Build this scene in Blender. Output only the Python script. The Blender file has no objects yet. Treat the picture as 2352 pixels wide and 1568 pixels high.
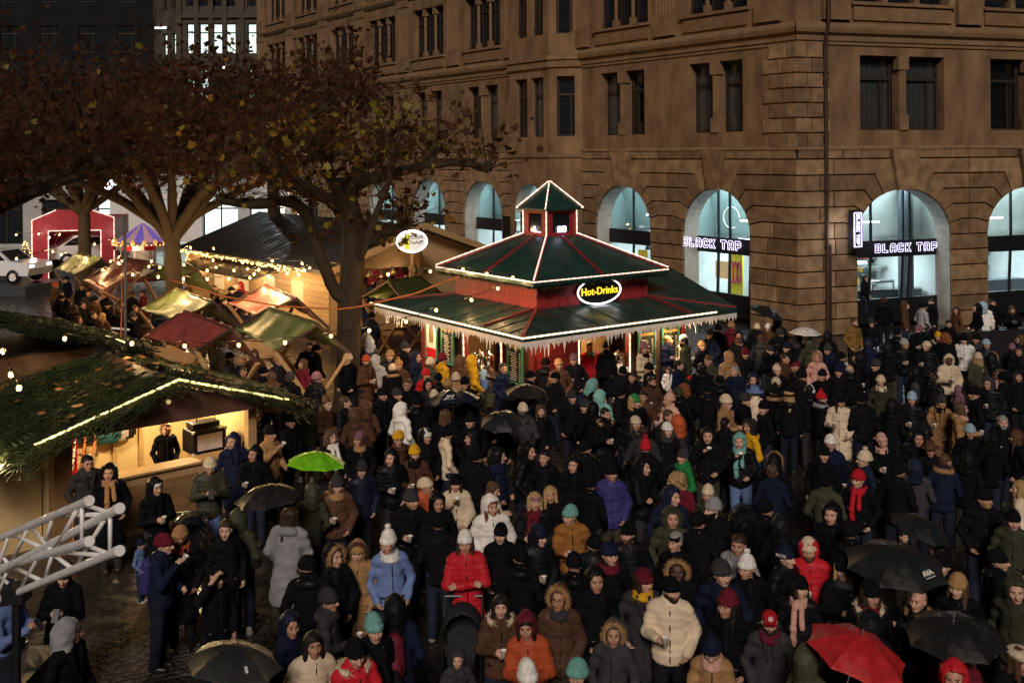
import bpy, bmesh, math, random
import numpy as np
from mathutils import Matrix, Vector

S = bpy.context.scene
COL = S.collection
rad = math.radians
rng = random.Random(11)

# ------------------------------------------------------------------ camera, sky, sun, exposure
FOC, CAMH, YH, CX, ROLL = 2400.0, 6.7, 352.0, 1176.0, 0.0075     # measured on the photograph at 2352 px width
cam_d = bpy.data.cameras.new("camera")
cam_d.sensor_width = 36.0
cam_d.lens = 36.0 * FOC / 2352.0
cam_d.shift_y = -432.0 / 2352.0
cam_d.clip_start = 0.1
cam_d.clip_end = 1500.0
cam = bpy.data.objects.new("camera", cam_d)
COL.objects.link(cam)
cam.location = (0, 0, CAMH)
cam.rotation_euler = (rad(90), ROLL, 0)
S.camera = cam

SUN_EL, SUN_AZ = 33.0, -4.0          # weak warm glow of the town's street lighting, from behind the viewer on the left
world = bpy.data.worlds.new("World")
S.world = world
world.use_nodes = True
wn = world.node_tree.nodes
sky = wn.new("ShaderNodeTexSky")
sky.sky_type = 'NISHITA'
sky.sun_disc = False
sky.sun_elevation = rad(SUN_EL)
sky.sun_rotation = rad(180 + SUN_AZ)
wbg = wn["Background"]
wbg.inputs[1].default_value = 0.0016
world.node_tree.links.new(sky.outputs[0], wbg.inputs[0])

sun_d = bpy.data.lights.new("sun", 'SUN')
sun_d.energy = 1.5
sun_d.angle = rad(14)
sun_d.color = (1.0, 0.85, 0.74)
sun = bpy.data.objects.new("sun", sun_d)
COL.objects.link(sun)
_az, _el = rad(SUN_AZ), rad(SUN_EL)
_to_sun = Vector((math.sin(_az) * math.cos(_el), -math.cos(_az) * math.cos(_el), math.sin(_el)))
sun.rotation_euler = _to_sun.to_track_quat('Z', 'Y').to_euler()

S.view_settings.view_transform = 'Standard'
S.view_settings.look = 'None'
S.view_settings.exposure = 0.5
S.view_settings.gamma = 1.0
S.view_settings.use_curve_mapping = False
S.render.engine = 'CYCLES'
S.cycles.use_denoising = True
S.cycles.max_bounces = 5
S.cycles.diffuse_bounces = 2
S.cycles.glossy_bounces = 3
S.cycles.transmission_bounces = 4
S.cycles.transparent_max_bounces = 8
S.cycles.caustics_reflective = False
S.cycles.caustics_refractive = False
S.cycles.sample_clamp_indirect = 3.0
S.cycles.use_light_tree = True


# ------------------------------------------------------------------ photograph pixel -> place
def _tr(x, y):
    return x - ROLL * (y - YH), y + ROLL * (x - CX)


def atz(x, y, z):
    x, y = _tr(x, y)
    Y = FOC * (CAMH - z) / (y - YH)
    return Vector(((x - CX) * Y / FOC, Y, z))


def aty(x, y, Y):
    x, y = _tr(x, y)
    return Vector(((x - CX) * Y / FOC, Y, CAMH - (y - YH) * Y / FOC))


TILE = {'BL': (0, 1040), 'BM': (800, 1040), 'BR': (1560, 1040), 'ML': (0, 440), 'MM': (800, 440), 'MR': (1560, 440), 'TM': (800, 0)}


def tl(t, x, y):
    ox, oy = TILE[t]
    return (ox + x / 2.351) / 1.0884, (oy + y / 2.351) / 1.0884


# ------------------------------------------------------------------ objects
WM = {}


def place(o, M=None, parent=None):
    """link o so that its world matrix is M (parent may be given)"""
    M = Matrix.Identity(4) if M is None else M
    if o.name not in COL.objects:
        COL.objects.link(o)
    if parent is not None:
        o.parent = parent
        o.matrix_basis = WM[parent].inverted() @ M
    else:
        o.matrix_basis = M
    WM[o] = M
    return o


def tag(o, label, cat, group=None):
    o["label"] = label
    o["category"] = cat
    if group:
        o["group"] = group
    return o


def thing(name, label, cat, M=None, group=None):
    o = bpy.data.objects.new(name, None)
    o.empty_display_size = 0.2
    if isinstance(M, Vector) or isinstance(M, tuple):
        M = Matrix.Translation(Vector(M))
    place(o, M)
    return tag(o, label, cat, group)


def obj(name, mesh, mat=None, parent=None, M=None, color=None, kind=None):
    o = bpy.data.objects.new(name, mesh)
    if mat is not None:
        mats = mat if isinstance(mat, (list, tuple)) else [mat]
        if len(mesh.materials) == 0:
            for m in mats:
                mesh.materials.append(m)
    if color is not None:
        o.color = (color[0], color[1], color[2], 1)
    if kind:
        o["kind"] = kind
    return place(o, M, parent)


def TRS(loc=(0, 0, 0), rz=0.0, sc=1.0, rx=0.0, ry=0.0):
    M = Matrix.Translation(Vector(loc)) @ Matrix.Rotation(rz, 4, 'Z') @ Matrix.Rotation(ry, 4, 'Y') @ Matrix.Rotation(rx, 4, 'X')
    if not isinstance(sc, (int, float)):
        return M @ Matrix.Diagonal((sc[0], sc[1], sc[2], 1))
    return M @ Matrix.Scale(sc, 4)


def frame(o, x, y, z):
    """matrix from an origin and three axis vectors"""
    x, y, z = Vector(x), Vector(y), Vector(z)
    return Matrix(((x.x, y.x, z.x, o[0]), (x.y, y.y, z.y, o[1]), (x.z, y.z, z.z, o[2]), (0, 0, 0, 1)))


class MB:
    """mesh collector: boxes, tubes, prisms, lathes -> one mesh"""

    def __init__(s):
        s.v, s.f, s.m = [], [], []
        s.cur = 0

    def quad(s, *p):
        n = len(s.v)
        s.v += [tuple(q) for q in p]
        s.f.append(tuple(range(n, n + len(p))))
        s.m.append(s.cur)
        return s

    def raw(s, v, f):
        n = len(s.v)
        s.v += [tuple(q) for q in v]
        s.f += [tuple(i + n for i in q) for q in f]
        s.m += [s.cur] * len(f)
        return s

    def box(s, c, d, M=None):
        x, y, z = d[0] / 2, d[1] / 2, d[2] / 2
        v = [Vector((c[0] + a * x, c[1] + b * y, c[2] + e * z)) for a in (-1, 1) for b in (-1, 1) for e in (-1, 1)]
        if M is not None:
            v = [M @ q for q in v]
        return s.raw(v, [(0, 1, 3, 2), (4, 6, 7, 5), (0, 4, 5, 1), (2, 3, 7, 6), (0, 2, 6, 4), (1, 5, 7, 3)])

    def bar(s, a, b, w, h, up=(0, 0, 1)):
        """rectangular bar from a to b"""
        a, b = Vector(a), Vector(b)
        d = (b - a).normalized()
        u = Vector(up)
        sx = d.cross(u)
        if sx.length < 1e-4:
            sx = d.cross(Vector((0, 1, 0)))
        sx.normalize()
        uz = sx.cross(d).normalized()
        v = []
        for p in (a, b):
            for i, j in ((-1, -1), (1, -1), (1, 1), (-1, 1)):
                v.append(p + sx * (i * w / 2) + uz * (j * h / 2))
        return s.raw(v, [(3, 2, 1, 0), (4, 5, 6, 7), (0, 1, 5, 4), (1, 2, 6, 5), (2, 3, 7, 6), (3, 0, 4, 7)])

    def tube(s, pts, r, n=6, cap=True, closed=False):
        pts = [Vector(p) for p in pts]
        k = len(pts)
        rs = r if isinstance(r, (list, tuple)) else [r] * k
        rings = []
        prev = None
        for i, p in enumerate(pts):
            if closed:
                d = pts[(i + 1) % k] - pts[i - 1]
            else:
                d = pts[min(i + 1, k - 1)] - pts[max(i - 1, 0)]
            if d.length < 1e-7:
                d = Vector((0, 0, 1))
            d.normalize()
            if prev is None:
                ref = Vector((0, 0, 1)) if abs(d.z) < 0.9 else Vector((1, 0, 0))
                a = d.cross(ref).normalized()
            else:
                a = (prev - d * prev.dot(d))
                a = a.normalized() if a.length > 1e-5 else d.orthogonal().normalized()
            prev = a
            b = d.cross(a)
            rings.append([p + (a * math.cos(t) + b * math.sin(t)) * rs[i] for t in [2 * math.pi * j / n for j in range(n)]])
        v = [q for rg in rings for q in rg]
        f = []
        for i in range(k if closed else k - 1):
            i2 = (i + 1) % k
            for j in range(n):
                j2 = (j + 1) % n
                f.append((i * n + j, i * n + j2, i2 * n + j2, i2 * n + j))
        if cap and not closed:
            f.append(tuple(reversed(range(n))))
            f.append(tuple(range((k - 1) * n, k * n)))
        return s.raw(v, f)

    def lathe(s, prof, n=16, M=None, a0=0.0, a1=2 * math.pi):
        full = abs(a1 - a0 - 2 * math.pi) < 1e-6
        m = n if full else n + 1
        v, f = [], []
        for r, z in prof:
            for j in range(m):
                t = a0 + (a1 - a0) * j / n
                q = Vector((r * math.cos(t), r * math.sin(t), z))
                v.append(M @ q if M is not None else q)
        for i in range(len(prof) - 1):
            for j in range(n):
                j2 = (j + 1) % m if full else j + 1
                f.append((i * m + j, i * m + j2, (i + 1) * m + j2, (i + 1) * m + j))
        return s.raw(v, f)

    def prism(s, poly, fn, o0, o1, inset=0.0):
        """polygon (2D) extruded from depth o0 to o1; fn maps (a, b, o) to 3D; the front is inset for a chamfered edge"""
        n = len(poly)
        cx = sum(p[0] for p in poly) / n
        cy = sum(p[1] for p in poly) / n
        back = [fn(a, b, o0) for a, b in poly]
        if inset > 0:
            ins = inset_poly(poly, inset)
            mid = [fn(a, b, o1 - inset) for a, b in poly]
            front = [fn(a, b, o1) for a, b in ins]
            v = back + mid + front
            f = [tuple(range(2 * n, 3 * n))]
            for l in (0, 1):
                for i in range(n):
                    j = (i + 1) % n
                    f.append((l * n + i, l * n + j, (l + 1) * n + j, (l + 1) * n + i))
        else:
            front = [fn(a, b, o1) for a, b in poly]
            v = back + front
            f = [tuple(range(n, 2 * n)), tuple(reversed(range(n)))]
            for i in range(n):
                j = (i + 1) % n
                f.append((i, j, n + j, n + i))
        return s.raw(v, f)

    def mesh(s, name, smooth=False):
        me = bpy.data.meshes.new(name)
        me.from_pydata([tuple(q) for q in s.v], [], s.f)
        if any(s.m):
            me.polygons.foreach_set('material_index', s.m)
        if smooth:
            me.polygons.foreach_set('use_smooth', [True] * len(me.polygons))
        me.update()
        if smooth:
            bm = bmesh.new()
            bm.from_mesh(me)
            bmesh.ops.remove_doubles(bm, verts=bm.verts, dist=1e-5)
            bm.to_mesh(me)
            bm.free()
        return me

    def build(s, name, mat, parent=None, M=None, smooth=False, kind=None, color=None, fixn=True):
        me = s.mesh(name, smooth)
        if fixn:
            bm = bmesh.new()
            bm.from_mesh(me)
            bmesh.ops.recalc_face_normals(bm, faces=bm.faces)
            bm.to_mesh(me)
            bm.free()
        return obj(name, me, mat, parent, M, color, kind)


def inset_poly(poly, d):
    n = len(poly)
    area = sum(poly[i][0] * poly[(i + 1) % n][1] - poly[(i + 1) % n][0] * poly[i][1] for i in range(n))
    sg = 1 if area > 0 else -1
    out = []
    for i in range(n):
        p0, p1, p2 = Vector(poly[i - 1]), Vector(poly[i]), Vector(poly[(i + 1) % n])
        e1, e2 = (p1 - p0), (p2 - p1)
        if e1.length < 1e-6 or e2.length < 1e-6:
            out.append(tuple(p1))
            continue
        e1.normalize()
        e2.normalize()
        n1 = Vector((-e1.y, e1.x)) * sg
        n2 = Vector((-e2.y, e2.x)) * sg
        b = n1 + n2
        if b.length < 1e-4:
            b = n1
        b.normalize()
        k = d / max(0.35, b.dot(n1))
        out.append((p1.x + b.x * k, p1.y + b.y * k))
    return out


def join_world(fn):
    return fn


def text_mesh(body, size=1.0, extrude=0.01, bevel=0.0, name='lettering', outline=False, shear=0.0, spacing=1.0):
    cu = bpy.data.curves.new(name, 'FONT')
    cu.body = body
    cu.size = size
    cu.align_x = 'CENTER'
    cu.align_y = 'CENTER'
    cu.extrude = extrude
    cu.bevel_depth = bevel
    cu.resolution_u = 3
    cu.shear = shear
    cu.space_character = spacing
    if outline:
        cu.fill_mode = 'NONE'
    t = bpy.data.objects.new(name, cu)
    COL.objects.link(t)
    dg = bpy.context.evaluated_depsgraph_get()
    me = bpy.data.meshes.new_from_object(t.evaluated_get(dg))
    bpy.data.objects.remove(t)
    me.name = name
    me.materials.clear()
    return me


# ------------------------------------------------------------------ materials (all procedural)
MATS = {}


def mat(name, col=(0.5, 0.5, 0.5), rough=0.6, metal=0.0, nscale=6.0, namt=0.25, bump=0.0, bscale=40.0, emit=None, estr=0.0, objcol=False,
        rnd=0.0, spec=None, rough_var=0.0, coat=0.0, sample=True, stretch=None, sheen=0.0, col2=None, trans=0.0):
    m = bpy.data.materials.new(name)
    m.use_nodes = True
    nt = m.node_tree
    N, L = nt.nodes, nt.links
    b = N["Principled BSDF"]
    b.inputs["Metallic"].default_value = metal
    b.inputs["Roughness"].default_value = rough
    b.inputs["Specular IOR Level"].default_value = spec if spec is not None else (0.5 if rough < 0.5 else 0.3 if rough < 0.6 else 0.1)
    if coat:
        b.inputs["Coat Weight"].default_value = coat
        b.inputs["Coat Roughness"].default_value = 0.15
    if sheen:
        b.inputs["Sheen Weight"].default_value = sheen
    tc = N.new("ShaderNodeTexCoord")
    src = tc.outputs["Object"]
    if stretch:
        mp = N.new("ShaderNodeMapping")
        mp.inputs["Scale"].default_value = stretch
        L.new(src, mp.inputs[0])
        src = mp.outputs[0]
    nz = N.new("ShaderNodeTexNoise")
    nz.inputs["Scale"].default_value = nscale
    nz.inputs["Detail"].default_value = 5
    L.new(src, nz.inputs["Vector"])
    if objcol:
        oi = N.new("ShaderNodeObjectInfo")
        base = oi.outputs["Color"]
    else:
        rgb = N.new("ShaderNodeRGB")
        rgb.outputs[0].default_value = (*col, 1)
        base = rgb.outputs[0]
    if col2 is not None:
        mx = N.new("ShaderNodeMix")
        mx.data_type = 'RGBA'
        cr = N.new("ShaderNodeMapRange")
        cr.inputs[1].default_value = 0.42
        cr.inputs[2].default_value = 0.6
        L.new(nz.outputs[0], cr.inputs[0])
        L.new(cr.outputs[0], mx.inputs[0])
        L.new(base, mx.inputs[6])
        mx.inputs[7].default_value = (*col2, 1)
        base = mx.outputs[2]
    mr = N.new("ShaderNodeMapRange")
    mr.inputs[1].default_value = 0.25
    mr.inputs[2].default_value = 0.75
    mr.inputs[3].default_value = 1 - namt
    mr.inputs[4].default_value = 1 + namt
    L.new(nz.outputs[0], mr.inputs[0])
    fac = mr.outputs[0]
    if rnd:
        oi2 = N.new("ShaderNodeObjectInfo")
        m2 = N.new("ShaderNodeMapRange")
        m2.inputs[3].default_value = 1 - rnd
        m2.inputs[4].default_value = 1 + rnd
        L.new(oi2.outputs["Random"], m2.inputs[0])
        mu = N.new("ShaderNodeMath")
        mu.operation = 'MULTIPLY'
        L.new(fac, mu.inputs[0])
        L.new(m2.outputs[0], mu.inputs[1])
        fac = mu.outputs[0]
    hs = N.new("ShaderNodeVectorMath")
    hs.operation = 'SCALE'
    L.new(base, hs.inputs[0])
    L.new(fac, hs.inputs["Scale"])
    L.new(hs.outputs[0], b.inputs["Base Color"])
    if rough_var:
        n2 = N.new("ShaderNodeTexNoise")
        n2.inputs["Scale"].default_value = nscale * 0.7
        n2.inputs["Detail"].default_value = 4
        L.new(src, n2.inputs["Vector"])
        r2 = N.new("ShaderNodeMapRange")
        r2.inputs[1].default_value = 0.35
        r2.inputs[2].default_value = 0.65
        r2.inputs[3].default_value = max(0.02, rough - rough_var)
        r2.inputs[4].default_value = min(1, rough + rough_var)
        L.new(n2.outputs[0], r2.inputs[0])
        L.new(r2.outputs[0], b.inputs["Roughness"])
    if bump:
        n3 = N.new("ShaderNodeTexNoise")
        n3.inputs["Scale"].default_value = bscale
        n3.inputs["Detail"].default_value = 6
        L.new(src, n3.inputs["Vector"])
        bp = N.new("ShaderNodeBump")
        bp.inputs["Strength"].default_value = bump
        bp.inputs["Distance"].default_value = 0.02
        L.new(n3.outputs[0], bp.inputs["Height"])
        L.new(bp.outputs[0], b.inputs["Normal"])
    if trans:
        # thin translucent sheet (leaf, cloth): part of the light passes through
        tr_ = N.new("ShaderNodeBsdfTranslucent")
        L.new(hs.outputs[0], tr_.inputs[0])
        ms = N.new("ShaderNodeMixShader")
        ms.inputs[0].default_value = trans
        L.new(b.outputs[0], ms.inputs[1])
        L.new(tr_.outputs[0], ms.inputs[2])
        L.new(ms.outputs[0], N["Material Output"].inputs[0])
    if emit is not None:
        b.inputs["Emission Color"].default_value = (*emit, 1)
        b.inputs["Emission Strength"].default_value = estr
        if not sample:
            m.cycles.emission_sampling = 'NONE'
    MATS[name] = m
    return m


def glass_mat(name, tint=(0.9, 0.95, 1.0), refl=0.12, rough=0.02):
    m = bpy.data.materials.new(name)
    m.use_nodes = True
    nt = m.node_tree
    N, L = nt.nodes, nt.links
    N.remove(N["Principled BSDF"])
    t = N.new("ShaderNodeBsdfTransparent")
    t.inputs[0].default_value = (*tint, 1)
    g = N.new("ShaderNodeBsdfGlossy")
    g.inputs["Roughness"].default_value = rough
    lw = N.new("ShaderNodeLayerWeight")
    lw.inputs[0].default_value = 0.2
    mr = N.new("ShaderNodeMapRange")
    mr.inputs[3].default_value = refl * 0.4
    mr.inputs[4].default_value = min(1, refl * 4)
    L.new(lw.outputs["Facing"], mr.inputs[0])
    mx = N.new("ShaderNodeMixShader")
    L.new(mr.outputs[0], mx.inputs[0])
    L.new(t.outputs[0], mx.inputs[1])
    L.new(g.outputs[0], mx.inputs[2])
    L.new(mx.outputs[0], N["Material Output"].inputs[0])
    MATS[name] = m
    return m


STONE = mat("sandstone_block", (0.215, 0.138, 0.076), 0.8, nscale=2.6, namt=0.4, bump=0.5, bscale=26, rnd=0.30)
WALLM = mat("sandstone_wall", (0.190, 0.120, 0.066), 0.8, nscale=1.5, namt=0.45, stretch=(1, 1, 0.4), bump=0.3, bscale=22)
JOINT = mat("dark_joint", (0.025, 0.018, 0.012), 0.9)
TRIM = mat("sandstone_trim", (0.195, 0.124, 0.068), 0.75, nscale=2.0, namt=0.25, bump=0.25, bscale=25, rnd=0.08)
REVEAL = mat("pale_reveal_stone", (0.34, 0.31, 0.27), 0.75, nscale=3, namt=0.2, bump=0.2)
WFRAME = mat("dark_window_frame", (0.035, 0.025, 0.02), 0.5)
DGLASS = mat("dark_window_glass", (0.012, 0.014, 0.018), 0.06, spec=0.6, nscale=1.5, namt=0.3)
CURT = mat("grey_curtain", (0.16, 0.15, 0.135), 0.9, nscale=3)
BLACKM = mat("black_metal", (0.012, 0.013, 0.016), 0.4, metal=0.3)
CLEAR = glass_mat("shop_glass")
SHOPWALL = mat("pale_shop_wall", (0.55, 0.60, 0.58), 0.6, nscale=1.2, namt=0.2)
SHOPUP = mat("teal_shop_panel", (0.24, 0.33, 0.32), 0.45, nscale=1.0, namt=0.2)
SHOPUPG = mat("grey_green_shop_panel", (0.34, 0.37, 0.34), 0.4, nscale=1.0, namt=0.25)
SHOPDARK = mat("dark_shop_panel", (0.05, 0.06, 0.07), 0.35, nscale=2)
NEON = mat("white_neon", (0.9, 0.9, 1.0), 0.5, emit=(0.70, 0.62, 1.0), estr=2.6)
NEONSOFT = mat("white_led", (0.9, 0.9, 1.0), 0.5, emit=(0.95, 0.97, 1.0), estr=2.2)
PANELLIGHT = mat("ceiling_light_panel", (0.9, 0.9, 0.9), 0.5, emit=(0.88, 1.0, 0.97), estr=9.0)
LITGLASS = mat("lit_window", (0.7, 0.75, 0.72), 0.4, emit=(0.74, 1.0, 0.93), estr=0.85, nscale=1.1, namt=0.2)
LITWARM = mat("warm_lit_window", (0.3, 0.2, 0.1), 0.4, emit=(1.0, 0.66, 0.28), estr=0.4)
BULB = mat("warm_bulb", (1, 0.8, 0.5), 0.4, emit=(1.0, 0.50, 0.14), estr=4.0, sample=False)
ROPE = mat("warm_white_rope_light", (1, 0.9, 0.8), 0.4, emit=(1.0, 0.66, 0.44), estr=1.7)
ROPEPINK = mat("pink_white_rope_light", (1, 0.9, 0.9), 0.4, emit=(1.0, 0.58, 0.44), estr=1.15)
ROPEYEL = mat("yellow_rope_light", (1, 0.9, 0.5), 0.4, emit=(1.0, 0.78, 0.26), estr=2.6)
WOODL = mat("pale_spruce_wood", (0.42, 0.27, 0.13), 0.6, nscale=3, namt=0.25, stretch=(1, 1, 9), bump=0.1, rnd=0.1)
WOODM = mat("brown_timber", (0.22, 0.125, 0.06), 0.6, nscale=4, namt=0.3, bump=0.15, rnd=0.12)
WOODD = mat("dark_stained_wood", (0.075, 0.042, 0.03), 0.55, nscale=4, namt=0.3, bump=0.15, rnd=0.12)
REDWOOD = mat("red_painted_board", (0.30, 0.030, 0.032), 0.5, nscale=5, namt=0.25, bump=0.1, rnd=0.16)
GREENROOF = mat("dark_green_roof", (0.010, 0.040, 0.033), 0.38, nscale=2.5, namt=0.4, rough_var=0.16, bump=0.12, bscale=14)
DARKROOF = mat("dark_wet_roof_felt", (0.030, 0.028, 0.028), 0.36, nscale=2.2, namt=0.35, rough_var=0.12, bump=0.15, bscale=16)
REDTRIM = mat("red_trim", (0.17, 0.02, 0.02), 0.45)
WHITEP = mat("white_paint", (0.75, 0.73, 0.70), 0.5, namt=0.1)
FRINGE = mat("white_icicle_board", (0.72, 0.66, 0.60), 0.6, namt=0.12)
ALU = mat("brushed_aluminium", (0.80, 0.79, 0.77), 0.3, metal=0.0, namt=0.12, rough_var=0.1)
STEEL = mat("polished_steel", (0.6, 0.6, 0.6), 0.18, metal=1.0, namt=0.1)
CHALK = mat("blackboard", (0.02, 0.024, 0.022), 0.6)
CHALKW = mat("chalk_lettering", (0.6, 0.58, 0.5), 0.7)
YELLET = mat("yellow_lettering", (0.9, 0.6, 0.05), 0.5, emit=(1.0, 0.62, 0.03), estr=1.1)
GREENP = mat("green_painted_frame", (0.05, 0.20, 0.12), 0.5)
OVALBG = mat("black_sign_panel", (0.012, 0.014, 0.012), 0.35)
REDCLOTH = mat("red_cloth", (0.50, 0.018, 0.022), 0.7, nscale=8, namt=0.2)
BARK = mat("plane_tree_bark", (0.046, 0.030, 0.019), 0.9, nscale=5, namt=0.45, bump=0.8, bscale=18, col2=(0.032, 0.026, 0.016), spec=0.2)
TWIG = mat("brown_twig", (0.045, 0.027, 0.017), 0.8)
LEAFB = mat("brown_plane_leaf", (0.075, 0.030, 0.013), 0.6, nscale=0.9, namt=0.6, col2=(0.045, 0.022, 0.012), trans=0.25)
LEAFY = mat("yellow_green_plane_leaf", (0.20, 0.19, 0.015), 0.5, nscale=1.2, namt=0.4, col2=(0.20, 0.09, 0.015), trans=0.3)
FIRM = mat("fir_needles", (0.020, 0.030, 0.011), 0.55, nscale=3, namt=0.55, rnd=0.4, trans=0.1)
ORANGECABLE = mat("orange_cable", (0.45, 0.14, 0.04), 0.5)
BLACKCABLE = mat("black_cable", (0.012, 0.012, 0.012), 0.5)
SHEETR = mat("red_wet_canvas", (0.26, 0.055, 0.045), 0.36, nscale=3, namt=0.25, rough_var=0.1, bump=0.08, bscale=7)
SHEETG = mat("green_wet_canvas", (0.13, 0.17, 0.05), 0.36, nscale=3, namt=0.25, rough_var=0.1, bump=0.08, bscale=7)
# object-coloured materials (people, umbrellas, cups ...)
CLOTH = mat("woven_cloth", rough=0.8, objcol=True, nscale=9, namt=0.25, bump=0.35, bscale=22, spec=0.04)
NYLON = mat("quilted_nylon", rough=0.5, objcol=True, nscale=7, namt=0.2, bump=0.3, bscale=24, rough_var=0.12, spec=0.13)
KNIT = mat("knitted_wool", rough=0.9, objcol=True, nscale=22, namt=0.28, bump=0.5, bscale=70, spec=0.05)
FUR = mat("fur", rough=0.85, objcol=True, nscale=40, namt=0.5, bump=0.6, bscale=70, spec=0.2)
HAIR = mat("hair", rough=0.5, objcol=True, nscale=26, namt=0.4, stretch=(3, 3, 0.5), bump=0.4, bscale=50)
SKIN = mat("skin", rough=0.5, objcol=True, nscale=14, namt=0.1, spec=0.35)
LIPS = mat("lips", (0.30, 0.09, 0.075), 0.5)
EYEM = mat("dark_eye", (0.02, 0.014, 0.012), 0.25)
PLASTIC = mat("coloured_plastic", rough=0.35, objcol=True, nscale=6, namt=0.15)
UMBM = mat("wet_umbrella_cloth", rough=0.33, objcol=True, nscale=12, namt=0.25, rough_var=0.14, bump=0.25, bscale=60)


def light(name, kind, loc, energy, color, parent=None, radius=0.05, size=None, rot=None, sizey=None, spread=None):
    d = bpy.data.lights.new(name, kind)
    d.energy = energy
    d.color = color
    if kind == 'AREA':
        d.shape = 'RECTANGLE'
        d.size = size
        d.size_y = sizey or size
        if spread:
            d.spread = spread
    else:
        d.shadow_soft_size = radius
    o = bpy.data.objects.new(name, d)
    M = Matrix.Translation(Vector(loc))
    if rot is not None:
        M = M @ rot
    return place(o, M, parent)
# ================================================================== ground
def ground_material():
    m = bpy.data.materials.new("wet_cobbled_ground")
    m.use_nodes = True
    N, L = m.node_tree.nodes, m.node_tree.links
    b = N["Principled BSDF"]
    tc = N.new("ShaderNodeTexCoord")
    br = N.new("ShaderNodeTexBrick")
    br.inputs["Scale"].default_value = 1.0
    br.inputs["Brick Width"].default_value = 0.2
    br.inputs["Row Height"].default_value = 0.11
    br.inputs["Mortar Size"].default_value = 0.012
    br.inputs["Mortar Smooth"].default_value = 0.3
    br.inputs["Color1"].default_value = (0.040, 0.034, 0.029, 1)
    br.inputs["Color2"].default_value = (0.028, 0.025, 0.022, 1)
    br.inputs["Mortar"].default_value = (0.010, 0.009, 0.008, 1)
    mp = N.new("ShaderNodeMapping")
    mp.inputs["Rotation"].default_value = (0, 0, rad(24))
    L.new(tc.outputs["Object"], mp.inputs[0])
    L.new(mp.outputs[0], br.inputs["Vector"])
    nz = N.new("ShaderNodeTexNoise")
    nz.inputs["Scale"].default_value = 4.0
    nz.inputs["Detail"].default_value = 6
    L.new(tc.outputs["Object"], nz.inputs["Vector"])
    mr = N.new("ShaderNodeMapRange")
    mr.inputs[1].default_value = 0.35
    mr.inputs[2].default_value = 0.65
    mr.inputs[3].default_value = 0.10
    mr.inputs[4].default_value = 0.42
    L.new(nz.outputs[0], mr.inputs[0])
    L.new(mr.outputs[0], b.inputs["Roughness"])
    L.new(br.outputs["Color"], b.inputs["Base Color"])
    bp = N.new("ShaderNodeBump")
    bp.inputs["Strength"].default_value = 0.8
    bp.inputs["Distance"].default_value = 0.01
    bp.invert = True
    L.new(br.outputs["Fac"], bp.inputs["Height"])
    b2 = N.new("ShaderNodeBump")
    b2.inputs["Strength"].default_value = 0.5
    b2.inputs["Distance"].default_value = 0.01
    n3 = N.new("ShaderNodeTexNoise")
    n3.inputs["Scale"].default_value = 9
    L.new(tc.outputs["Object"], n3.inputs["Vector"])
    L.new(n3.outputs[0], b2.inputs["Height"])
    L.new(bp.outputs[0], b2.inputs["Normal"])
    L.new(b2.outputs[0], b.inputs["Normal"])
    return m


GROUNDM = ground_material()
g = MB()
g.quad((-260, -60, 0), (260, -60, 0), (260, 420, 0), (-260, 420, 0))
ground = g.build("ground", GROUNDM, kind="structure")
# single setts where the wet paving shows between the people at the lower left
SETT = mat("wet_granite_sett", (0.042, 0.036, 0.031), 0.24, nscale=8, namt=0.35, rnd=0.35, rough_var=0.14, bump=0.4, bscale=25)
sm = MB()
a, b2_, hgt = 0.095, 0.05, 0.016
sm.raw([(-a, -b2_, 0), (a, -b2_, 0), (a, b2_, 0), (-a, b2_, 0), (-a * .9, -b2_ * .85, hgt), (a * .9, -b2_ * .85, hgt), (a * .9, b2_ * .85, hgt), (-a * .9, b2_ * .85, hgt)],
       [(4, 5, 6, 7), (0, 1, 5, 4), (1, 2, 6, 5), (2, 3, 7, 6), (3, 0, 4, 7)])
sett_me = sm.mesh("sett")
c0 = atz(300, 1500, 0)
n_set = 0
for i in range(-9, 10):
    for j in range(-8, 8):
        if n_set >= 290:
            break
        lx, ly = i * 0.2 + (j % 2) * 0.1, j * 0.11
        p = Matrix.Rotation(rad(24), 3, 'Z') @ Vector((lx, ly, 0))
        obj("sett", sett_me, SETT, ground, TRS((c0.x + p.x, c0.y + p.y, 0.002), rad(24) + rng.uniform(-.03, .03), (rng.uniform(.93, 1), rng.uniform(.93, 1), rng.uniform(.7, 1.2))))
        n_set += 1


# ================================================================== facades
class Fac:
    def __init__(s, O, d, n, left):
        s.O, s.d, s.n = Vector(O), Vector(d).normalized(), Vector(n).normalized()
        s.right = -s.d if left else s.d

    def w(s, a, z, o=0.0):
        p = s.O + s.d * a + s.n * o
        return Vector((p.x, p.y, z))

    def M(s, a, z, o=0.0):
        return frame(s.w(a, z, o), (s.right.x, s.right.y, 0), (-s.n.x, -s.n.y, 0), (0, 0, 1))


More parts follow.
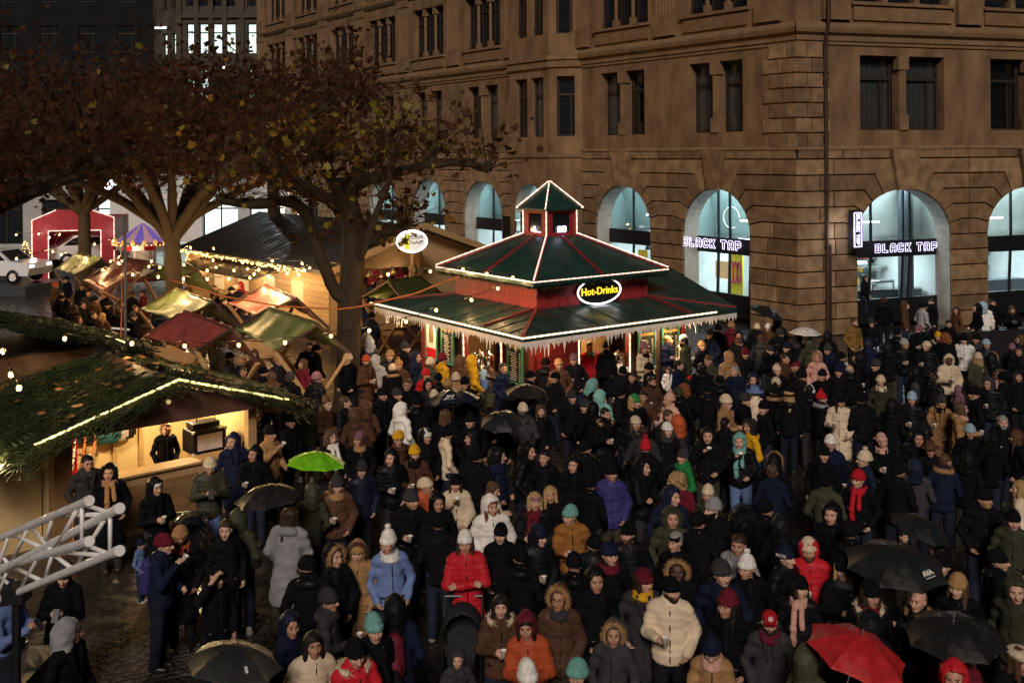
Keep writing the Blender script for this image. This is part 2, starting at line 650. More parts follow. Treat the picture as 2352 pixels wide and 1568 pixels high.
def wall_grid(mb, fc, s0, s1, z0, z1, openings, depth, o=0.0):
    """plane wall with rectangular openings and their reveals"""
    ss = sorted({s0, s1, *[q for op in openings for q in (op[0], op[1]) if s0 < q < s1]})
    zz = sorted({z0, z1, *[q for op in openings for q in (op[2], op[3]) if z0 < q < z1]})
    for i in range(len(ss) - 1):
        for j in range(len(zz) - 1):
            cs, cz = (ss[i] + ss[i + 1]) / 2, (zz[j] + zz[j + 1]) / 2
            if any(op[0] < cs < op[1] and op[2] < cz < op[3] for op in openings):
                continue
            mb.quad(fc.w(ss[i], zz[j], o), fc.w(ss[i + 1], zz[j], o), fc.w(ss[i + 1], zz[j + 1], o), fc.w(ss[i], zz[j + 1], o))
    for a, b, c, d in openings:
        for p, q in (((a, c), (b, c)), ((b, c), (b, d)), ((b, d), (a, d)), ((a, d), (a, c))):
            mb.quad(fc.w(*p, o), fc.w(*q, o), fc.w(*q, o - depth), fc.w(*p, o - depth))


def arch_wall(mb, fc, s0, s1, z0, z1, sc, r, rz, zs, o=0.0, n=18):
    pts = [(sc + r * math.cos(math.pi * i / n), zs + rz * math.sin(math.pi * i / n)) for i in range(n + 1)]   # from s=sc+r to sc-r
    mb.quad(fc.w(sc + r, z0, o), fc.w(s1, z0, o), fc.w(s1, zs, o), fc.w(sc + r, zs, o))
    mb.quad(fc.w(s0, z0, o), fc.w(sc - r, z0, o), fc.w(sc - r, zs, o), fc.w(s0, zs, o))
    mb.quad(fc.w(sc + r, zs, o), fc.w(s1, zs, o), fc.w(s1, z1, o), *[fc.w(*p, o) for p in reversed(pts[1:n // 2 + 1])][:0], fc.w(sc + r, z1, o))
    # spandrels as strips up to z1
    m = mb.f.pop()
    mb.m.pop()
    del mb.v[-len(m):]
    mb.quad(fc.w(sc + r, zs, o), fc.w(s1, zs, o), fc.w(s1, z1, o), fc.w(sc + r, z1, o))
    mb.quad(fc.w(s0, zs, o), fc.w(sc - r, zs, o), fc.w(sc - r, z1, o), fc.w(s0, z1, o))
    for i in range(n):
        p, q = pts[i], pts[i + 1]
        mb.quad(fc.w(q[0], q[1], o), fc.w(p[0], p[1], o), fc.w(p[0], z1, o), fc.w(q[0], z1, o))
    return pts


ZS, ZT = 3.5, 6.75
LC = Vector((10.22, 37.5))
FL = Fac(LC, (-.7, 1), (-1, -.7), True)
FR = Fac(LC, (2.96, 1), (1, -2.96), False)
SPL, SPR = 5.5, 5.98
left_c = [3.97 + SPL * k for k in range(9)]
right_c = [4.62 + SPR * k for k in range(4)]
RL, RR, RZ = 1.75, 2.1, 1.75

hall = thing("stone_building", "large brown sandstone corner building with rusticated arches and tall dark windows", "building", (LC.x, LC.y, 0))
stuff_blocks = MB()
n_blocks = 0


def block(fc, poly, solo):
    """one dressed stone, standing proud of the recessed joints"""
    global n_blocks
    poly = inset_poly(poly, 0.022)
    poly = [(-.05 if a_ < .03 else a_, b_) for a_, b_ in poly]
    if solo and n_blocks < 296:
        mb = MB()
        mb.prism(poly, fc.w, -0.02, 0.075 + rng.uniform(-.006, .01), 0.02)
        mb.build("stone", STONE, hall)
        n_blocks += 1
    else:
        stuff_blocks.prism(poly, fc.w, -0.02, 0.075 + rng.uniform(-.006, .01), 0.02)


THETA = [0, 14, 31, 48, 63.5, 80]
HC = [ZS + 0.58 * i for i in range(6)]


def boundary(i, r, edge):
    t = rad(THETA[i])
    x0, z0 = r * math.cos(t), ZS + RZ * math.sin(t)
    dx, dz = math.cos(t), math.sin(t)
    if i == 0:
        return [(x0, z0), (edge, z0)]
    k = (HC[i] - z0) / dz
    x1 = x0 + dx * k
    if x1 < edge - .05:
        return [(x0, z0), (x1, HC[i]), (edge, HC[i])]
    k = (edge - x0) / dx
    return [(x0, z0), (edge, z0 + dz * k)]


def arch_stones(fc, sc, r, edge, sgn, solo, split):
    """voussoirs that bend into the wall courses, on one side of an arch"""
    for i in range(5):
        lo, hi = boundary(i, r, edge), boundary(i + 1, r, edge)
        t0, t1 = rad(THETA[i]), rad(THETA[i + 1])
        tm = (t0 + t1) / 2
        arc = [(r * math.cos(tm), ZS + RZ * math.sin(tm))]
        xs = split[i % len(split)] if split else None
        if xs and len(hi) == 3 and (len(lo) == 3 or i == 0) and xs > max(hi[1][0], lo[1][0] if i else 0) + .12 and xs < edge - .15:
            zl, zh = lo[-1][1], hi[-1][1]
            pa = (lo[:2] if i else lo[:1]) + [(xs, zl), (xs, zh)] + [hi[1], hi[0]] + arc
            pb = [(xs, zl), (edge, zl), (edge, zh), (xs, zh)]
            polys = [pa, pb]
        else:
            polys = [lo + list(reversed(hi)) + arc]
        for p in polys:
            q = [(sc + sgn * a_, z_) for a_, z_ in p]
            clean = [q[0]]
            for u in q[1:]:
                if abs(u[0] - clean[-1][0]) + abs(u[1] - clean[-1][1]) > 1e-3:
                    clean.append(u)
            block(fc, clean, solo)


def keystone(fc, sc, r, solo):
    t = rad(80)
    x0, z0 = r * math.cos(t), ZS + RZ * math.sin(t)
    x1 = x0 + (ZT - z0) / math.tan(t)
    mb = MB()
    poly = [(sc - x0, z0), (sc, ZS + RZ), (sc + x0, z0), (sc + x1, ZT - .02), (sc - x1, ZT - .02)]
    mb.prism(poly, fc.w, -.02, 0.24, 0.02)
    mb.build("keystone", STONE, hall)
    return x1


def pier_rects(fc, s0, s1, z0, z1, ncourse, solo, joints):
    for j in range(ncourse):
        za, zb = z0 + (z1 - z0) * j / ncourse, z0 + (z1 - z0) * (j + 1) / ncourse
        cuts = [s0, *[s0 + (s1 - s0) * q for q in joints[j % len(joints)]], s1]
        for a_, b_ in zip(cuts[:-1], cuts[1:]):
            block(fc, [(a_, za), (b_, za), (b_, zb), (a_, zb)], solo)


def top_band(fc, s0, s1, skips, solo):
    cur = s0
    for a_, b_ in skips + [(s1, s1)]:
        while cur < a_ - .05:
            e = min(a_, cur + rng.choice((.8, 1.1, 1.5)))
            if a_ - e < .3:
                e = a_
            block(fc, [(cur, HC[5]), (e, HC[5]), (e, ZT), (cur, ZT)], solo)
            cur = e
        cur = b_


for fc, cs, r, sp, nb in ((FR, right_c, RR, SPR, 3), (FL, left_c, RL, SPL, 9)):
    skips = []
    for k in range(nb):
        sc = cs[k]
        if fc is FL and k == 2:
            continue
        base, rev = MB(), MB()
        lo_e = 0.0 if k == 0 else sc - sp / 2
        hi_e = sc + sp / 2
        pts = arch_wall(base, fc, lo_e, hi_e, 0, ZT, sc, r, RZ, ZS)
        for (p, q) in zip(pts[:-1], pts[1:]):
            rev.quad(fc.w(*p, 0), fc.w(*q, 0), fc.w(*q, -.8), fc.w(*p, -.8))
        for sg in (-1, 1):
            rev.quad(fc.w(sc + sg * r, 0, 0), fc.w(sc + sg * r, ZS, 0), fc.w(sc + sg * r, ZS, -.8), fc.w(sc + sg * r, 0, -.8))
        base.build("rear_wall", JOINT, hall)
        rev.build("arch_reveal", REVEAL, hall)
        solo = (fc is FR and k < 2) or (fc is FL and k < 2)
        x1 = keystone(fc, sc, r, solo)
        skips.append((sc - x1, sc + x1))
        for sg in (-1, 1):
            if k == 0 and sg == -1:
                edge = sc
                arch_stones(fc, sc, r, edge, sg, solo, [2.9, 3.3] if fc is FL else [3.1, 3.7])
                pier_rects(fc, 0.0, sc - r, 0, ZS, 6, solo, [[.42], [.62]])
            else:
                arch_stones(fc, sc, r, sp / 2, sg, solo, None)
        # the pier after this arch, one stone per course
        if not (fc is FL and k == 1):
            pier_rects(fc, sc + r, sc + sp - r, 0, ZS, 6, solo, [[]])
        else:
            pier_rects(fc, sc + r, sc + sp / 2, 0, ZS, 6, solo, [[]])
    end = cs[nb - 1] + sp / 2
    if fc is FL:
        top_band(fc, 0.02, cs[1] + sp / 2, skips[:2], True)
        top_band(fc, cs[3] - sp / 2, end, skips[2:], False)
    else:
        top_band(fc, 0.02, end, skips, True)
    # dressed corner stones of the first floor
    for j in range(7):
        za, zb = ZT + .06 + j * .54, ZT + .06 + (j + 1) * .54
        ln = 1.55 if j % 2 else 1.25
        if fc is FR:
            ln -= .15
        block(fc, [(0.0, za), (.62 if j % 2 else .42, za), (.62 if j % 2 else .42, zb), (0.0, zb)], True)
        block(fc, [(.62 if j % 2 else .42, za), (ln, za), (ln, zb), (.62 if j % 2 else .42, zb)], True)
stuff_blocks.build("far_stones", STONE, hall, kind="stuff")

# ---- upper wall, storey by storey
F1 = (7.45, 10.2)
F2 = (12.15, 14.9)
F3 = (16.45, 19.1)
up = MB()
windows = []          # (facade, s, z, width, height, depth)
mull = MB()
for fc, cs, hw, nb, sp in ((FL, left_c, 1.42, 9, SPL), (FR, right_c, 1.9, 3, SPR)):
    ops = []
    for k in range(nb):
        sc = cs[k]
        if fc is FL and k == 2:
            continue
        ops.append((sc - hw, sc + hw, *F1))
        cw = .24
        ww = hw - cw
        for sg in (-1, 1):
            windows.append((fc, sc + sg * (cw + ww / 2) * 1.0, F1[0], ww, F1[1] - F1[0], .42, 1))
        # central shaft between the two windows, with base and capital
        M_ = fc.M(sc, F1[0], -.12)
        c = MB()
        c.box((0, .1, (F1[1] - F1[0]) / 2), (cw * 1.25, .42, F1[1] - F1[0]), None)
        c.box((0, -.04, .28), (cw * 1.7, .30, .56))
        c.box((0, -.04, F1[1] - F1[0] - .25), (cw * 1.9, .30, .5))
        for q in (-1, 0, 1):
            c.tube([(q * .08, -.12, .56), (q * .08, -.12, F1[1] - F1[0] - .5)], .035, 6)
        c.build("window_shaft", TRIM, hall, M_)
        for F in (F2, F3):
            w3 = (2 * hw + .5) / 3
            ops.append((sc - 1.5 * w3, sc + 1.5 * w3, *F))
            for q in (-1, 0, 1):
                windows.append((fc, sc + q * w3, F[0], w3 - .22, F[1] - F[0], .35, 0))
            for q in (-.5, .5):
                c = MB()
                hh = F[1] - F[0]
                c.tube([(0, 0, .35), (0, 0, hh - .4)], .085, 8)
                c.box((0, 0, .17), (.24, .24, .34))
                c.box((0, 0, hh - .2), (.28, .26, .4))
                c.build("window_column", TRIM, hall, fc.M(sc + q * w3, F[0], -.18))
            # sunk panel under the windows
            c = MB()
            c.box((0, 0, -.42), (3 * w3 + .1, .10, .5))
            c.box((0, -.03, -.06), (3 * w3 + .3, .22, .12))
            c.build("sill_panel", TRIM, hall, fc.M(sc, F[0], .03))
    end = cs[nb - 1] + sp / 2
    if fc is FL:
        s_cut = (left_c[2] - SPL / 2, left_c[2] + SPL / 2)
        up = MB()
        wall_grid(up, fc, 0, s_cut[0], ZT, 20.5, [o_ for o_ in ops if o_[1] < s_cut[0]], .5)
        up.build("upper_wall", WALLM, hall)
        up = MB()
        wall_grid(up, fc, s_cut[1], end, ZT, 20.5, [o_ for o_ in ops if o_[0] > s_cut[1]], .5)
        up.build("upper_wall", WALLM, hall)
    else:
        up = MB()
        wall_grid(up, fc, 0, end, ZT, 20.5, ops, .5)
        up.build("upper_wall", WALLM, hall)
    # pilasters of the upper storeys, fluted
    for k in range(nb + 1):
        s_ = cs[0] - sp / 2 + k * sp
        if s_ < .3 or (fc is FL and k in (2, 3)):
            s_ = s_
        for z0, z1 in ((11.45, 15.6), (15.9, 19.8)):
            c = MB()
            hh = z1 - z0
            wd = 1.05
            c.box((0, .02, hh / 2), (wd, .22, hh))
            c.box((0, -.05, .42), (wd + .1, .22, .84))
            for q in range(5):
                c.tube([((q - 2) * .2, -.09, .84), ((q - 2) * .2, -.09, hh - .4)], .055, 6)
            c.box((0, -.05, hh - .2), (wd + .12, .24, .4))
            c.build("pilaster", TRIM, hall, fc.M(max(s_, .75), z0, .06))
    # string courses and cornices: moulded strips along the whole front
    for z0, prof in ((6.74, [(0, 0), (.10, 0), (.10, .05), (.05, .14), (0, .14)]),
                     (10.55, [(0, 0), (.06, 0), (.06, .12), (.12, .14), (.12, .32), (.26, .42), (.30, .55), (.30, .62), (.10, .80), (0, .8)]),
                     (15.55, [(0, 0), (.10, .05), (.22, .22), (.22, .32), (0, .42)]),
                     (19.7, [(0, 0), (.2, .15), (.5, .45), (.55, .7), (0, .8)])):
        c = MB()
        segs = [(0 if fc is FR else 0, end)]
        if fc is FL:
            segs = [(0, s_cut[0]), (s_cut[1], end)]
        for a_, b_ in segs:
            for (o0, h0), (o1, h1) in zip(prof[:-1], prof[1:]):
                # mitred at the corner: extend by the offset
                ea = 0.62 if a_ == 0 else 0
                c.quad(fc.w(a_ - ea * o0, z0 + h0, o0), fc.w(b_, z0 + h0, o0), fc.w(b_, z0 + h1, o1), fc.w(a_ - ea * o1, z0 + h1, o1))
        c.build("cornice", TRIM, hall)

# ---- the canted bay on the left front
bl, br_ = left_c[2] - SPL / 2, left_c[2] + SPL / 2
PB = [FL.w(bl, 0, 0), FL.w(bl + 1.15, 0, 1.0), FL.w(br_ - 1.15, 0, 1.0), FL.w(br_, 0, 0)]
bays = []
for p, q in zip(PB[:-1], PB[1:]):
    d_ = Vector((q.x - p.x, q.y - p.y))
    bays.append((Fac((p.x, p.y), d_, (-d_.y, d_.x) if (-d_.y * -10 + d_.x * -40) > 0 else (d_.y, -d_.x), True), d_.length))
bayw, bayr = MB(), MB()
for i, (fc, ln) in enumerate(bays):
    if i == 1:
        pts = arch_wall(bayw, fc, 0, ln, 0, ZT, ln / 2, 1.2, 1.4, 3.85)
        for (p, q) in zip(pts[:-1], pts[1:]):
            bayr.quad(fc.w(*p, 0), fc.w(*q, 0), fc.w(*q, -.7), fc.w(*p, -.7))
        ops = []
        for F in (F1, F2, F3):
            for q in (.3, .7):
                ops.append((ln * q - .5, ln * q + .5, *F))
        wall_grid(bayw, fc, 0, ln, ZT, 20.5, ops, .4)
    else:
        ops = [(ln / 2 - .42, ln / 2 + .42, *F) for F in (F1, F2, F3)]
        wall_grid(bayw, fc, 0, ln, 0, 20.5, ops, .4)
    for o_ in ops:
        windows.append((fc, (o_[0] + o_[1]) / 2, o_[2], o_[1] - o_[0], o_[3] - o_[2], .3, 1))
    for z0, ov, hh in ((10.62, .12, .30), (10.95, .2, .2), (6.5, .08, .12), (15.6, .15, .3)):
        c = MB()
        c.quad(fc.w(-ov * .5, z0, ov), fc.w(ln + ov * .5, z0, ov), fc.w(ln + ov * .5, z0 + hh, ov), fc.w(-ov * .5, z0 + hh, ov))
        c.quad(fc.w(-ov * .5, z0, 0), fc.w(ln + ov * .5, z0, 0), fc.w(ln + ov * .5, z0, ov), fc.w(-ov * .5, z0, ov))
        c.quad(fc.w(-ov * .5, z0 + hh, 0), fc.w(ln + ov * .5, z0 + hh, 0), fc.w(ln + ov * .5, z0 + hh, ov), fc.w(-ov * .5, z0 + hh, ov))
        c.build("bay_moulding", TRIM, hall)
bayw.build("bay_wall", WALLM, hall)
bayr.build("bay_reveal", REVEAL, hall)

# ---- windows: frame with transom, pane, sometimes a curtain
WIN = {}


def window_meshes(w, h, tr):
    key = (round(w, 2), round(h, 2), tr)
    if key in WIN:
        return WIN[key]
    t = .075
    f = MB()
    f.box((-w / 2 + t / 2, 0, h / 2), (t, .08, h))
    f.box((w / 2 - t / 2, 0, h / 2), (t, .08, h))
    f.box((0, 0, t / 2), (w, .081, t))
    f.box((0, 0, h - t), (w, .081, t * 2))
    f.box((0, -.01, h * .70), (w, .082, .1))
    if tr:
        f.box((w * .22, .005, h * .35), (.05, .05, h * .7))
    f.tube([(-w / 2, -.12, .32), (w / 2, -.12, .32)], .012, 4)
    p = MB()
    p.quad((-w / 2, .03, 0), (w / 2, .03, 0), (w / 2, .03, h), (-w / 2, .03, h))
    c = MB()
    n = 22
    for i in range(n):
        xa, xb = -w / 2 + w * i / n, -w / 2 + w * (i + 1) / n
        ya, yb = .09 + .025 * math.sin(i * 2.1), .09 + .025 * math.sin((i + 1) * 2.1)
        c.quad((xa, ya, .02), (xb, yb, .02), (xb, yb, h * .98), (xa, ya, h * .98))
    WIN[key] = (f.mesh("window_frame"), p.mesh("pane"), c.mesh("curtain"))
    return WIN[key]


WGLASS = glass_mat("upper_window_glass", (0.55, 0.58, 0.62), 0.22, 0.03)
ROOMD = mat("dark_room", (0.02, 0.018, 0.017), 0.9)
back = MB()
for i, (fc, s_, z_, w_, h_, dp, tr) in enumerate(windows):
    fm, pm, cm = window_meshes(w_, h_, tr)
    M_ = fc.M(s_, z_, -dp)
    wo = obj("window", fm, WFRAME, hall, M_)
    if (i * 7) % 5 in (0, 2, 3) and z_ < 11:
        obj("pane", pm, WGLASS, wo, M_)
        obj("curtain", cm, CURT, wo, M_)
    else:
        obj("pane", pm, DGLASS, wo, M_)
# solid behind everything: side walls, roof, dark core
ends = FL.w(left_c[8] + SPL / 2, 0), FR.w(right_c[2] + SPR / 2, 0)
core = MB()
for fc, e in ((FL, left_c[8] + SPL / 2), (FR, right_c[2] + SPR / 2)):
    core.quad(fc.w(-.2, ZT - .6, -.62), fc.w(e, ZT - .6, -.62), fc.w(e, 20.6, -.62), fc.w(-.2, 20.6, -.62))
core.build("dark_room_backing", ROOMD, hall)
roof = MB()
pa, pb, pc_ = FL.w(left_c[8] + SPL / 2, 20.45, .4), FL.w(-.2, 20.45, .5), FR.w(right_c[2] + SPR / 2, 20.45, .4)
ra, rb, rc = FL.w(left_c[8] + SPL / 2, 25, -6), FL.w(5, 25, -6), FR.w(right_c[2] + SPR / 2, 25, -6)
roof.quad(pa, pb, rb, ra)
roof.quad(pb, pc_, rc, rb)
roof.build("roof", DARKROOF, hall)
e_ = left_c[8] + SPL / 2
sw = MB()
sw.quad(FL.w(e_, 0, 0), FL.w(e_, 0, -12), FL.w(e_, 20.5, -12), FL.w(e_, 20.5, 0))
sw.build("end_wall", WALLM, hall)
e2 = right_c[2] + SPR / 2
sw = MB()
sw.quad(FR.w(e2, 0, 0), FR.w(e2, 0, -12), FR.w(e2, 20.5, -12), FR.w(e2, 20.5, 0))
sw.build("end_wall", WALLM, hall)
# rain pipe beside the corner
pp = MB()
pp.tube([FR.w(1.15, 0.1, .14), FR.w(1.15, 10.3, .14), FR.w(1.12, 10.8, .22), FR.w(1.10, 11.4, .42), FR.w(1.1, 20, .42)], .075, 8)
for z_ in (1.2, 3.2, 5.2, 7.2, 9.2):
    pp.tube([FR.w(1.15, z_, .14), FR.w(1.15, z_ + .08, .14)], .10, 8)
pp.tube([FR.w(1.32, 0.1, .1), FR.w(1.32, 3.3, .1)], .045, 6)
pp.build("downpipe", mat("brown_painted_pipe", (0.05, 0.03, 0.022), 0.5), hall)

# ---- lit shop behind each arch
GOODS = [mat("shelf_goods_%d" % i, c_, .5) for i, c_ in enumerate(((.6, .5, .3), (.35, .08, .05), (.1, .2, .25), (.55, .55, .5), (.5, .3, .05)))]


def shop(fc, sc, r, kind, energy):
    hw, z1, dp, zm = r + .45, 5.55, 5.2, 3.15
    a_, b_ = sc - hw, sc + hw
    o0, o1 = -.8, -dp
    room = MB()
    room.quad(fc.w(a_, .3, o1), fc.w(b_, .3, o1), fc.w(b_, zm, o1), fc.w(a_, zm, o1))
    room.quad(fc.w(a_, .3, o0), fc.w(a_, .3, o1), fc.w(a_, zm, o1), fc.w(a_, zm, o0))
    room.quad(fc.w(b_, .3, o0), fc.w(b_, .3, o1), fc.w(b_, zm, o1), fc.w(b_, zm, o0))
    room.quad(fc.w(a_, zm, -2.2), fc.w(b_, zm, -2.2), fc.w(b_, zm, o1), fc.w(a_, zm, o1))
    room.quad(fc.w(a_, .3, o0), fc.w(b_, .3, o0), fc.w(b_, .3, o1), fc.w(a_, .3, o1))
    room.build("shop_room", SHOPWALL, hall, fixn=False)
    # the upper half: curved panel behind the glass, added with its light for a gradient
    upp = MB()
    prof = [(-2.2, zm)] + [(-2.2 + .9 * (1 - math.cos(t)), zm + 2.2 * math.sin(t)) for t in np.linspace(.12, 1.5, 7)] + [(-1.0, z1)]
    for (oa, za), (ob_, zb) in zip(prof[:-1], prof[1:]):
        upp.quad(fc.w(a_, za, oa), fc.w(b_, za, oa), fc.w(b_, zb, ob_), fc.w(a_, zb, ob_))
    upp.quad(fc.w(a_, zm, o0), fc.w(a_, zm, -2.2), fc.w(a_, z1, -2.2), fc.w(a_, z1, o0))
    upp.quad(fc.w(b_, zm, o0), fc.w(b_, zm, -2.2), fc.w(b_, z1, -2.2), fc.w(b_, z1, o0))
    upp.quad(fc.w(a_, z1, o0), fc.w(b_, z1, o0), fc.w(b_, z1, -2.4), fc.w(a_, z1, -2.4))
    upp.build("gradient_panel", SHOPUPG if kind.startswith('bar') else SHOPUP, hall, fixn=False, smooth=True)
    lp = MB()
    lp.box((0, 0, 0), (.62, .22, .05))
    lp.build("upper_lamp", PANELLIGHT, hall, fc.M(sc - r * .15, 3.95, -1.5))
    light("gradient_light", 'AREA', fc.w(sc, z1 - .25, -1.15), energy * .8, (0.86, 1.0, 0.96), hall, size=2.0 * r, rot=fc.M(0, 0).to_3x3().to_4x4(), sizey=.3)  # added strip light, makes the panel brighter towards its top
    for q_ in (-.6, 0, .6):
        lp = MB()
        lp.box((0, 0, 0), (.5, .5, .05))
        lp.build("ceiling_light", PANELLIGHT, hall, fc.M(sc + q_ * hw, zm - .08, -3.2))
    light("ceiling_lamp", 'AREA', fc.w(sc, zm - .2, -2.9), energy * .8, (0.92, 1.0, 0.97), hall, size=2.6, rot=fc.M(0, 0).to_3x3().to_4x4(), sizey=2.0)
    q_ = random.Random(int(sc * 77))
    Mg = fc.M(sc, 0, 0)
    for lev in (1.0, 1.55, 2.1):
        sh_ = MB()
        sh_.box((0, 4.9, lev), (2 * hw - .2, .35, .04))
        sh_.build("shelf", SHOPDARK, hall, Mg)
    for gi in range(5):
        gd = MB()
        for k_ in range(9):
            hh = q_.uniform(.12, .34)
            gd.box((q_.uniform(-hw + .2, hw - .2), 4.85, q_.choice((1.0, 1.55, 2.1)) + .02 + hh / 2), (q_.uniform(.06, .22), .2, hh))
        gd.build("shelf_goods", GOODS[gi], hall, Mg, kind="stuff")
    for k_ in range(2):
        pd_ = MB()
        x_ = q_.uniform(-r * .7, r * .7)
        pd_.lathe([(.02, .28), (.05, .24), (.16, .0), (.15, .0), (.02, .2)], 12, TRS((x_, 1.9 + k_ * .8, 2.35)))
        pd_.tube([(x_, 1.9 + k_ * .8, 2.6), (x_, 1.9 + k_ * .8, 3.15)], .01, 4)
        pd_.build("pendant_lamp", SHOPDARK, hall, Mg, smooth=True)
        pb_ = MB()
        pb_.lathe([(.001, -.03), (.07, 0), (.07, .05), (.001, .08)], 8, TRS((x_, 1.9 + k_ * .8, 2.37)))
        pb_.build("pendant_bulb", NEONSOFT, hall, Mg)
    fr = MB()
    M_ = fc.M(sc, 0, -.78)
    fr.box((0, 0, 2.98), (2 * r + .1, .14, .62), None)
    xs = {'bar': (-r * .42, r * .28, r * .42), 'black': (-r * .35, 0, r * .62)}.get(kind, (-r * .1,))
    for x_ in xs:
        fr.box((x_, 0.0, 4.2), (.07, .09, 2.4))
        fr.bar((x_, .0, 3.25), (x_ - .12, .03, .7), .09, .09)
    fr.box((0, 0, .65), (2 * r + .1, .16, .9))
    fr.build("shop_frame", BLACKM, hall, M_)
    gl = MB()
    gl.box((0, .07, 2.9), (2 * r + .2, .012, 5.0))
    gl.build("shop_glass", CLEAR, hall, M_)
    M2 = fc.M(sc, 0, 0)
    it = MB()
    if kind == 'bar':
        it.box((.3, 2.2, .75), (2 * r, .6, .9))
        it.box((.3, 4.7, 2.85), (2 * r + .6, .5, .5))
        it.build("shop_counter", SHOPDARK, hall, M2)
        st = MB()
        st.box((.3, 2.2, 1.23), (2 * r, .7, .05))
        st.box((.3, 4.2, 1.9), (2 * r, .35, .04))
        st.tube([(.1, 2.0, 1.25), (.1, 2.0, 1.55), (1.1, 2.0, 1.55), (1.1, 2.0, 1.25)], .06, 8)
        st.build("steel_worktop", STEEL, hall, M2)
        gm = MB()
        gm.lathe([(.001, 0), (.035, 0), (.04, .14), (.035, .14), (.03, .02), (.001, .02)], 8)
        gme = gm.mesh("drinking_glass", True)
        GL = mat("drinking_glass", (.55, .6, .6), .1, namt=.1)
        for q in range(26):
            g_ = obj("drinking_glass", gme, GL, None, M2 @ TRS((-1.4 + q * .12, 4.15, 1.925), 0, 1.5))
            tag(g_, "small drinking glass on the long shelf inside the corner bar", "glass", "glasses on the bar shelf")
        cm_ = MB()
        cm_.lathe([(.30, .3), (.30, 5.5)], 14, TRS((r * .62, 1.5, 0)))
        cm_.build("round_pillar", SHOPDARK, hall, M2)
    elif kind == 'black':
        it.box((-1.1, 1.5, 1.9), (.75, .08, .7))
        it.build("lit_menu_panel", LITWARM, hall, M2)
        ps = MB()
        ps.box((-.75, 1.9, 1.75), (.75, .06, 1.7))
        ps.build("yellow_poster", mat("yellow_poster", (.75, .62, .05), .5), hall, M2)
        pk = MB()
        for q in range(3):
            pk.tube([(-.95 + q * .2 + .1 * math.cos(t), 1.85, 1.8 + .45 * math.sin(t)) for t in np.linspace(0, 6.2, 10)], .025, 5)
        pk.build("pink_drawing", mat("pink_print", (.6, .04, .2), .5), hall, M2)
        tiles = MB()
        for q in range(9):
            tiles.box((.6 + q * .13, 3.5, 1.6), (.012, .02, 1.6))
        for q in range(10):
            tiles.box((1.12, 3.49, .9 + q * .17), (1.1, .02, .012))
        tiles.build("tile_joints", WHITEP, hall, M2)
        tb = MB()
        tb.box((1.12, 3.56, 1.6), (1.2, .06, 1.7))
        tb.build("black_tile_wall", SHOPDARK, hall, M2)
        ring = MB()
        ring.tube([(-.05 + .42 * math.cos(t), .9, 4.1 + .42 * math.sin(t)) for t in np.linspace(0, 5.2, 24)], .010, 5)
        ring.build("ring_lamp", NEONSOFT, hall, M2)
    else:
        it.box((0, 2.6, .8), (2 * r, .5, 1.0))
        it.box((-.4, 3.6, 1.8), (1.2, .3, .9))
        it.build("shop_counter", SHOPDARK, hall, M2)
        if kind == 'red':
            rb_ = MB()
            rb_.box((.2, 4.6, 4.2), (3.2, .1, 1.6))
            rb_.box((r * .8, .5, 2.4), (.4, .3, 3.4))
            rb_.build("red_shop_panel", mat("salmon_panel", (.5, .12, .09), .5), hall, M2)
        if kind == 'poster':
            ps = MB()
            ps.box((r * .62, .15, 1.9), (.55, .05, 1.3))
            ps.build("yellow_poster", mat("yellow_window_poster", (.62, .6, .06), .5), hall, M2)
            pk = MB()
            pk.tube([(r * .62 + .15 * math.cos(t), .11, 2.0 + .35 * math.sin(t * 2)) for t in np.linspace(0, 6.2, 14)], .022, 5)
            pk.build("pink_drawing", mat("pink_window_print", (.6, .05, .15), .5), hall, M2)


shop(FR, right_c[0], RR, 'bar', 260)
shop(FR, right_c[1], RR, 'bar2', 210)
shop(FR, right_c[2], RR, 'bar3', 100)
shop(FL, left_c[0], RL, 'black', 190)
shop(FL, left_c[1], RL, 'poster', 120)
shop(FL, left_c[3], RL, 'red', 130)
shop(FL, left_c[4], RL, 'plain', 150)
shop(FL, left_c[5], RL, 'plain', 150)
fcb, lnb = bays[1]
shop(fcb, lnb / 2, 1.2, 'plain', 60)

# ---- the neon shop signs
LET = {
    'B': [[(0, 0), (.62, 0), (.8, .18), (.8, .42), (.68, .54), (.8, .66), (.8, .86), (.64, 1), (0, 1)], [(.24, .2), (.52, .2), (.52, .42), (.24, .42)], [(.24, .6), (.52, .6), (.52, .8), (.24, .8)]],
    'L': [[(0, 0), (.72, 0), (.72, .24), (.26, .24), (.26, 1), (0, 1)]],
    'A': [[(0, 0), (.25, 0), (.25, .3), (.55, .3), (.55, 0), (.8, 0), (.8, .8), (.62, 1), (.18, 1), (0, .8)], [(.25, .5), (.55, .5), (.55, .76), (.25, .76)]],
    'C': [[(.16, 0), (.64, 0), (.8, .16), (.8, .36), (.54, .36), (.54, .22), (.27, .22), (.27, .78), (.54, .78), (.54, .64), (.8, .64), (.8, .84), (.64, 1), (.16, 1), (0, .84), (0, .16)]],
    'K': [[(0, 0), (.25, 0), (.25, .36), (.52, 0), (.84, 0), (.5, .5), (.84, 1), (.52, 1), (.25, .64), (.25, 1), (0, 1)]],
    'T': [[(.27, 0), (.53, 0), (.53, .76), (.8, .76), (.8, 1), (0, 1), (0, .76), (.27, .76)]],
    'P': [[(0, 0), (.25, 0), (.25, .3), (.64, .3), (.8, .46), (.8, .84), (.64, 1), (0, 1)], [(.25, .52), (.54, .52), (.54, .78), (.25, .78)]],
    'D': [[(0, 0), (.6, 0), (.8, .2), (.8, .8), (.6, 1), (0, 1)], [(.25, .22), (.54, .22), (.54, .78), (.25, .78)]],
}


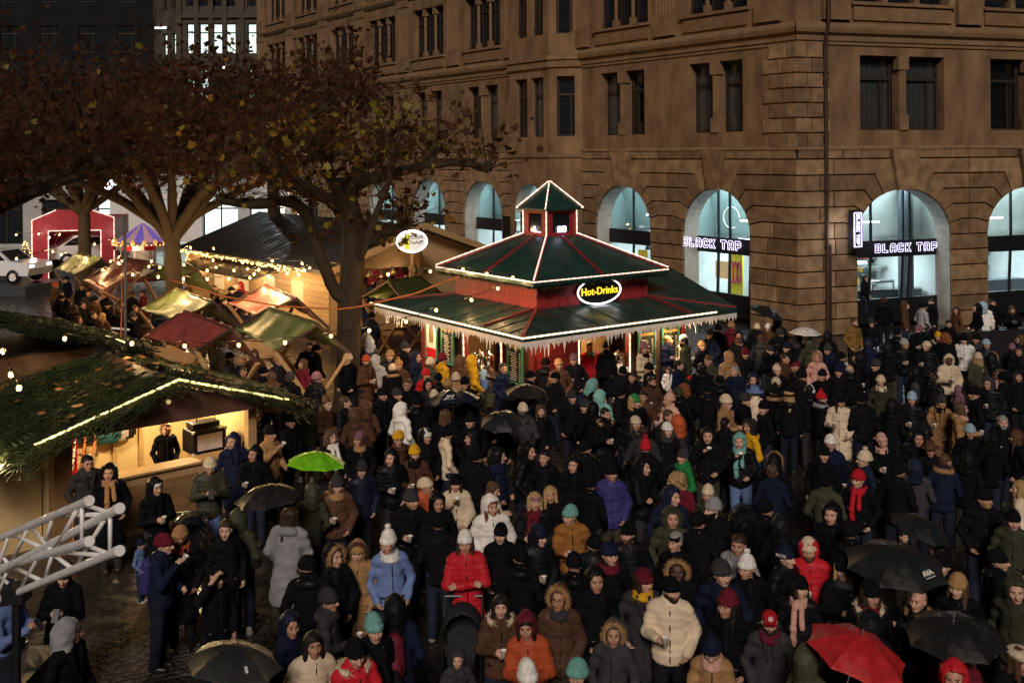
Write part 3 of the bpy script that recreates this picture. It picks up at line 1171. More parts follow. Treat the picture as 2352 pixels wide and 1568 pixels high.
def neon_word(root, word, M_, size, adv=1.05, tube=.022, vertical=False):
    n = len(word)
    tot = sum(adv if c != ' ' else .55 for c in word)
    x = -tot / 2
    for c in word:
        if c != ' ':
            mb = MB()
            for loop in LET[c]:
                if vertical:
                    pts = [((b_ - .5) * size, 0, -(x + a_) * size) for a_, b_ in loop]
                else:
                    pts = [((x + a_) * size, 0, (b_ - .5) * size) for a_, b_ in loop]
                mb.tube(pts, tube * size, 5, closed=True)
            mb.build("letter", NEON, root, M_)
        x += adv if c != ' ' else .55


for fc, sc, z_, wd, lab in ((FL, 4.2, 3.1, 3.2, "white neon sign reading BLACK TAP on the arch left of the corner"),
                            (FR, 4.75, 3.08, 2.85, "white neon sign reading BLACK TAP on the wide arch right of the corner")):
    M_ = fc.M(sc, z_, .02)
    sg = thing("neon_sign", lab, "sign", M_, "neon letters over the arches")
    neon_word(sg, "BLACK TAP", M_, wd / 8.9)
    r_ = MB()
    r_.box((0, .06, -.0), (wd, .02, .04))
    r_.build("carrier_rail", BLACKM, sg, M_)
M_ = FR.M(2.15, 3.85, .45)
sg = thing("box_sign", "tall narrow black box sign with vertical neon lettering BLACK TAP beside the downpipe", "sign", M_)
c = MB()
c.box((0, 0, 0), (.42, .24, 1.4))
c.box((.12, .25, .0), (.06, .5, .3))
c.build("casing", BLACKM, sg, M_)
c = MB()
for xx in (-.15, .15):
    c.box((xx, -.13, 0), (.025, .02, 1.22))
for zz in (-.61, .61):
    c.box((0, -.13, zz), (.32, .02, .025))
c.build("lit_border", NEON, sg, M_)
neon_word(sg, "BLACK TAP", M_ @ Matrix.Translation((0, -.14, 0)), .125, vertical=True, tube=.05)
light("sign_glow", 'POINT', FR.w(1.7, 3.7, .75), 26, (.85, .87, 1), sg, radius=.3)
# ================================================================== small shared builders
def rope(mb, a, b, r=.026, step=.09):
    """rope light: beaded tube from a to b"""
    a, b = Vector(a), Vector(b)
    n = max(2, int((b - a).length / step))
    pts, rs = [], []
    for i in range(n + 1):
        pts.append(a.lerp(b, i / n))
        rs.append(r if i % 2 == 0 else r * .6)
    mb.tube(pts, rs, 5)


def needles(mb, pts, r, n, seed, droop=.3):
    """loose fir garland along a path: short needle tufts"""
    q = random.Random(seed)
    pts = [Vector(p) for p in pts]
    for i in range(n):
        t = q.random() * (len(pts) - 1)
        k = min(int(t), len(pts) - 2)
        p = pts[k].lerp(pts[k + 1], t - k)
        d = Vector((q.gauss(0, 1), q.gauss(0, 1), q.gauss(-droop, .8))).normalized()
        s_ = d.cross(Vector((q.gauss(0, 1), q.gauss(0, 1), q.gauss(0, 1)))).normalized()
        L_ = r * q.uniform(.6, 1.3)
        mb.quad(p - s_ * .012, p + s_ * .012, p + d * L_)


WARM = (1.0, 0.66, 0.34)
# ================================================================== the hot drinks kiosk
KM = TRS((1.03, 28.9, 0), rad(35.76))
kiosk = thing("drinks_kiosk", "red timber drinks kiosk with two-tier green roof, lantern tower and rope lights", "kiosk", KM)


def kb(mb, name, m, parent=kiosk, M=None, **kw):
    return mb.build(name, m, parent, KM if M is None else KM @ M, **kw)


def hip_roof(name, h0, z0, h1, z1, th=.07, m=GREENROOF):
    for k in range(4):
        mb = MB()
        v = [(-h0, -h0, z0), (h0, -h0, z0), (h1, -h1, z1), (-h1, -h1, z1)]
        w = [(x, y, z - th) for x, y, z in v]
        mb.raw(v + w, [(0, 1, 2, 3), (7, 6, 5, 4), (0, 4, 5, 1), (1, 5, 6, 2), (2, 6, 7, 3), (3, 7, 4, 0)])
        kb(mb, name, m, M=Matrix.Rotation(k * math.pi / 2, 4, 'Z'))


hip_roof("lower_roof_panel", 3.55, 2.50, 1.86, 2.78)
hip_roof("upper_roof_panel", 2.25, 3.52, .50, 4.44)
hip_roof("lantern_roof_panel", .64, 5.19, .012, 5.88, .05)
rr = MB()
rr.raw([(1.9, -1.9, 2.79), (3.58, -3.57, 2.515), (4.5, 0, 3.27), (1.9, .4, 3.45), (5.3, 3.0, 2.5)], [(0, 1, 2, 3), (1, 4, 2)])
kb(rr, "rear_roof_panel", GREENROOF)
tr_ = MB()
for k in range(4):
    Rk = Matrix.Rotation(k * math.pi / 2, 3, 'Z')
    for a_, b_ in (((-3.55, -3.55, 2.53), (-1.86, -1.86, 2.81)), ((1.86, -1.86, 2.81), (1.86, -3.5, 2.535)),
                   ((-.0, -.5, 4.46), (0, -2.22, 3.55)), ((-2.25, -2.25, 3.54), (-.5, -.5, 4.46))):
        tr_.bar(Rk @ Vector(a_), Rk @ Vector(b_), .09, .05)
kb(tr_, "roof_rib", REDTRIM)
ff = MB()
for k in range(4):
    Rk = Matrix.Rotation(k * math.pi / 2, 3, 'Z')
    ff.bar(Rk @ Vector((-3.56, -3.56, 2.44)), Rk @ Vector((3.56, -3.56, 2.44)), .05, .13)
    ff.bar(Rk @ Vector((-2.27, -2.27, 3.47)), Rk @ Vector((2.27, -2.27, 3.47)), .05, .12)
kb(ff, "eave_board", GREENROOF)
for k in range(4):
    Rk = Matrix.Rotation(k * math.pi / 2, 3, 'Z')
    for x_ in (-2.9, -2.3, -1.2, -.45, .35, 1.1, 2.4, 3.0):
        if abs(x_) > 1.86:
            t_ = (3.55 - abs(x_)) / (3.55 - 1.86)
            e_top = (x_, -abs(x_), 2.515 + .28 * t_)
        else:
            e_top = (x_, -1.9, 2.79)
        sm_ = MB()
        sm_.bar(Rk @ Vector((x_, -3.54, 2.512)), Rk @ Vector(e_top), .03, .018)
        kb(sm_, "roof_seam", GREENROOF)
# vertical boards of the drum
pl = MB()
pl.box((0, 0, .34), (.118, .03, .70))
plank_me = pl.mesh("board")
for k, face in enumerate((0, -90)):
    Rk = Matrix.Rotation(rad(face), 4, 'Z')
    for i in range(30):
        obj("board", plank_me, REDWOOD, kiosk, KM @ Rk @ TRS((-1.82 + i * .1255, -1.88 - rng.uniform(0, .006), 2.74)))
core = MB()
core.box((0, 0, 3.1), (3.74, 3.74, .75))
kb(core, "drum_core", REDTRIM)
# lantern
pl2 = MB()
pl2.box((0, 0, .4), (.098, .03, .82))
lp_me = pl2.mesh("lantern_board")
for k in range(4):
    Rk = Matrix.Rotation(k * math.pi / 2, 4, 'Z')
    for i in (0, 1, 8, 9):
        obj("lantern_board", lp_me, REDWOOD, kiosk, KM @ Rk @ TRS((-.45 + i * .1, -.5, 4.38)))
    s = MB()
    s.box((0, -.5, 4.46), (.62, .03, .16))
    kb(s, "lantern_rail", REDWOOD, M=Rk)
    s = MB()
    s.box((0, -.5, 5.12), (.62, .03, .14))
    kb(s, "lantern_rail", REDWOOD, M=Rk)
    s = MB()
    s.box((0, -.47, 4.8), (.62, .012, .56))
    kb(s, "lantern_pane", DGLASS, M=Rk)
for Rz, word, sx in ((0, "AD", .16), (-90, "L", .16)):
    Mx = KM @ Matrix.Rotation(rad(Rz), 4, 'Z') @ TRS((0.04, -.515, 4.62))
    neon_word(kiosk, word, Mx, sx, tube=.06)  # emissive letters set just outside the lantern panes
nl = MB()
for i in range(2):
    nl.box((.14 + i * .09, -.515, 4.55), (.04, .01, .03))
kb(nl, "pane_dot", NEON, M=Matrix.Rotation(rad(-90), 4, 'Z'))
fin = MB()
fin.lathe([(.001, 5.86), (.035, 5.9), (.02, 6.0), (.001, 6.08)], 8)
kb(fin, "finial", REDTRIM)
# rope lights along every visible edge
rl = MB()
h = 2.29
for a_, b_ in (((-h, -h, 3.52), (h, -h, 3.52)), ((-h, -h, 3.52), (-h, h, 3.52)), ((-h, -h, 3.58), (-.53, -.53, 4.5)),
               ((h, -h, 3.58), (.53, -.53, 4.5)), ((-h, h, 3.58), (-.53, .53, 4.5)), ((-.53, -.53, 4.45), (-.53, -.53, 5.15)),
               ((.53, -.53, 4.45), (.53, -.53, 5.15)), ((-.53, .53, 4.45), (-.53, .53, 5.15)),
               ((-.66, -.66, 5.2), (-.02, -.02, 5.92)), ((.66, -.66, 5.2), (.02, -.02, 5.92)), ((-.66, .66, 5.2), (-.02, .02, 5.92)),
               ((.53, -.53, 5.15), (.66, -.66, 5.2)), ((-.53, .53, 5.15), (-.66, .66, 5.2))):
    rope(rl, a_, b_, .021)
kb(rl, "rope_light", ROPEPINK)
rl = MB()
h = 3.65
rope(rl, (-h, -h, 2.48), (2.7, -h, 2.48), .026)
rope(rl, (-h, -h, 2.48), (-h, h, 2.48), .026)
for x_ in (-1.12, .58):
    rope(rl, (x_, -2.6, .95), (x_, -2.6, 2.3), .02)
for y_ in (-1.32, .42):
    rope(rl, (-2.6, y_, .95), (-2.6, y_, 2.3), .02)
kb(rl, "rope_light", ROPE)
# garland under the upper eave
gm_ = MB()
needles(gm_, [(-2.25, 2.25, 3.40), (-2.25, -2.25, 3.40), (2.25, -2.25, 3.40)], .13, 2600, 3)
kb(gm_, "fir_garland", FIRM, fixn=False, kind="stuff")
# icicle fringe
for k, face in enumerate((0, -90)):
    q = random.Random(5 + k)
    fr = MB()
    x = -3.56
    lvl = .2
    fr.prism([(-3.56, 2.43), (3.56, 2.43), (3.56, 2.27), (-3.56, 2.27)], lambda a_, b_, o: (a_, -3.565 + o, b_), -.012, 0)
    while x < 3.5:
        w = q.uniform(.05, .17)
        d = q.uniform(.16, .34) if q.random() < .22 else q.uniform(.03, .15)
        x2 = min(3.56, x + w)
        m_ = x + (x2 - x) * q.uniform(.3, .7)
        fr.prism([(x, 2.275), (x2, 2.275), (m_ + .012, 2.27 - d * .55), (m_, 2.27 - d), (m_ - .016, 2.27 - d * .5)], lambda a_, b_, o: (a_, -3.565 + o, b_), -.012, 0)
        x = x2 + (q.uniform(0, .05) if q.random() < .3 else 0)
    kb(fr, "icicle_fringe", FRINGE, M=Matrix.Rotation(rad(face), 4, 'Z'))
# body under the roof
deck = MB()
deck.box((0, 0, .06), (5.9, 5.9, .12))
kb(deck, "deck", WOODD)
cl = MB()
cl.box((0, 0, 2.36), (6.6, 6.6, .04))
kb(cl, "ceiling", WOODM)
BWALL = WOODD
for face, spans, opens in ((0, [(-2.55, -1.1), (.6, 2.55)], [(-1.1, .6)]), (-90, [(-2.55, -.4), (1.3, 2.55)], [(-.4, 1.3)])):
    Rk = Matrix.Rotation(rad(face), 4, 'Z')
    for a_, b_ in spans:
        w = MB()
        n = int((b_ - a_) / .14)
        for i in range(n):
            w.box((a_ + (i + .5) * (b_ - a_) / n, -2.5 - .006 * (i % 2), 1.24), ((b_ - a_) / n - .006, .05, 2.22))
        kb(w, "wall_panel", REDWOOD if face == 0 and a_ < 0 else BWALL, M=Rk)
    for a_, b_ in opens:
        w = MB()
        w.box(((a_ + b_) / 2, -2.45, .57), (b_ - a_, .08, .9))
        kb(w, "counter_front", REDWOOD, M=Rk)
        w = MB()
        w.box(((a_ + b_) / 2, -2.55, 1.04), (b_ - a_ + .1, .55, .05))
        kb(w, "counter_top", STEEL, M=Rk)
        w = MB()
        w.box(((a_ + b_) / 2, -1.0, 1.25), (b_ - a_ + 1.2, .06, 2.2))
        kb(w, "inner_wall", WOODL, M=Rk)
for k_ in (90, 180):
    rw = MB()
    rw.box((0, -2.4, 1.24), (4.9, .06, 2.2))
    kb(rw, "rear_wall", WOODL, M=Matrix.Rotation(rad(k_), 4, 'Z'))
posts = MB()
for x_, y_ in ((-2.55, -2.55), (2.55, -2.55), (-2.55, 2.55), (-1.1, -2.53), (.6, -2.53), (-2.53, .4), (-2.53, -1.3)):
    posts.box((x_, y_, 1.24), (.11, .11, 2.24))
kb(posts, "post", REDTRIM)
rc = MB()
n = 16
for i in range(n):
    xa, xb = .2 + i * .07, .2 + (i + 1) * .07
    rc.quad((xa, -1.1 + .03 * math.sin(i * 1.7), .5), (xb, -1.35 + .03 * math.sin(i * 1.7 + 1.7), .5), (xb, -1.35 + .03 * math.sin(i * 1.7 + 1.7), 2.3), (xa, -1.1 + .03 * math.sin(i * 1.7), 2.3))
kb(rc, "red_curtain", REDCLOTH, M=Matrix.Rotation(rad(-90), 4, 'Z'), fixn=False)
for loc, e in (((-.3, -1.8, 2.15), 75), ((-1.8, -.4, 2.15), 75), ((1.6, -3.15, 2.2), 80), ((-3.15, 1.6, 2.2), 80), ((-3.1, -3.1, 2.2), 40)):
    light("kiosk_lamp", 'POINT', KM @ Vector(loc), e, WARM, kiosk, radius=.12)
# menu boards with chalk lines, hung outside
bm_ = MB()
bm_.box((0, 0, 0), (.56, .03, 1.0))
bme = bm_.mesh("board_panel")
bf = MB()
for x_ in (-.29, .29):
    bf.box((x_, -.01, 0), (.05, .05, 1.06))
for z_ in (-.52, .52):
    bf.box((0, -.01, z_), (.62, .051, .05))
bfe = bf.mesh("board_frame")


def menu_board(face, x_, lab, poster=False):
    Mx = KM @ Matrix.Rotation(rad(face), 4, 'Z') @ TRS((x_, -2.62, 1.55))
    t = thing("menu_board", lab, "menu board", Mx, "menu boards on the kiosk")
    if poster:
        p_ = MB()
        p_.box((0, 0, 0), (.56, .03, 1.0))
        p_.build("board_panel", WHITEP, t, Mx)
        p_ = MB()
        p_.box((0, -.018, -.36), (.55, .01, .26))
        p_.build("red_band", REDCLOTH, t, Mx)
        p_ = MB()
        p_.lathe([(.001, -.1), (.10, -.1), (.13, .2), (.08, .42), (.001, .42)], 8, TRS((0, -.02, .02), 0, (1, .05, 1)))
        p_.build("printed_jug", WOODM, t, Mx)
    else:
        obj("board_panel", bme, CHALK, t, Mx)
        q = random.Random(int(x_ * 100))
        c = MB()
        for r_ in range(13):
            z_ = .22 - r_ * .055
            c.box((-.06 + q.uniform(-.02, .02), -.018, z_), (q.uniform(.16, .30), .004, .018))
            c.box((.2, -.018, z_), (.05, .004, .018))
        c.build("chalk_lines", CHALKW, t, Mx)
        c = MB()
        c.tube([(-.2 + .05 * math.cos(a_), -.02, .2 + .05 * math.sin(a_)) for a_ in np.linspace(0, 6.28, 9)], .006, 4)
        c.build("chalk_ring", CHALKW, t, Mx)
        tm = text_mesh("Getränke", .13, .002)
        obj("heading", tm, YELLET_DIM, t, Mx @ TRS((0, -.02, .38), rx=rad(90)))
    obj("board_frame", bfe, GREENP, t, Mx)
    return t


YELLET_DIM = mat("yellow_chalk", (.75, .42, .05), .6)
menu_board(0, 1.15, "black chalk menu board in green frame right of the kiosk's bright counter")
menu_board(0, 2.02, "black chalk menu board at the right end of the kiosk, behind the men with cups")
menu_board(-90, 1.95, "tall black chalk menu board next to the kiosk's front corner post")
menu_board(-90, -1.15, "black chalk menu board left of the counter with the red curtain")
menu_board(-90, -2.0, "white and red poster in green frame at the kiosk's left end", True)
# oval sign
Mx = KM @ TRS((.0, -2.06, 3.1))
so = thing("oval_sign", "black oval sign with yellow lettering Hot-Drinks ringed by white lights", "sign", Mx)
c = MB()
ov = [(.72 * math.cos(t), .33 * math.sin(t)) for t in np.linspace(0, 2 * math.pi, 33)[:-1]]
c.prism(ov, lambda a_, b_, o: (a_, o, b_), -.03, .03)
c.build("panel", OVALBG, so, Mx)
c = MB()
c.tube([(a_ * 1.01, -.03, b_ * 1.01) for a_, b_ in ov], .022, 6, closed=True)
c.build("light_ring", NEONSOFT, so, Mx)
obj("lettering", text_mesh("Hot-Drinks", .27, .004, .003), YELLET, so, Mx @ TRS((0, -.045, 0), rx=rad(90)))
# urns and small goods on the counters
um = MB()
um.lathe([(.001, 0), (.15, 0), (.15, .38), (.13, .42), (.05, .45), (.03, .5), (.001, .5)], 14)
um.tube([(0, -.15, .08), (0, -.21, .08), (0, -.21, .04)], .015, 5)
ume = um.mesh("urn", True)
for i, (face, x_, lab) in enumerate(((-90, .55, "left of the two steel hot drink urns before the red curtain"), (-90, .98, "right of the two steel hot drink urns by the red curtain"),
                                     (0, .05, "left steel urn on the counter behind the tall man's shoulder"), (0, .42, "right steel urn beside the rope-lit post of the kiosk counter"))):
    Mx = KM @ Matrix.Rotation(rad(face), 4, 'Z') @ TRS((x_ if face == 0 else -x_ + 1.0, -2.4 if face else -2.35, 1.067))
    tag(obj("drinks_urn", ume, STEEL, None, Mx), lab, "urn", "hot drink urns")
tb_ = MB()
tb_.box((0, 0, .05), (.32, .22, .1))
tb_.box((0, .06, .13), (.2, .04, .1))
tag(tb_.build("card_terminal", WHITEP, None, KM @ TRS((.25, -2.62, 1.067))), "white till on the kiosk counter beside the tall man", "till")

# ================================================================== the fir-roofed hut at the lower left
HA, HB = Vector((-7.75, 17.6, 0)), Vector((-4.97, 20.0, 0))
hu = (HB - HA).normalized()
HM = frame(HA, hu, (-hu.y, hu.x, 0), (0, 0, 1))
hut = thing("market_hut", "open wooden market hut with fir-covered gable roof and yellow rope light", "hut", HM)


def hb(mb, name, m, parent=hut, M=None, **kw):
    return mb.build(name, m, parent, HM if M is None else HM @ M, **kw)


HL = 3.67
RX, RZt, EL, ER, EZ = 1.95, 2.72, -.42, 4.05, 2.02
rf = MB()
for xe in (EL, ER):
    v = [(RX, -.5, RZt), (RX, 3.2, RZt), (xe, 3.2, EZ), (xe, -.5, EZ)]
    w = [(x, y, z - .06) for x, y, z in v]
    rf.raw(v + w, [(0, 1, 2, 3), (7, 6, 5, 4), (0, 4, 5, 1), (1, 5, 6, 2), (2, 6, 7, 3), (3, 7, 4, 0)])
roof_o = hb(rf, "roof", WOODD)
gb = MB()
gb.prism([(EL + .45, EZ - .02), (ER - .45, EZ - .06), (ER - .42, EZ + .04), (RX, RZt - .1), (EL + .42, EZ + .04)], lambda a_, b_, o: (a_, -.40 + o, b_), -.02, .02)
hb(gb, "gable_board", mat("stained_plywood", (.13, .065, .05), .55, nscale=5, stretch=(1, 1, 6), namt=.3))
rp = MB()
rope(rp, (EL - .05, -.55, EZ + .03), (RX, -.55, RZt + .03), .024, .07)
rope(rp, (RX, -.55, RZt + .03), (ER + .05, -.55, EZ + .03), .024, .07)
hb(rp, "rope_light", ROPEYEL)
lb = MB()
lb.lathe([(.001, -.03), (.04, -.02), (.04, .02), (.001, .03)], 8, TRS((RX - .15, -.45, 2.36), rx=rad(90)))
hb(lb, "round_lamp", LITWARM)
po = MB()
po.box((.1, 0, 1.0), (.3, .28, 2.0))
hb(po, "front_post", WOODM)
po = MB()
po.box((HL - .08, 0, 1.0), (.17, .17, 2.0))
po.bar((HL - .08, 0, 1.45), (HL + .32, 0, 1.95), .07, .07)
hb(po, "front_post", WOODL)
for i in range(6):
    pn = MB()
    pn.box((HL / 2 + .12, .02 + .004 * (i % 2), .09 + i * .172), (HL - .42, .05, .166))
    hb(pn, "counter_plank", WOODM if i < 5 else WOODL)
ct = MB()
ct.box((HL / 2 + .1, .14, 1.06), (HL - .4, .42, .04))
hb(ct, "counter_top", WOODL)
PLYW = mat('pale_plywood', (.56, .42, .22), .6, nscale=2, namt=.15)
iw = MB()
iw.box((HL / 2, 2.55, 1.1), (HL, .05, 2.2))
iw.box((.0, 1.35, 1.05), (.05, 2.4, 2.1))
iw.box((HL, 1.35, 1.05), (.05, 2.4, 2.1))
hb(iw, "inner_wall", PLYW)
for k in range(7):
    iv = MB()
    iv.box((.35 + k * .52, 2.50, 1.1), (.06, .05, 2.2))
    hb(iv, "wall_batten", WOODL)
fl = MB()
fl.box((HL / 2, 1.3, .06), (HL, 2.5, .1))
hb(fl, "floor", WOODM)
sd = MB()
sd.box((-1.15, .55, .95), (2.2, .05, 1.9))
sd.box((-1.15, .55, 1.93), (2.3, .12, .06))
hb(sd, "side_screen", PLYW)
for loc, e in (((1.0, 1.3, 1.95), 120), ((2.8, 1.3, 1.95), 120), ((-1.0, -.4, 1.85), 45)):
    light("hut_lamp", 'POINT', HM @ Vector(loc), e, (1.0, .72, .36), hut, radius=.06)


# fir branches laid over a roof
def fir_spray_mesh(seed, L_=.62):
    q = random.Random(seed)
    mb = MB()
    mb.tube([(0, 0, 0), (0, L_ * .5, .015), (0, L_, -.03)], [.008, .006, .003], 3)
    stems = [((0, 0, 0), (0, L_, -.03), L_)]
    for i in range(6):
        for sg in (-1, 1):
            t = .12 + i * .14
            ln = L_ * (.48 - .05 * i) * q.uniform(.85, 1.1)
            a_ = (0, L_ * t, .01)
            b_ = (sg * ln * .75, L_ * t + ln * .62, q.uniform(-.05, .02))
            stems.append((a_, b_, ln))
    for a_, b_, ln in stems:
        a_, b_ = Vector(a_), Vector(b_)
        d = (b_ - a_).normalized()
        sx = Vector((d.y, -d.x, 0)).normalized()
        n = max(4, int(ln / .04))
        for i in range(n):
            p = a_.lerp(b_, (i + .3) / n)
            for sg in (-1, 1):
                tip = p + d * .03 + sx * sg * .042 + Vector((0, 0, q.uniform(-.012, .022)))
                mb.quad(p - d * .011, p + d * .011, tip)
    return mb.mesh("fir_branch")


FIRS = [fir_spray_mesh(s_) for s_ in (1, 2, 3)]


def fir_cover(parent, Mroof, rx, rzt, el, er, ez, y0, y1, n, seed, big=1.35, nmax=290):
    q = random.Random(seed)
    pack = MB()
    for i in range(n):
        left = q.random() < (rx - el) / (er - el)
        xe = el if left else er
        t = q.random()
        edge = i % 8 == 0
        y = q.uniform(y0 + .05, y0 + .3) if edge else q.uniform(y0 + .3, y1)
        x = rx + (xe - rx) * t
        z = rzt + (ez - rzt) * t + q.uniform(.01, .07)
        down = math.atan2(ez - rzt, abs(xe - rx))
        head = (math.pi / 2 if left else -math.pi / 2) + q.gauss(0, .5)
        if edge:
            head = (math.pi - .2 if left else math.pi + .2) + q.gauss(0, .5)
        Ml = Mroof @ Matrix.Translation((x, y, z)) @ Matrix.Rotation(-down if not left else down, 4, 'Y') @ Matrix.Rotation(head, 4, 'Z') @ Matrix.Rotation(q.uniform(-.16, .04) - (.08 if edge else 0), 4, 'X') @ Matrix.Scale(big * q.uniform(.8, 1.25) * (.42 if edge else 1), 4)
        if i < nmax:
            obj("fir_branch", FIRS[i % 3], FIRM, parent, Ml)
        else:
            me = FIRS[i % 3]
            pack.raw([Ml @ v.co for v in me.vertices], [tuple(p.vertices) for p in me.polygons])
    pack.build("fir_thatch", FIRM, parent, kind="stuff", fixn=False)


fir_cover(hut, HM, RX, RZt, EL, ER, EZ, -.5, 3.1, 640, 4, 2.0)
# fallen plane leaves lying on the fir roof
LEAF_PTS = [(0, 0), (.10, .02), (.32, -.06), (.26, .12), (.50, .30), (.27, .36), (.30, .60), (.13, .52), (0, .95), (-.13, .52), (-.30, .60), (-.27, .36), (-.50, .30), (-.26, .12), (-.32, -.06), (-.10, .02)]
lm = MB()
lm.raw([(x, y, .08 * abs(x) * 2 + .05 * y) for x, y in LEAF_PTS], [tuple(range(len(LEAF_PTS)))])
leaf_me = lm.mesh("fallen_leaf")
FLEAF = mat("fallen_orange_leaf", (.28, .11, .03), .45, rnd=.35)
q = random.Random(8)
for i in range(34):
    left = q.random() < .6
    t = q.random() * .85
    xe = EL if left else ER
    o_ = obj("fallen_leaf", leaf_me, FLEAF, None, HM @ Matrix.Translation((RX + (xe - RX) * t, q.uniform(-.45, 2.4), RZt + (EZ - RZt) * t + .11)) @ TRS((0, 0, 0), q.uniform(0, 6.28), .17, rx=q.uniform(-.3, .3), ry=q.uniform(-.3, .3)))
    tag(o_, "fallen orange plane leaf lying on the fir-covered hut roof", "leaf", "leaves on the hut roof")
q = random.Random(81)
for (x_, y_) in ((372, 1448), (690, 1330), (520, 1560), (1290, 1490)):
    p = atz(x_, y_, 0.02)
    tag(obj("fallen_leaf", leaf_me, FLEAF, None, TRS(p, q.uniform(0, 6), .2)), {372: "yellow leaf on the wet paving by the man with the child carrier", 690: "leaf on the wet ground below the black umbrella at the left", 520: "leaf on the wet paving at the bottom edge", 1290: "leaf on dark ground between the front row people"}[x_], "leaf")
# things inside the hut
Mx = HM @ TRS((1.25, 2.42, 1.35))
db = thing("power_distributor", "black power distribution board with three red sockets inside the hut", "power board", Mx)
c = MB()
c.box((0, 0, .1), (.62, .12, .62))
c.build("box", BLACKM, db, Mx)
for i in range(3):
    c = MB()
    c.lathe([(.001, 0), (.07, 0), (.075, .08), (.05, .1), (.001, .1)], 10, TRS((-.2 + i * .2, -.06, .05), rx=rad(90)))
    c.build("red_socket", REDCLOTH, db, Mx)
    c = MB()
    c.tube([(-.2 + i * .2, -.16, .05), (-.2 + i * .2, -.22, -.1), (-.22 + i * .16, -.2, -.5), (-.3 + i * .1, -.15, -.9)], .022, 6)
    c.build("cable", ORANGECABLE if i else WHITEP, db, Mx, smooth=True)
c = MB()
for i in range(12):
    xa, xb = .86 + i * .022, .86 + (i + 1) * .022
    ya = lambda t: 2.3 + .03 * math.sin(t * 1.9)
    c.quad((xa, ya(i), .4), (xb, ya(i + 1), .4), (xb, ya(i + 1), 1.95), (xa, ya(i), 1.95))
tag(c.build("red_banner", REDCLOTH, None, HM, fixn=False), "long red cloth hanging on the hut's back wall beside the sockets", "cloth")
for i, (x_, col, lab) in enumerate(((2.05, (.02, .02, .02), "black jacket hanging on the hut's back wall behind the worker"), (1.88, (.5, .45, .42), "pale jacket hanging behind the hooded worker in the hut"),
                                    (1.72, (.03, .10, .11), "dark teal jacket hanging left of the worker in the hut"))):
    c = MB()
    c.lathe([(.001, .75), (.05, .72), (.15, .62), (.19, .3), (.21, 0), (.001, 0)], 12, TRS((0, 0, 0), 0, (1, .45, 1)))
    for sg in (-1, 1):
        c.tube([(sg * .13, 0, .62), (sg * .2, 0, .35), (sg * .2, -.02, .05)], [.06, .055, .045], 7)
    tag(c.build("hanging_jacket", CLOTH, None, HM @ TRS((x_, 2.38 - .05 * i, 1.1)), smooth=True, color=col), lab, "jacket", "jackets in the hut")
c = MB()
c.box((0, 0, .16), (.36, .14, .32))
c.tube([(-.12, 0, .32), (-.1, 0, .62), (.1, 0, .62), (.12, 0, .32)], .012, 5)
tag(c.build("cloth_bag", CLOTH, None, HM @ TRS((.55, 2.36, 1.02)), color=(.45, .25, .12)), "tan shopping bag with red handles on the hut wall left of the red cloth", "bag")
Mx = HM @ TRS((3.0, .75, 1.05))
fc_ = thing("flight_case", "silver-cornered rack case with audio equipment on the hut's right side", "equipment case", Mx)
c = MB()
c.box((0, 0, .2), (.66, .5, .42))
c.build("case", BLACKM, fc_, Mx)
c = MB()
for x_ in (-.32, .32):
    for z_ in (.0, .41):
        c.box((x_, -.24, z_), (.05, .05, .05))
c.box((0, -.252, .2), (.5, .01, .3))
c.build("metal_corner", ALU, fc_, Mx)
c = MB()
c.box((0, .05, .48), (.55, .3, .1))
c.tube([(-.15, 0, .5), (-.15, 0, 1.0)], .01, 4)
c.tube([(.22, 0, .5), (.22, 0, .95)], .01, 4)
c.box((.22, 0, .92), (.05, .03, .14))
c.build("radio_unit", BLACKM, fc_, Mx)
c = MB()
q = random.Random(3)
for i in range(8):
    x_ = .3 + q.uniform(0, .35)
    c.tube([(x_, .5, 1.9), (x_ - .1, .5, 1.6), (x_ + q.uniform(-.1, .3), .5, 1.4), (x_ + .1, .5, q.uniform(1.15, 1.3))], .006, 4)
tag(c.build("cable_tangle", BLACKCABLE, None, HM), "tangle of thin black cables hanging inside the hut's left side", "cables")

# second fir-covered hut behind, mostly its roof shows
H2 = frame(Vector((-13.9, 22.6, 0)), hu, (-hu.y, hu.x, 0), (0, 0, 1))
hut2 = thing("market_hut", "dark fir-covered hut roof behind the lit hut at the left edge", "hut", H2)
c = MB()
for xe in (-.8, 5.2):
    c.raw([(2.2, -.5, 2.95), (2.2, 3.6, 2.95), (xe, 3.6, 2.1), (xe, -.5, 2.1)], [(0, 1, 2, 3)])
c.build("roof", WOODD, hut2, H2, fixn=False)
c = MB()
c.box((2.2, 1.6, 1.0), (5.2, 3.2, 2.0))
c.build("wall", WOODM, hut2, H2)
fir_cover(hut2, H2, 2.2, 2.95, -.8, 5.2, 2.1, -.5, 3.6, 700, 14, 2.2, 200)
c = MB()
rope(c, (5.3, -.5, 2.13), (5.3, 3.2, 2.13), .02)
c.build("rope_light", ROPEYEL, hut2, H2)

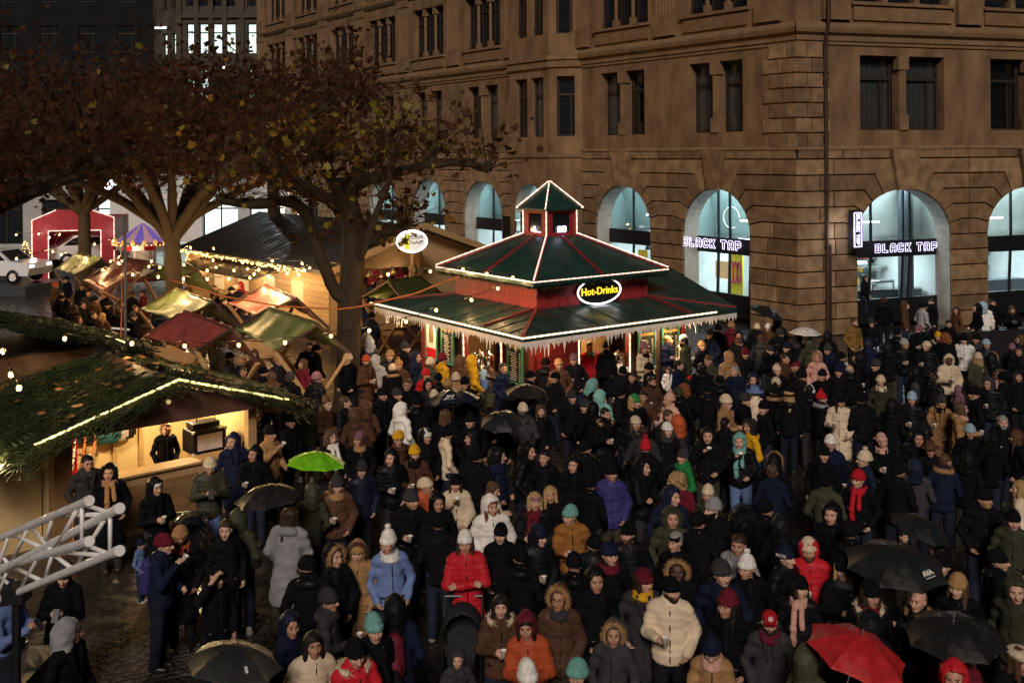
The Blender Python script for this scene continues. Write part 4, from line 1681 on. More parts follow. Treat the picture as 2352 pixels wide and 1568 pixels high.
# ================================================================== canvas-roofed stalls with crossed legs
STALLS = [
    ("ML", (835, 940), (1075, 783), (1360, 885), (1155, 1015), SHEETR, "red canvas roof stall nearest the fir-covered hut"),
    ("ML", (1370, 890), (1580, 765), (1870, 860), (1620, 1020), SHEETG, "green canvas roof stall left of the big tree trunk"),
    ("ML", (815, 780), (1030, 655), (1260, 735), (1020, 845), SHEETG, "green canvas roof stall behind the nearest red one"),
    ("ML", (1340, 745), (1560, 632), (1745, 712), (1500, 815), SHEETR, "dull red canvas roof stall before the chalet wall"),
    ("ML", (490, 610), (700, 470), (890, 500), (600, 670), SHEETR, "faded red canvas roof stall behind the metal pole"),
    ("ML", (320, 545), (455, 445), (600, 480), (440, 580), SHEETG, "yellowish green canvas roof stall left of the faded red one"),
    ("ML", (840, 590), (1000, 510), (1160, 545), (1010, 620), SHEETG, "small green canvas roof stall behind the second tree"),
    ("MM", (245, 705), (400, 610), (590, 585), (380, 722), SHEETG, "green canvas roof stall between big tree and drinks kiosk"),
]
for i, (t, a_, b_, c_, d_, m_, lab) in enumerate(STALLS):
    zl, zh = 2.05, 2.72
    A, B, C_, D = atz(*tl(t, *a_), zl), atz(*tl(t, *b_), zh), atz(*tl(t, *c_), zh), atz(*tl(t, *d_), zl)
    base_p = (A + B + C_ + D) / 4
    st = thing("market_stall", lab, "stall", Matrix.Translation((base_p.x, base_p.y, 0)), "canvas stalls with crossed legs")
    A2, D2 = B + (B - A) * .7, C_ + (C_ - D) * .7
    A2.z = D2.z = zl
    for nm, (p0, p1, p2, p3) in (("canvas_sheet", (A, D, C_, B)), ("canvas_sheet", (D2, A2, B, C_))):
        mb = MB()
        nu, nv = 14, 8
        q = random.Random(i)
        ph = q.uniform(0, 6)
        for u in range(nu):
            for v in range(nv):
                P = []
                for du, dv in ((0, 0), (1, 0), (1, 1), (0, 1)):
                    s_, r_ = (u + du) / nu, (v + dv) / nv
                    p = (p0.lerp(p1, s_)).lerp(p3.lerp(p2, s_), r_)
                    p = p + Vector((0, 0, -.07 * math.sin(math.pi * r_) * (1 + .6 * math.sin(s_ * 9 + ph)) + .018 * math.sin(s_ * 23 + r_ * 6 + ph)))
                    P.append(p)
                mb.quad(*P)
        o_ = mb.build(nm, m_, st, smooth=True, fixn=False)
        md = o_.modifiers.new("thickness", 'SOLIDIFY')
        md.thickness = .008
    wd = .09
    for (lo1, hi, lo2) in ((A, B, A2), (D, C_, D2)):
        for s0, s1 in ((lo1, lo2), (lo2, lo1)):
            leg = MB()
            g0 = Vector((s1.x, s1.y, 0)).lerp(Vector((hi.x, hi.y, 0)), .45)
            leg.bar(s0 - Vector((0, 0, .05)), g0, wd, wd * .8)
            leg.build("leg", WOODL if i < 2 else WOODM, st)
        rf_ = MB()
        rf_.bar(lo1 - Vector((0, 0, .05)), hi - Vector((0, 0, .05)), .06, .06)
        rf_.bar(lo2 - Vector((0, 0, .05)), hi - Vector((0, 0, .05)), .06, .06)
        rf_.build("rafter", WOODD, st)
    rb_ = MB()
    rb_.bar(B - Vector((0, 0, .06)), C_ - Vector((0, 0, .06)), .07, .09)
    rb_.build("ridge_beam", WOODD, st)
    tb_ = MB()
    m0, m1 = (A + B) / 2, (D + C_) / 2
    m0.z = m1.z = .9
    tb_.bar(m0, m1, .8, .05)
    tb_.build("table_top", WOODM, st)

# ================================================================== the fondue chalet
CR, CLf = Vector((-3.5, 38.0, 0)), Vector((-11.3, 47.4, 0))
ax = (CLf - CR)
CLEN = ax.length
ax.normalize()
fn_ = Vector((-ax.y, ax.x, 0))
if fn_.y > 0:
    fn_ = -fn_
CM = frame(CR, -ax, -fn_, (0, 0, 1))       # local x from left end to gable end (gable at x=0), y to the rear
chalet = thing("fondue_chalet", "long wooden chalet with dark felt roof and lit gable behind the stalls", "chalet", CM)


def cb(mb, name, m, M=None, **kw):
    return mb.build(name, m, chalet, CM if M is None else CM @ M, **kw)


HWc, ZRc, ZEc, ZF = 3.6, 4.13, 2.85, .5
for sg in (-1, 1):
    n = 24
    for k in range(1):
        mb = MB()
        v = [(-CLEN - .3, 0, ZRc), (.55, 0, ZRc), (.55, sg * (HWc + .3), ZEc - .1), (-CLEN - .3, sg * (HWc + .3), ZEc - .1)]
        w = [(x, y, z - .12) for x, y, z in v]
        mb.raw(v + w, [(0, 1, 2, 3), (7, 6, 5, 4), (0, 4, 5, 1), (1, 5, 6, 2), (2, 6, 7, 3), (3, 7, 4, 0)])
        cb(mb, "roof", DARKROOF)
    if sg < 0:
        # overlapping strips of roofing felt
        for k in range(26):
            xa = -CLEN - .28 + k * (CLEN + .8) / 26
            mb = MB()
            mb.bar((xa, -.02, ZRc + .012), (xa, -(HWc + .28), ZEc - .088), .05, .02)
            cb(mb, "felt_seam", DARKROOF)
pu = MB()
pu.bar((.58, 0, ZRc - .02), (.58, -HWc - .35, ZEc - .12), .08, .22)
pu.bar((.58, 0, ZRc - .02), (.58, HWc + .35, ZEc - .12), .08, .22)
cb(pu, "bargeboard", WOODL)
for k in range(11):
    z0 = ZF + k * .21
    mb = MB()
    mb.box((-CLEN / 2, -HWc, z0 + .1), (CLEN, .06 + .01 * (k % 2), .2))
    cb(mb, "wall_plank", WOODL)
gw = MB()
gw.prism([(-HWc, ZF), (-2.7, ZF), (-2.7, 2.65), (-.3, 2.65), (-.3, ZF), (HWc, ZF), (HWc, ZEc - .1), (0, ZRc - .15), (-HWc, ZEc - .1)], lambda a_, b_, o: (o, a_, b_), -.06, 0)
cb(gw, "gable_wall", WOODL)
gi = MB()
gi.box((-2.6, -1.5, 1.6), (.06, 2.8, 2.2))
gi.box((-CLEN / 2, 0, ZF), (CLEN, 2 * HWc, .06))
cb(gi, "inner_wall", WOODM)
sill = MB()
sill.box((.1, -1.5, 1.45), (.3, 2.6, .08))
sill.box((.04, -1.5, .95), (.06, 2.4, .95))
cb(sill, "window_counter", WOODL)
cp = MB()
cp.box((.35, -.1, 1.9), (.14, .14, 2.8))
cb(cp, "front_post", WOODM)
for i in range(3):
    bl_ = MB()
    bl_.lathe([(.001, .3), (.05, .28), (.13, .1), (.18, 0), (.16, 0), (.001, .05)], 12, TRS((.45, -2.3 + i * .95, 2.45)))
    cb(bl_, "cow_bell", mat("brass_bell%d" % i, (.25, .17, .07), .35, metal=.8), smooth=True)
wn_ = MB()
for k in range(5):
    wn_.box((-2.2 - k * 2.2, -HWc - .03, 1.75), (.9, .05, .9))
cb(wn_, "lit_window", LITWARM)
aw = MB()
aw.raw([(-10.2, -HWc - .05, 2.55), (-3.6, -HWc - .05, 2.55), (-3.6, -HWc - 1.1, 2.2), (-10.2, -HWc - 1.1, 2.2), (-10.2, -HWc - .05, 2.50), (-3.6, -HWc - .05, 2.50), (-3.6, -HWc - 1.1, 2.15), (-10.2, -HWc - 1.1, 2.15)],
       [(0, 1, 2, 3), (7, 6, 5, 4), (0, 4, 5, 1), (1, 5, 6, 2), (2, 6, 7, 3), (3, 7, 4, 0)])
cb(aw, "awning", DARKROOF)
fs = MB()
fs.box((-CLEN / 2, 0, ZF / 2), (CLEN - .1, 2 * HWc - .1, ZF))
cb(fs, "plinth", WOODD)
q = random.Random(21)
fb = MB()
for i in range(170):
    t = q.random()
    fb.box((-CLEN + t * CLEN * .9, -HWc - .36 + q.uniform(-.05, .05), ZEc - .16 + q.uniform(-.12, .02)), (.035, .035, .035))
cb(fb, "fairy_lights", BULB, kind="stuff")
for x_ in (-2.2, -5.0, -8.0, -10.6):
    light("chalet_lamp", 'POINT', CM @ Vector((x_, -HWc - .75, 2.05)), 45, WARM, chalet, radius=.08)
light("chalet_lamp", 'POINT', CM @ Vector((-1.0, -1.5, 2.5)), 40, WARM, chalet, radius=.1)
light("chalet_lamp", 'POINT', CM @ Vector((1.0, -1.2, 3.0)), 8, WARM, chalet, radius=.1)
# oval sign
sp_ = aty(946, 554, 36.6)
Mx = TRS(sp_, rad(8))
so = thing("oval_sign", "white lit oval sign with green lettering Fondue Chalet on a wooden post", "sign", Mx)
c = MB()
ov = [(.53 * math.cos(t), .38 * math.sin(t)) for t in np.linspace(0, 2 * math.pi, 29)[:-1]]
c.prism(ov, lambda a_, b_, o: (a_, o, b_), -.03, .03)
c.build("panel", mat("lit_white_panel", (.8, .8, .8), .5, emit=(.9, .95, 1.0), estr=.22), so, Mx)
c = MB()
c.tube([(a_, -.03, b_) for a_, b_ in ov], .028, 6, closed=True)
c.build("light_ring", NEONSOFT, so, Mx)
c = MB()
c.prism([(-.36, -.05), (-.2, -.27), (-.08, -.3), (-.1, 0), (-.04, .28), (-.2, .2), (-.34, .1)], lambda a_, b_, o: (a_, -.035 + o, b_), 0, -.006)
c.build("green_patch", mat("lime_print", (.55, .6, .05), .5, emit=(.7, .8, .05), estr=.35), so, Mx)
obj("lettering", text_mesh("Fondue\nChalet", .215, .003), OVALBG, so, Mx @ TRS((.07, -.045, .07), rx=rad(90)))
c = MB()
c.box((0, .05, -1.6), (.1, .1, 2.6))
c.box((0, .02, .46), (.04, .06, .2))
c.build("post", WOODM, so, Mx)

# ================================================================== strings of bulbs
bsph = MB()
bsph.lathe([(.001, -.055), (.035, -.042), (.052, 0), (.04, .035), (.022, .055), (.001, .06)], 8)
bulb_me = bsph.mesh("bulb", True)
cap_mb = MB()
cap_mb.lathe([(.001, .05), (.026, .05), (.026, .115), (.001, .12)], 6)
cap_me = cap_mb.mesh("socket")


def light_string(bulbs, label, ends=(), power=6.0, every=1, size=1.0, wire=BLACKCABLE):
    """bulbs: world points; wire sags between them"""
    pts = ([ends[0]] if ends else []) + list(bulbs) + ([ends[1]] if len(ends) > 1 else [])
    t = thing("string_lights", label, "string lights", Matrix.Translation(pts[0]), "strings of warm bulbs")
    mb = MB()
    path = []
    for p, q_ in zip(pts[:-1], pts[1:]):
        for k in range(4):
            s_ = k / 4
            v = Vector(p).lerp(Vector(q_), s_)
            v.z += .11 - .06 * math.sin(math.pi * s_)
            path.append(v)
    path.append(Vector(pts[-1]) + Vector((0, 0, .11)))
    mb.tube(path, .009, 4)
    mb.build("wire", wire, t)
    for i, b_ in enumerate(bulbs):
        M_ = TRS(b_, 0, size * .8)
        obj("bulb", bulb_me, BULB, t, M_)
        obj("socket", cap_me, BLACKCABLE, t, M_)
        if i % every == 0:
            light("bulb_glow", 'POINT', Vector(b_) - Vector((0, 0, .10)), 4.6 * power * every, (1.0, .62, .26), t, radius=.05)
    return t


def bz(t, lst, z=3.2, dz=0.0):
    out = []
    for i, p in enumerate(lst):
        out.append(atz(*tl(t, *p), z + dz * i))
    return out


s1 = [aty(*tl("ML", *p), Y) for p, Y in (((380, 955), 19.5), ((775, 983), 20.2), ((1085, 998), 21.0), ((1403, 993), 21.8), ((1675, 977), 22.6), ((1945, 940), 23.4))]
s1 += [aty(*tl("MM", *p), Y) for p, Y in (((290, 907), 24.0), ((505, 855), 24.6), ((683, 787), 25.2), ((890, 727), 25.8), ((1045, 660), 26.2))]
light_string(s1, "string of warm bulbs from the fir roof past the trunk to the kiosk", power=2.6)
light_string([aty(*tl("ML", *p), Y) for p, Y in (((18, 1028), 15.5), ((65, 1165), 15.0), ((112, 1245), 14.6))], "three bulbs hanging steeply at the left edge beside the fir roof", power=5)
light_string(bz("MM", [(50, 525), (400, 577), (648, 560), (840, 548), (980, 575), (1133, 597)], 3.6), "string of bulbs running from the trunk to the kiosk's upper eave", power=1.8)
light_string(bz("ML", [(1080, 522), (1218, 555), (1375, 555), (1520, 550), (1637, 550), (1790, 553), (1930, 525)], 3.2), "upper string of bulbs before the chalet wall", power=6)
light_string(bz("ML", [(1078, 603), (1218, 605), (1345, 603), (1468, 597), (1580, 587), (1688, 570), (1820, 538)], 3.1), "lower string of bulbs before the chalet wall", power=6)
light_string(bz("ML", [(1252, 493), (1425, 507), (1600, 497), (1775, 513)], 3.0), "string of bulbs along the chalet eave", power=5)
light_string(bz("ML", [(1270, 537), (1455, 545), (1493, 575), (1672, 535), (1755, 578)], 3.1), "middle string of bulbs before the chalet awning", power=5)
light_string(bz("ML", [(605, 550), (780, 578), (930, 592)], 3.1), "three bulbs over the faded red stall roof", power=6)
light_string(bz("ML", [(650, 500), (695, 510), (875, 532), (940, 535)], 3.1), "four bulbs left of the second tree trunk", power=6)
light_string(bz("ML", [(360, 460), (505, 480), (555, 400), (665, 380), (890, 500), (1120, 420), (1255, 425)], 3.2), "far string of bulbs before the carousel", power=6)
light_string(bz("ML", [(95, 345), (228, 340), (290, 360), (350, 342), (310, 443), (97, 485)], 3.4), "string of bulbs before the red booth", power=5)
c = MB()
c.tube([aty(*tl("ML", 1000, 610), 24), aty(*tl("ML", 1300, 705), 24), aty(*tl("ML", 1650, 765), 24.5), aty(*tl("ML", 1990, 782), 25.5), aty(*tl("MM", 230, 768), 25.8), aty(*tl("MM", 560, 690), 26.5), aty(*tl("MM", 815, 590), 27)], .022, 6)
tag(c.build("orange_cable", ORANGECABLE, None, smooth=True), "thick orange power cable strung from the stalls past the trunk to the kiosk", "cable")

# pole with cables
pb_ = aty(287, 600, 26.5)
Mx = Matrix.Translation((pb_.x, pb_.y, 0))
pole = thing("metal_pole", "slim grey metal pole between stalls and dark fir roof", "pole", Mx)
c = MB()
c.tube([(0, 0, 0), (0, 0, 5.2)], .04, 8)
c.build("shaft", mat("grey_pole_steel", (.16, .15, .15), .4, metal=.4), pole, Mx)
c = MB()
c.tube([(-.1, -.03, .2), (-.09, -.04, 1.5), (-.07, -.05, 3.6)], .014, 5)
c.tube([(-.13, -.03, .2), (-.13, -.04, 1.5), (-.06, -.05, 3.3)], .014, 5)
c.build("cable", ORANGECABLE, pole, Mx)
c = MB()
c.bar((-.35, 0, 2.35), (.1, 0, 2.3), .04, .04)
c.bar((-.3, 0, 2.05), (.1, 0, 2.05), .03, .03)
c.build("bracket", ALU, pole, Mx)

# lit fir tree and wreath by the stalls
def lit_fir(name, loc, h_, lab, seed):
    t = thing(name, lab, "fir tree", Matrix.Translation(loc))
    q_ = random.Random(seed)
    mb = MB()
    mb.tube([loc, loc + Vector((0, 0, h_))], [.04, .01], 5)
    mb.build("trunk", BARK, t)
    for i in range(46):
        z = q_.random() ** 1.2
        a_ = q_.uniform(0, 6.28)
        obj("fir_branch", FIRS[i % 3], FIRM, t, Matrix.Translation(loc + Vector((0, 0, .15 + z * (h_ - .2)))) @ Matrix.Rotation(a_, 4, 'Z') @ Matrix.Rotation(-.35, 4, 'X') @ Matrix.Scale((1 - z) * .8 * h_ / 1.6 + .2, 4))
    fb_ = MB()
    for i in range(60):
        z = q_.random() ** 1.3
        a_ = q_.uniform(0, 6.28)
        r_ = (1 - z) * .42 * h_ / 1.6 + .06
        fb_.box(loc + Vector((r_ * math.cos(a_), r_ * math.sin(a_), .2 + z * (h_ - .25))), (.035, .035, .035))
    fb_.build("fairy_lights", BULB, t, kind="stuff")


lit_fir("small_fir_tree", atz(*tl("ML", 1125, 700), .7), 2.1, "small fir tree wound with fairy lights behind the green stall", 4)
lit_fir("small_fir_tree", atz(*tl("ML", 1860, 760), .9), 1.5, "small lit fir beside the big trunk at the chalet wall", 5)
lit_fir("small_fir_tree", atz(*tl("ML", 150, 560), .8), 1.6, "small lit fir below the white cars at the far left", 6)
# ================================================================== dark office building with lit windows, behind the trees
OFF = mat("dark_office_stone", (0.075, 0.062, 0.05), 0.8, nscale=1.2, namt=0.25, bump=0.2)
OM = TRS((aty(480, 200, 84).x, 84, 0), 0)
office = thing("office_building", "dark grey office block with rows of cold white lit windows behind the trees", "building", OM)
OFc = Fac((OM.translation.x, OM.translation.y), (1, 0), (0, -1), False)
px = lambda x, Y=84.0: (x - CX) * Y / FOC - OM.translation.x
pz = lambda y, x, Y=84.0: CAMH - (y + ROLL * (x - CX) - YH) * Y / FOC
ops, lit = [], []
for row, (ya, yb) in enumerate(((-70, 16), (54, 124), (160, 226), (262, 330))):
    for i, (xa, xb) in enumerate(((430, 451), (459, 480), (490, 512), (520, 543), (570, 591))):
        ops.append((px(xa), px(xb), pz(yb, xa), pz(ya, xa)))
        lit.append(row == 1 or (row == 2 and i in (0, 1, 4)))
ob = MB()
wall_grid(ob, OFc, px(412), px(640), 0, 30, ops, .35)
ob.build("wall", OFF, office)
ops2 = []
OF2 = Fac((OFc.w(px(412), 0).x, OFc.w(px(412), 0).y), (-.80, .6), (-.6, -.8), True)
ob = MB()
bays2 = [(.35, .95, 14.9, 16.6), (.35, .95, 9.6, 12.0), (1.5, 2.2, 14.9, 16.6), (1.5, 2.2, 9.6, 12.0), (.35, .95, 18.5, 21), (1.5, 2.2, 18.5, 21)]
wall_grid(ob, OF2, 0, 3.0, 0, 30, bays2, .3)
OF3 = Fac((OF2.w(3.0, 0).x, OF2.w(3.0, 0).y), (-.35, .94), (-.94, -.35), True)
ops3 = [(1.0 + k * 1.4, 1.9 + k * 1.4, z, z + 2.6) for k in range(6) for z in (9.0, 14.0, 19.0)]
wall_grid(ob, OF3, 0, 10, 0, 30, ops3, .3)
ob.build("corner_wall", OFF, office)
allw = [(OFc, o_, l_) for o_, l_ in zip(ops, lit)] + [(OF2, o_, k in (0, 2, 3)) for k, o_ in enumerate(bays2)] + [(OF3, o_, k in (1, 4)) for k, o_ in enumerate(ops3)]
for fc, (a_, b_, c_, d_), l_ in allw:
    M_ = fc.M((a_ + b_) / 2, c_, -.28)
    w_, h_ = b_ - a_, d_ - c_
    f = MB()
    f.box((-w_ / 2 + .04, 0, h_ / 2), (.08, .08, h_))
    f.box((w_ / 2 - .04, 0, h_ / 2), (.08, .08, h_))
    f.box((0, 0, .04), (w_, .081, .08))
    f.box((0, 0, h_ - .04), (w_, .081, .08))
    f.box((0, 0, h_ * .7), (w_, .082, .10))
    wo = f.build("window", WFRAME, office, M_)
    p = MB()
    p.quad((-w_ / 2, .03, 0), (w_ / 2, .03, 0), (w_ / 2, .03, h_), (-w_ / 2, .03, h_))
    obj("pane", p.mesh("pane"), LITGLASS if l_ else DGLASS, wo, M_)
for x_ in (412, 451.5, 485, 516, 556, 600, 636):
    c = MB()
    c.box(OFc.w(px(x_ + 3), 15, .1), (.38, .25, 30))
    c.build("pier", OFF, office)
for z_ in (8.0, 13.2, 17.9, 22.8):
    c = MB()
    c.box(OFc.w((px(412) + px(640)) / 2, z_, .06), (px(640) - px(412), .35, .35))
    c.build("ledge", OFF, office)
tl_ = MB()
tl_.box(OF2.w(1.8, 17.1, .05), (1.5, .2, .12))
tl_.build("tube_lamp", NEONSOFT, office)

# farther dark block closing the view at the left
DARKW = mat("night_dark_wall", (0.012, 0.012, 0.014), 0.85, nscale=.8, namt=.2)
DF = Fac((-62, 92), (1, 0.06), (.06, -1), False)
DM = TRS((-62, 92, 0))
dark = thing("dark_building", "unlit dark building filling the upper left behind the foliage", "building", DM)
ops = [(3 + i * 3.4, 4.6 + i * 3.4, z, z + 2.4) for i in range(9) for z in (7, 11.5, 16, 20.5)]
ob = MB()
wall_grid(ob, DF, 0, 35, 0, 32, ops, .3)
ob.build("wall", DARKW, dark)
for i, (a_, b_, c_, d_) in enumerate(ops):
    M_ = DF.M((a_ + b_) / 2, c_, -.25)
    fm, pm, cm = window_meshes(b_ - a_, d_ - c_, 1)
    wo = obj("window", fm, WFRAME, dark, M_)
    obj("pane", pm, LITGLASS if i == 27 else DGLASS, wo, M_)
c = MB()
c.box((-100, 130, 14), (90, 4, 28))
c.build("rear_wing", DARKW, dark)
# block closing the gap between office and sandstone building
# row of lit shop fronts at street level behind the market
SHOPF = mat("pale_shop_front", (0.42, 0.42, 0.40), 0.6, nscale=1.5, namt=.2)
SR = thing("shop_row", "row of pale lit shop fronts at street level behind the stalls and trees", "building", TRS((-22, 74, 0)))
SF = Fac((-44, 76), (1, -.05), (-.05, -1), False)
ob = MB()
ops = [(a_, a_ + 2.6, .4, 3.6) for a_ in (2, 6, 10, 14, 18.2, 21.8, 25.2, 28.6)]
wall_grid(ob, SF, 0, 33, 0, 5.4, ops, .3)
ob.build("wall", SHOPF, SR)
for i, (a_, b_, c_, d_) in enumerate(ops):
    M_ = SF.M((a_ + b_) / 2, c_, -.28)
    w_, h_ = b_ - a_, d_ - c_
    f = MB()
    for x_ in (-w_ / 2 + .05, 0, w_ / 2 - .05):
        f.box((x_, 0, h_ / 2), (.1, .08, h_))
    f.box((0, 0, h_ * .78), (w_, .082, .1))
    wo = f.build("shop_window", WFRAME, SR, M_)
    p = MB()
    p.quad((-w_ / 2, .03, 0), (w_ / 2, .03, 0), (w_ / 2, .03, h_), (-w_ / 2, .03, h_))
    obj("pane", p.mesh("pane"), LITGLASS if i in (3, 4, 5, 6) else DGLASS, wo, M_)
sg = MB()
for a_ in (15.3, 22.5, 29.5):
    sg.lathe([(.001, 0), (.5, 0), (.5, .12), (.001, .12)], 16, SF.M(a_, 4.5, .3) @ Matrix.Rotation(rad(90), 4, 'X'))
sg.build("round_sign", NEONSOFT, SR)
wt = MB()
wt.box(SF.w(21, 2.6, 6.5), (6.0, .1, 3.2))
tag(wt.build("white_container", WHITEP, None), "pale container wall behind the chalet roof's left end", "container")
light("shop_glow", 'POINT', SF.w(20, 3.6, 2.5), 60, (.9, 1, 1), SR, radius=.4)
light("shop_glow", 'POINT', SF.w(28, 3.6, 2.5), 60, (.9, 1, 1), SR, radius=.4)

# star light
sp_ = aty(662, 494, 62)
Mx = TRS(sp_)
st = MB()
pts = []
for i in range(10):
    r_ = 1.0 if i % 2 == 0 else .42
    pts.append((r_ * math.sin(i * math.pi / 5), 0, r_ * math.cos(i * math.pi / 5)))
st.tube(pts, .05, 5, closed=True)
st.tube([(0, 0, 1.0), (0, 0, 2.0)], .02, 4)
tag(st.build("star_light", ROPE, None, Mx), "outline star of white rope light above the chalet roof", "star light")

# ================================================================== red booth with the white car, and a second car
def car(M_, lab):
    t = thing("parked_car", lab, "car", M_, "white cars on display")
    Wd = .92
    prof = [(-2.2, .42), (-2.28, .75), (-2.2, 1.02), (-1.1, 1.12), (-.45, 1.60), (.95, 1.64), (1.75, 1.12), (2.2, 1.02), (2.28, .7), (2.2, .4)]
    b = MB()
    n = len(prof)
    v, f = [], []
    for sx, wv in ((-1, 0), (-.96, 1), (.96, 1), (1, 0)):
        for x, z in prof:
            inset = .16 * max(0, (z - 1.1) / .5)
            y = (Wd - inset) * (1 if sx > 0 else -1) * (1.0 if abs(sx) == 1 else .985)
            v.append((x, y, z if abs(sx) == 1 else z))
    side = [tuple(range(n - 1, -1, -1)), tuple(range(3 * n, 4 * n))]
    for i in range(n):
        j = (i + 1) % n
        f.append((i, j, 3 * n + j, 3 * n + i))
    b.raw(v, f + side)
    bo = b.build("body", mat("white_car_paint" + M_.translation.x.__str__()[:5], (.75, .76, .78), .25, coat=.6, namt=.05), t, M_)
    g_ = MB()
    for sy in (-1, 1):
        for a_, e in (((-.95, .2), (0, 0)),):
            g_.raw([(-.98, sy * (Wd - .02), 1.14), (-.42, sy * (Wd - .145), 1.54), (.2, sy * (Wd - .145), 1.57), (.2, sy * (Wd - .02), 1.14)], [(0, 1, 2, 3)])
            g_.raw([(.27, sy * (Wd - .02), 1.14), (.27, sy * (Wd - .145), 1.57), (.9, sy * (Wd - .145), 1.58), (1.55, sy * (Wd - .02), 1.14)], [(0, 1, 2, 3)])
    g_.raw([(-1.12, -.72, 1.14), (-1.12, .72, 1.14), (-.49, .66, 1.585), (-.49, -.66, 1.585)], [(0, 1, 2, 3)])
    for vi in range(len(g_.v)):
        x, y, z = g_.v[vi]
        g_.v[vi] = (x - (.012 if abs(y) < .73 and x < -.4 else 0), y * 1.012, z + .004)
    g_.build("windows", DGLASS, t, M_)
    wm = MB()
    wm.lathe([(.20, -.11), (.34, -.11), (.36, -.06), (.36, .06), (.34, .11), (.20, .11)], 20)
    hm = MB()
    hm.lathe([(.001, .10), (.05, .10), (.06, .07), (.2, .06), (.23, .10), (.25, .1)], 20)
    for k in range(5):
        a_ = k * 2 * math.pi / 5
        hm.bar((.05 * math.cos(a_), .05 * math.sin(a_), .09), (.22 * math.cos(a_), .22 * math.sin(a_), .09), .05, .03)
    for x in (-1.38, 1.38):
        for sy in (-1, 1):
            Mw = M_ @ TRS((x, sy * .84, .36), rx=rad(90) * sy)
            w_ = wm.build("wheel", BLACKCABLE, t, Mw, smooth=True)
            hm2 = MB()
            hm2.v, hm2.f, hm2.m = list(hm.v), list(hm.f), list(hm.m)
            hm2.build("rim", ALU, w_, M_ @ TRS((x, sy * .84, .36), rx=rad(90) * (1 if sy < 0 else -1)))
    for sy in (-.66, .66):
        l_ = MB()
        l_.box((-2.2, sy, .86), (.12, .34, .14))
        l_.build("headlight", NEONSOFT, t, M_)
    return t


RBc = aty(170, 600, 58)
BM_ = TRS((RBc.x, RBc.y, 0), rad(10))
booth = thing("red_booth", "bright red open booth outlined by pink-white lights holding a white car", "booth", BM_)
REDB = mat("red_booth_panel", (.42, .03, .045), .45)
c = MB()
c.prism([(-2.15, 0), (-1.3, 0), (-1.3, 2.6), (1.45, 2.6), (1.45, 0), (2.15, 0), (2.15, 3.3), (.9, 3.75), (-.9, 3.75), (-2.15, 3.2)], lambda a_, b_, o: (a_, o, b_), -.1, .1)
c.build("front_panel", REDB, booth, BM_)
c = MB()
c.box((0, 4.2, 1.6), (4.2, .1, 3.2))
c.box((-2.1, 2.1, 1.6), (.1, 4.2, 3.2))
c.box((2.1, 2.1, 1.6), (.1, 4.2, 3.2))
c.box((0, 2.1, 3.2), (4.3, 4.2, .1))
c.build("shell", REDB, booth, BM_)
c = MB()
for a_, b_ in (((-1.3, 0), (-1.3, 2.6)), ((-1.3, 2.6), (1.45, 2.6)), ((1.45, 0), (1.45, 2.6)), ((-2.15, 0), (-2.15, 3.2)), ((2.15, 0), (2.15, 3.3)), ((-2.15, 3.2), (-.9, 3.75)), ((.9, 3.75), (2.15, 3.3))):
    rope(c, (a_[0], -.13, a_[1]), (b_[0], -.13, b_[1]), .03, .2)
c.build("rope_light", ROPEPINK, booth, BM_)
for x_, e in ((-1.7, 12), (0, 16), (1.8, 12)):
    light("booth_lamp", 'POINT', BM_ @ Vector((x_, -1.2 if x_ else 1.2, 2.5)), e, (1, .75, .7), booth, radius=.15)
car(BM_ @ TRS((.4, 2.2, .55), rad(200)), "white car parked inside the red booth")
ps = MB()
ps.box((0, 0, .27), (4.0, 3.2, .5))
ps.build("car_plinth", SHOPDARK, booth, BM_ @ TRS((.2, 2.1, 0)))
c2 = aty(20, 592, 52)
car(TRS((c2.x - .4, c2.y, .5), rad(168)), "white car at the left edge beside the red booth")
pd = MB()
pd.box((0, 0, .24), (5, 3, .48))
tag(pd.build("display_podium", SHOPDARK, None, TRS((c2.x - .4, c2.y, 0), rad(168))), "dark podium carrying the white car at the left edge", "podium")
light("podium_lamp", 'POINT', (c2.x - .5, c2.y - 2.6, 3.2), 10, (.85, .95, 1), booth, radius=.2)

# ================================================================== carousel
cc = aty(328, 600, 54)
CaM = TRS((cc.x, cc.y, .35), 0, .72)
caro = thing("carousel", "small carousel with lit violet cone top and striped skirt", "carousel", CaM)
CW = [mat("violet_canvas", (.16, .10, .42), .5, emit=(.3, .2, .9), estr=.25), mat("pink_canvas", (.55, .30, .36), .5, emit=(.9, .5, .6), estr=.2)]
for k in range(16):
    a0, a1 = k * math.pi / 8, (k + 1) * math.pi / 8
    c = MB()
    c.raw([(1.9 * math.cos(a0), 1.9 * math.sin(a0), 2.75), (1.9 * math.cos(a1), 1.9 * math.sin(a1), 2.75), (.1 * math.cos(a1), .1 * math.sin(a1), 4.0), (.1 * math.cos(a0), .1 * math.sin(a0), 4.0)], [(0, 1, 2, 3)])
    c.build("roof_panel", CW[k % 2], caro, CaM)
    c = MB()
    c.raw([(2.0 * math.cos(a0), 2.0 * math.sin(a0), 2.2), (2.0 * math.cos(a1), 2.0 * math.sin(a1), 2.2), (2.0 * math.cos(a1), 2.0 * math.sin(a1), 2.5), (2.0 * math.cos(a0), 2.0 * math.sin(a0), 2.5)], [(0, 1, 2, 3)])
    c.build("skirt_panel", REDCLOTH if k % 2 else WHITEP, caro, CaM)
    c = MB()
    c.lathe([(.001, -.1), (.14, -.05), (.16, .1), (.08, .25), (.001, .3)], 8, TRS((1.98 * math.cos(a0), 1.98 * math.sin(a0), 2.65)))
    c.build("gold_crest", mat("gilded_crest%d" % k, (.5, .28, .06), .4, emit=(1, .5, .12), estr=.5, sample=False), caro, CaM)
c = MB()
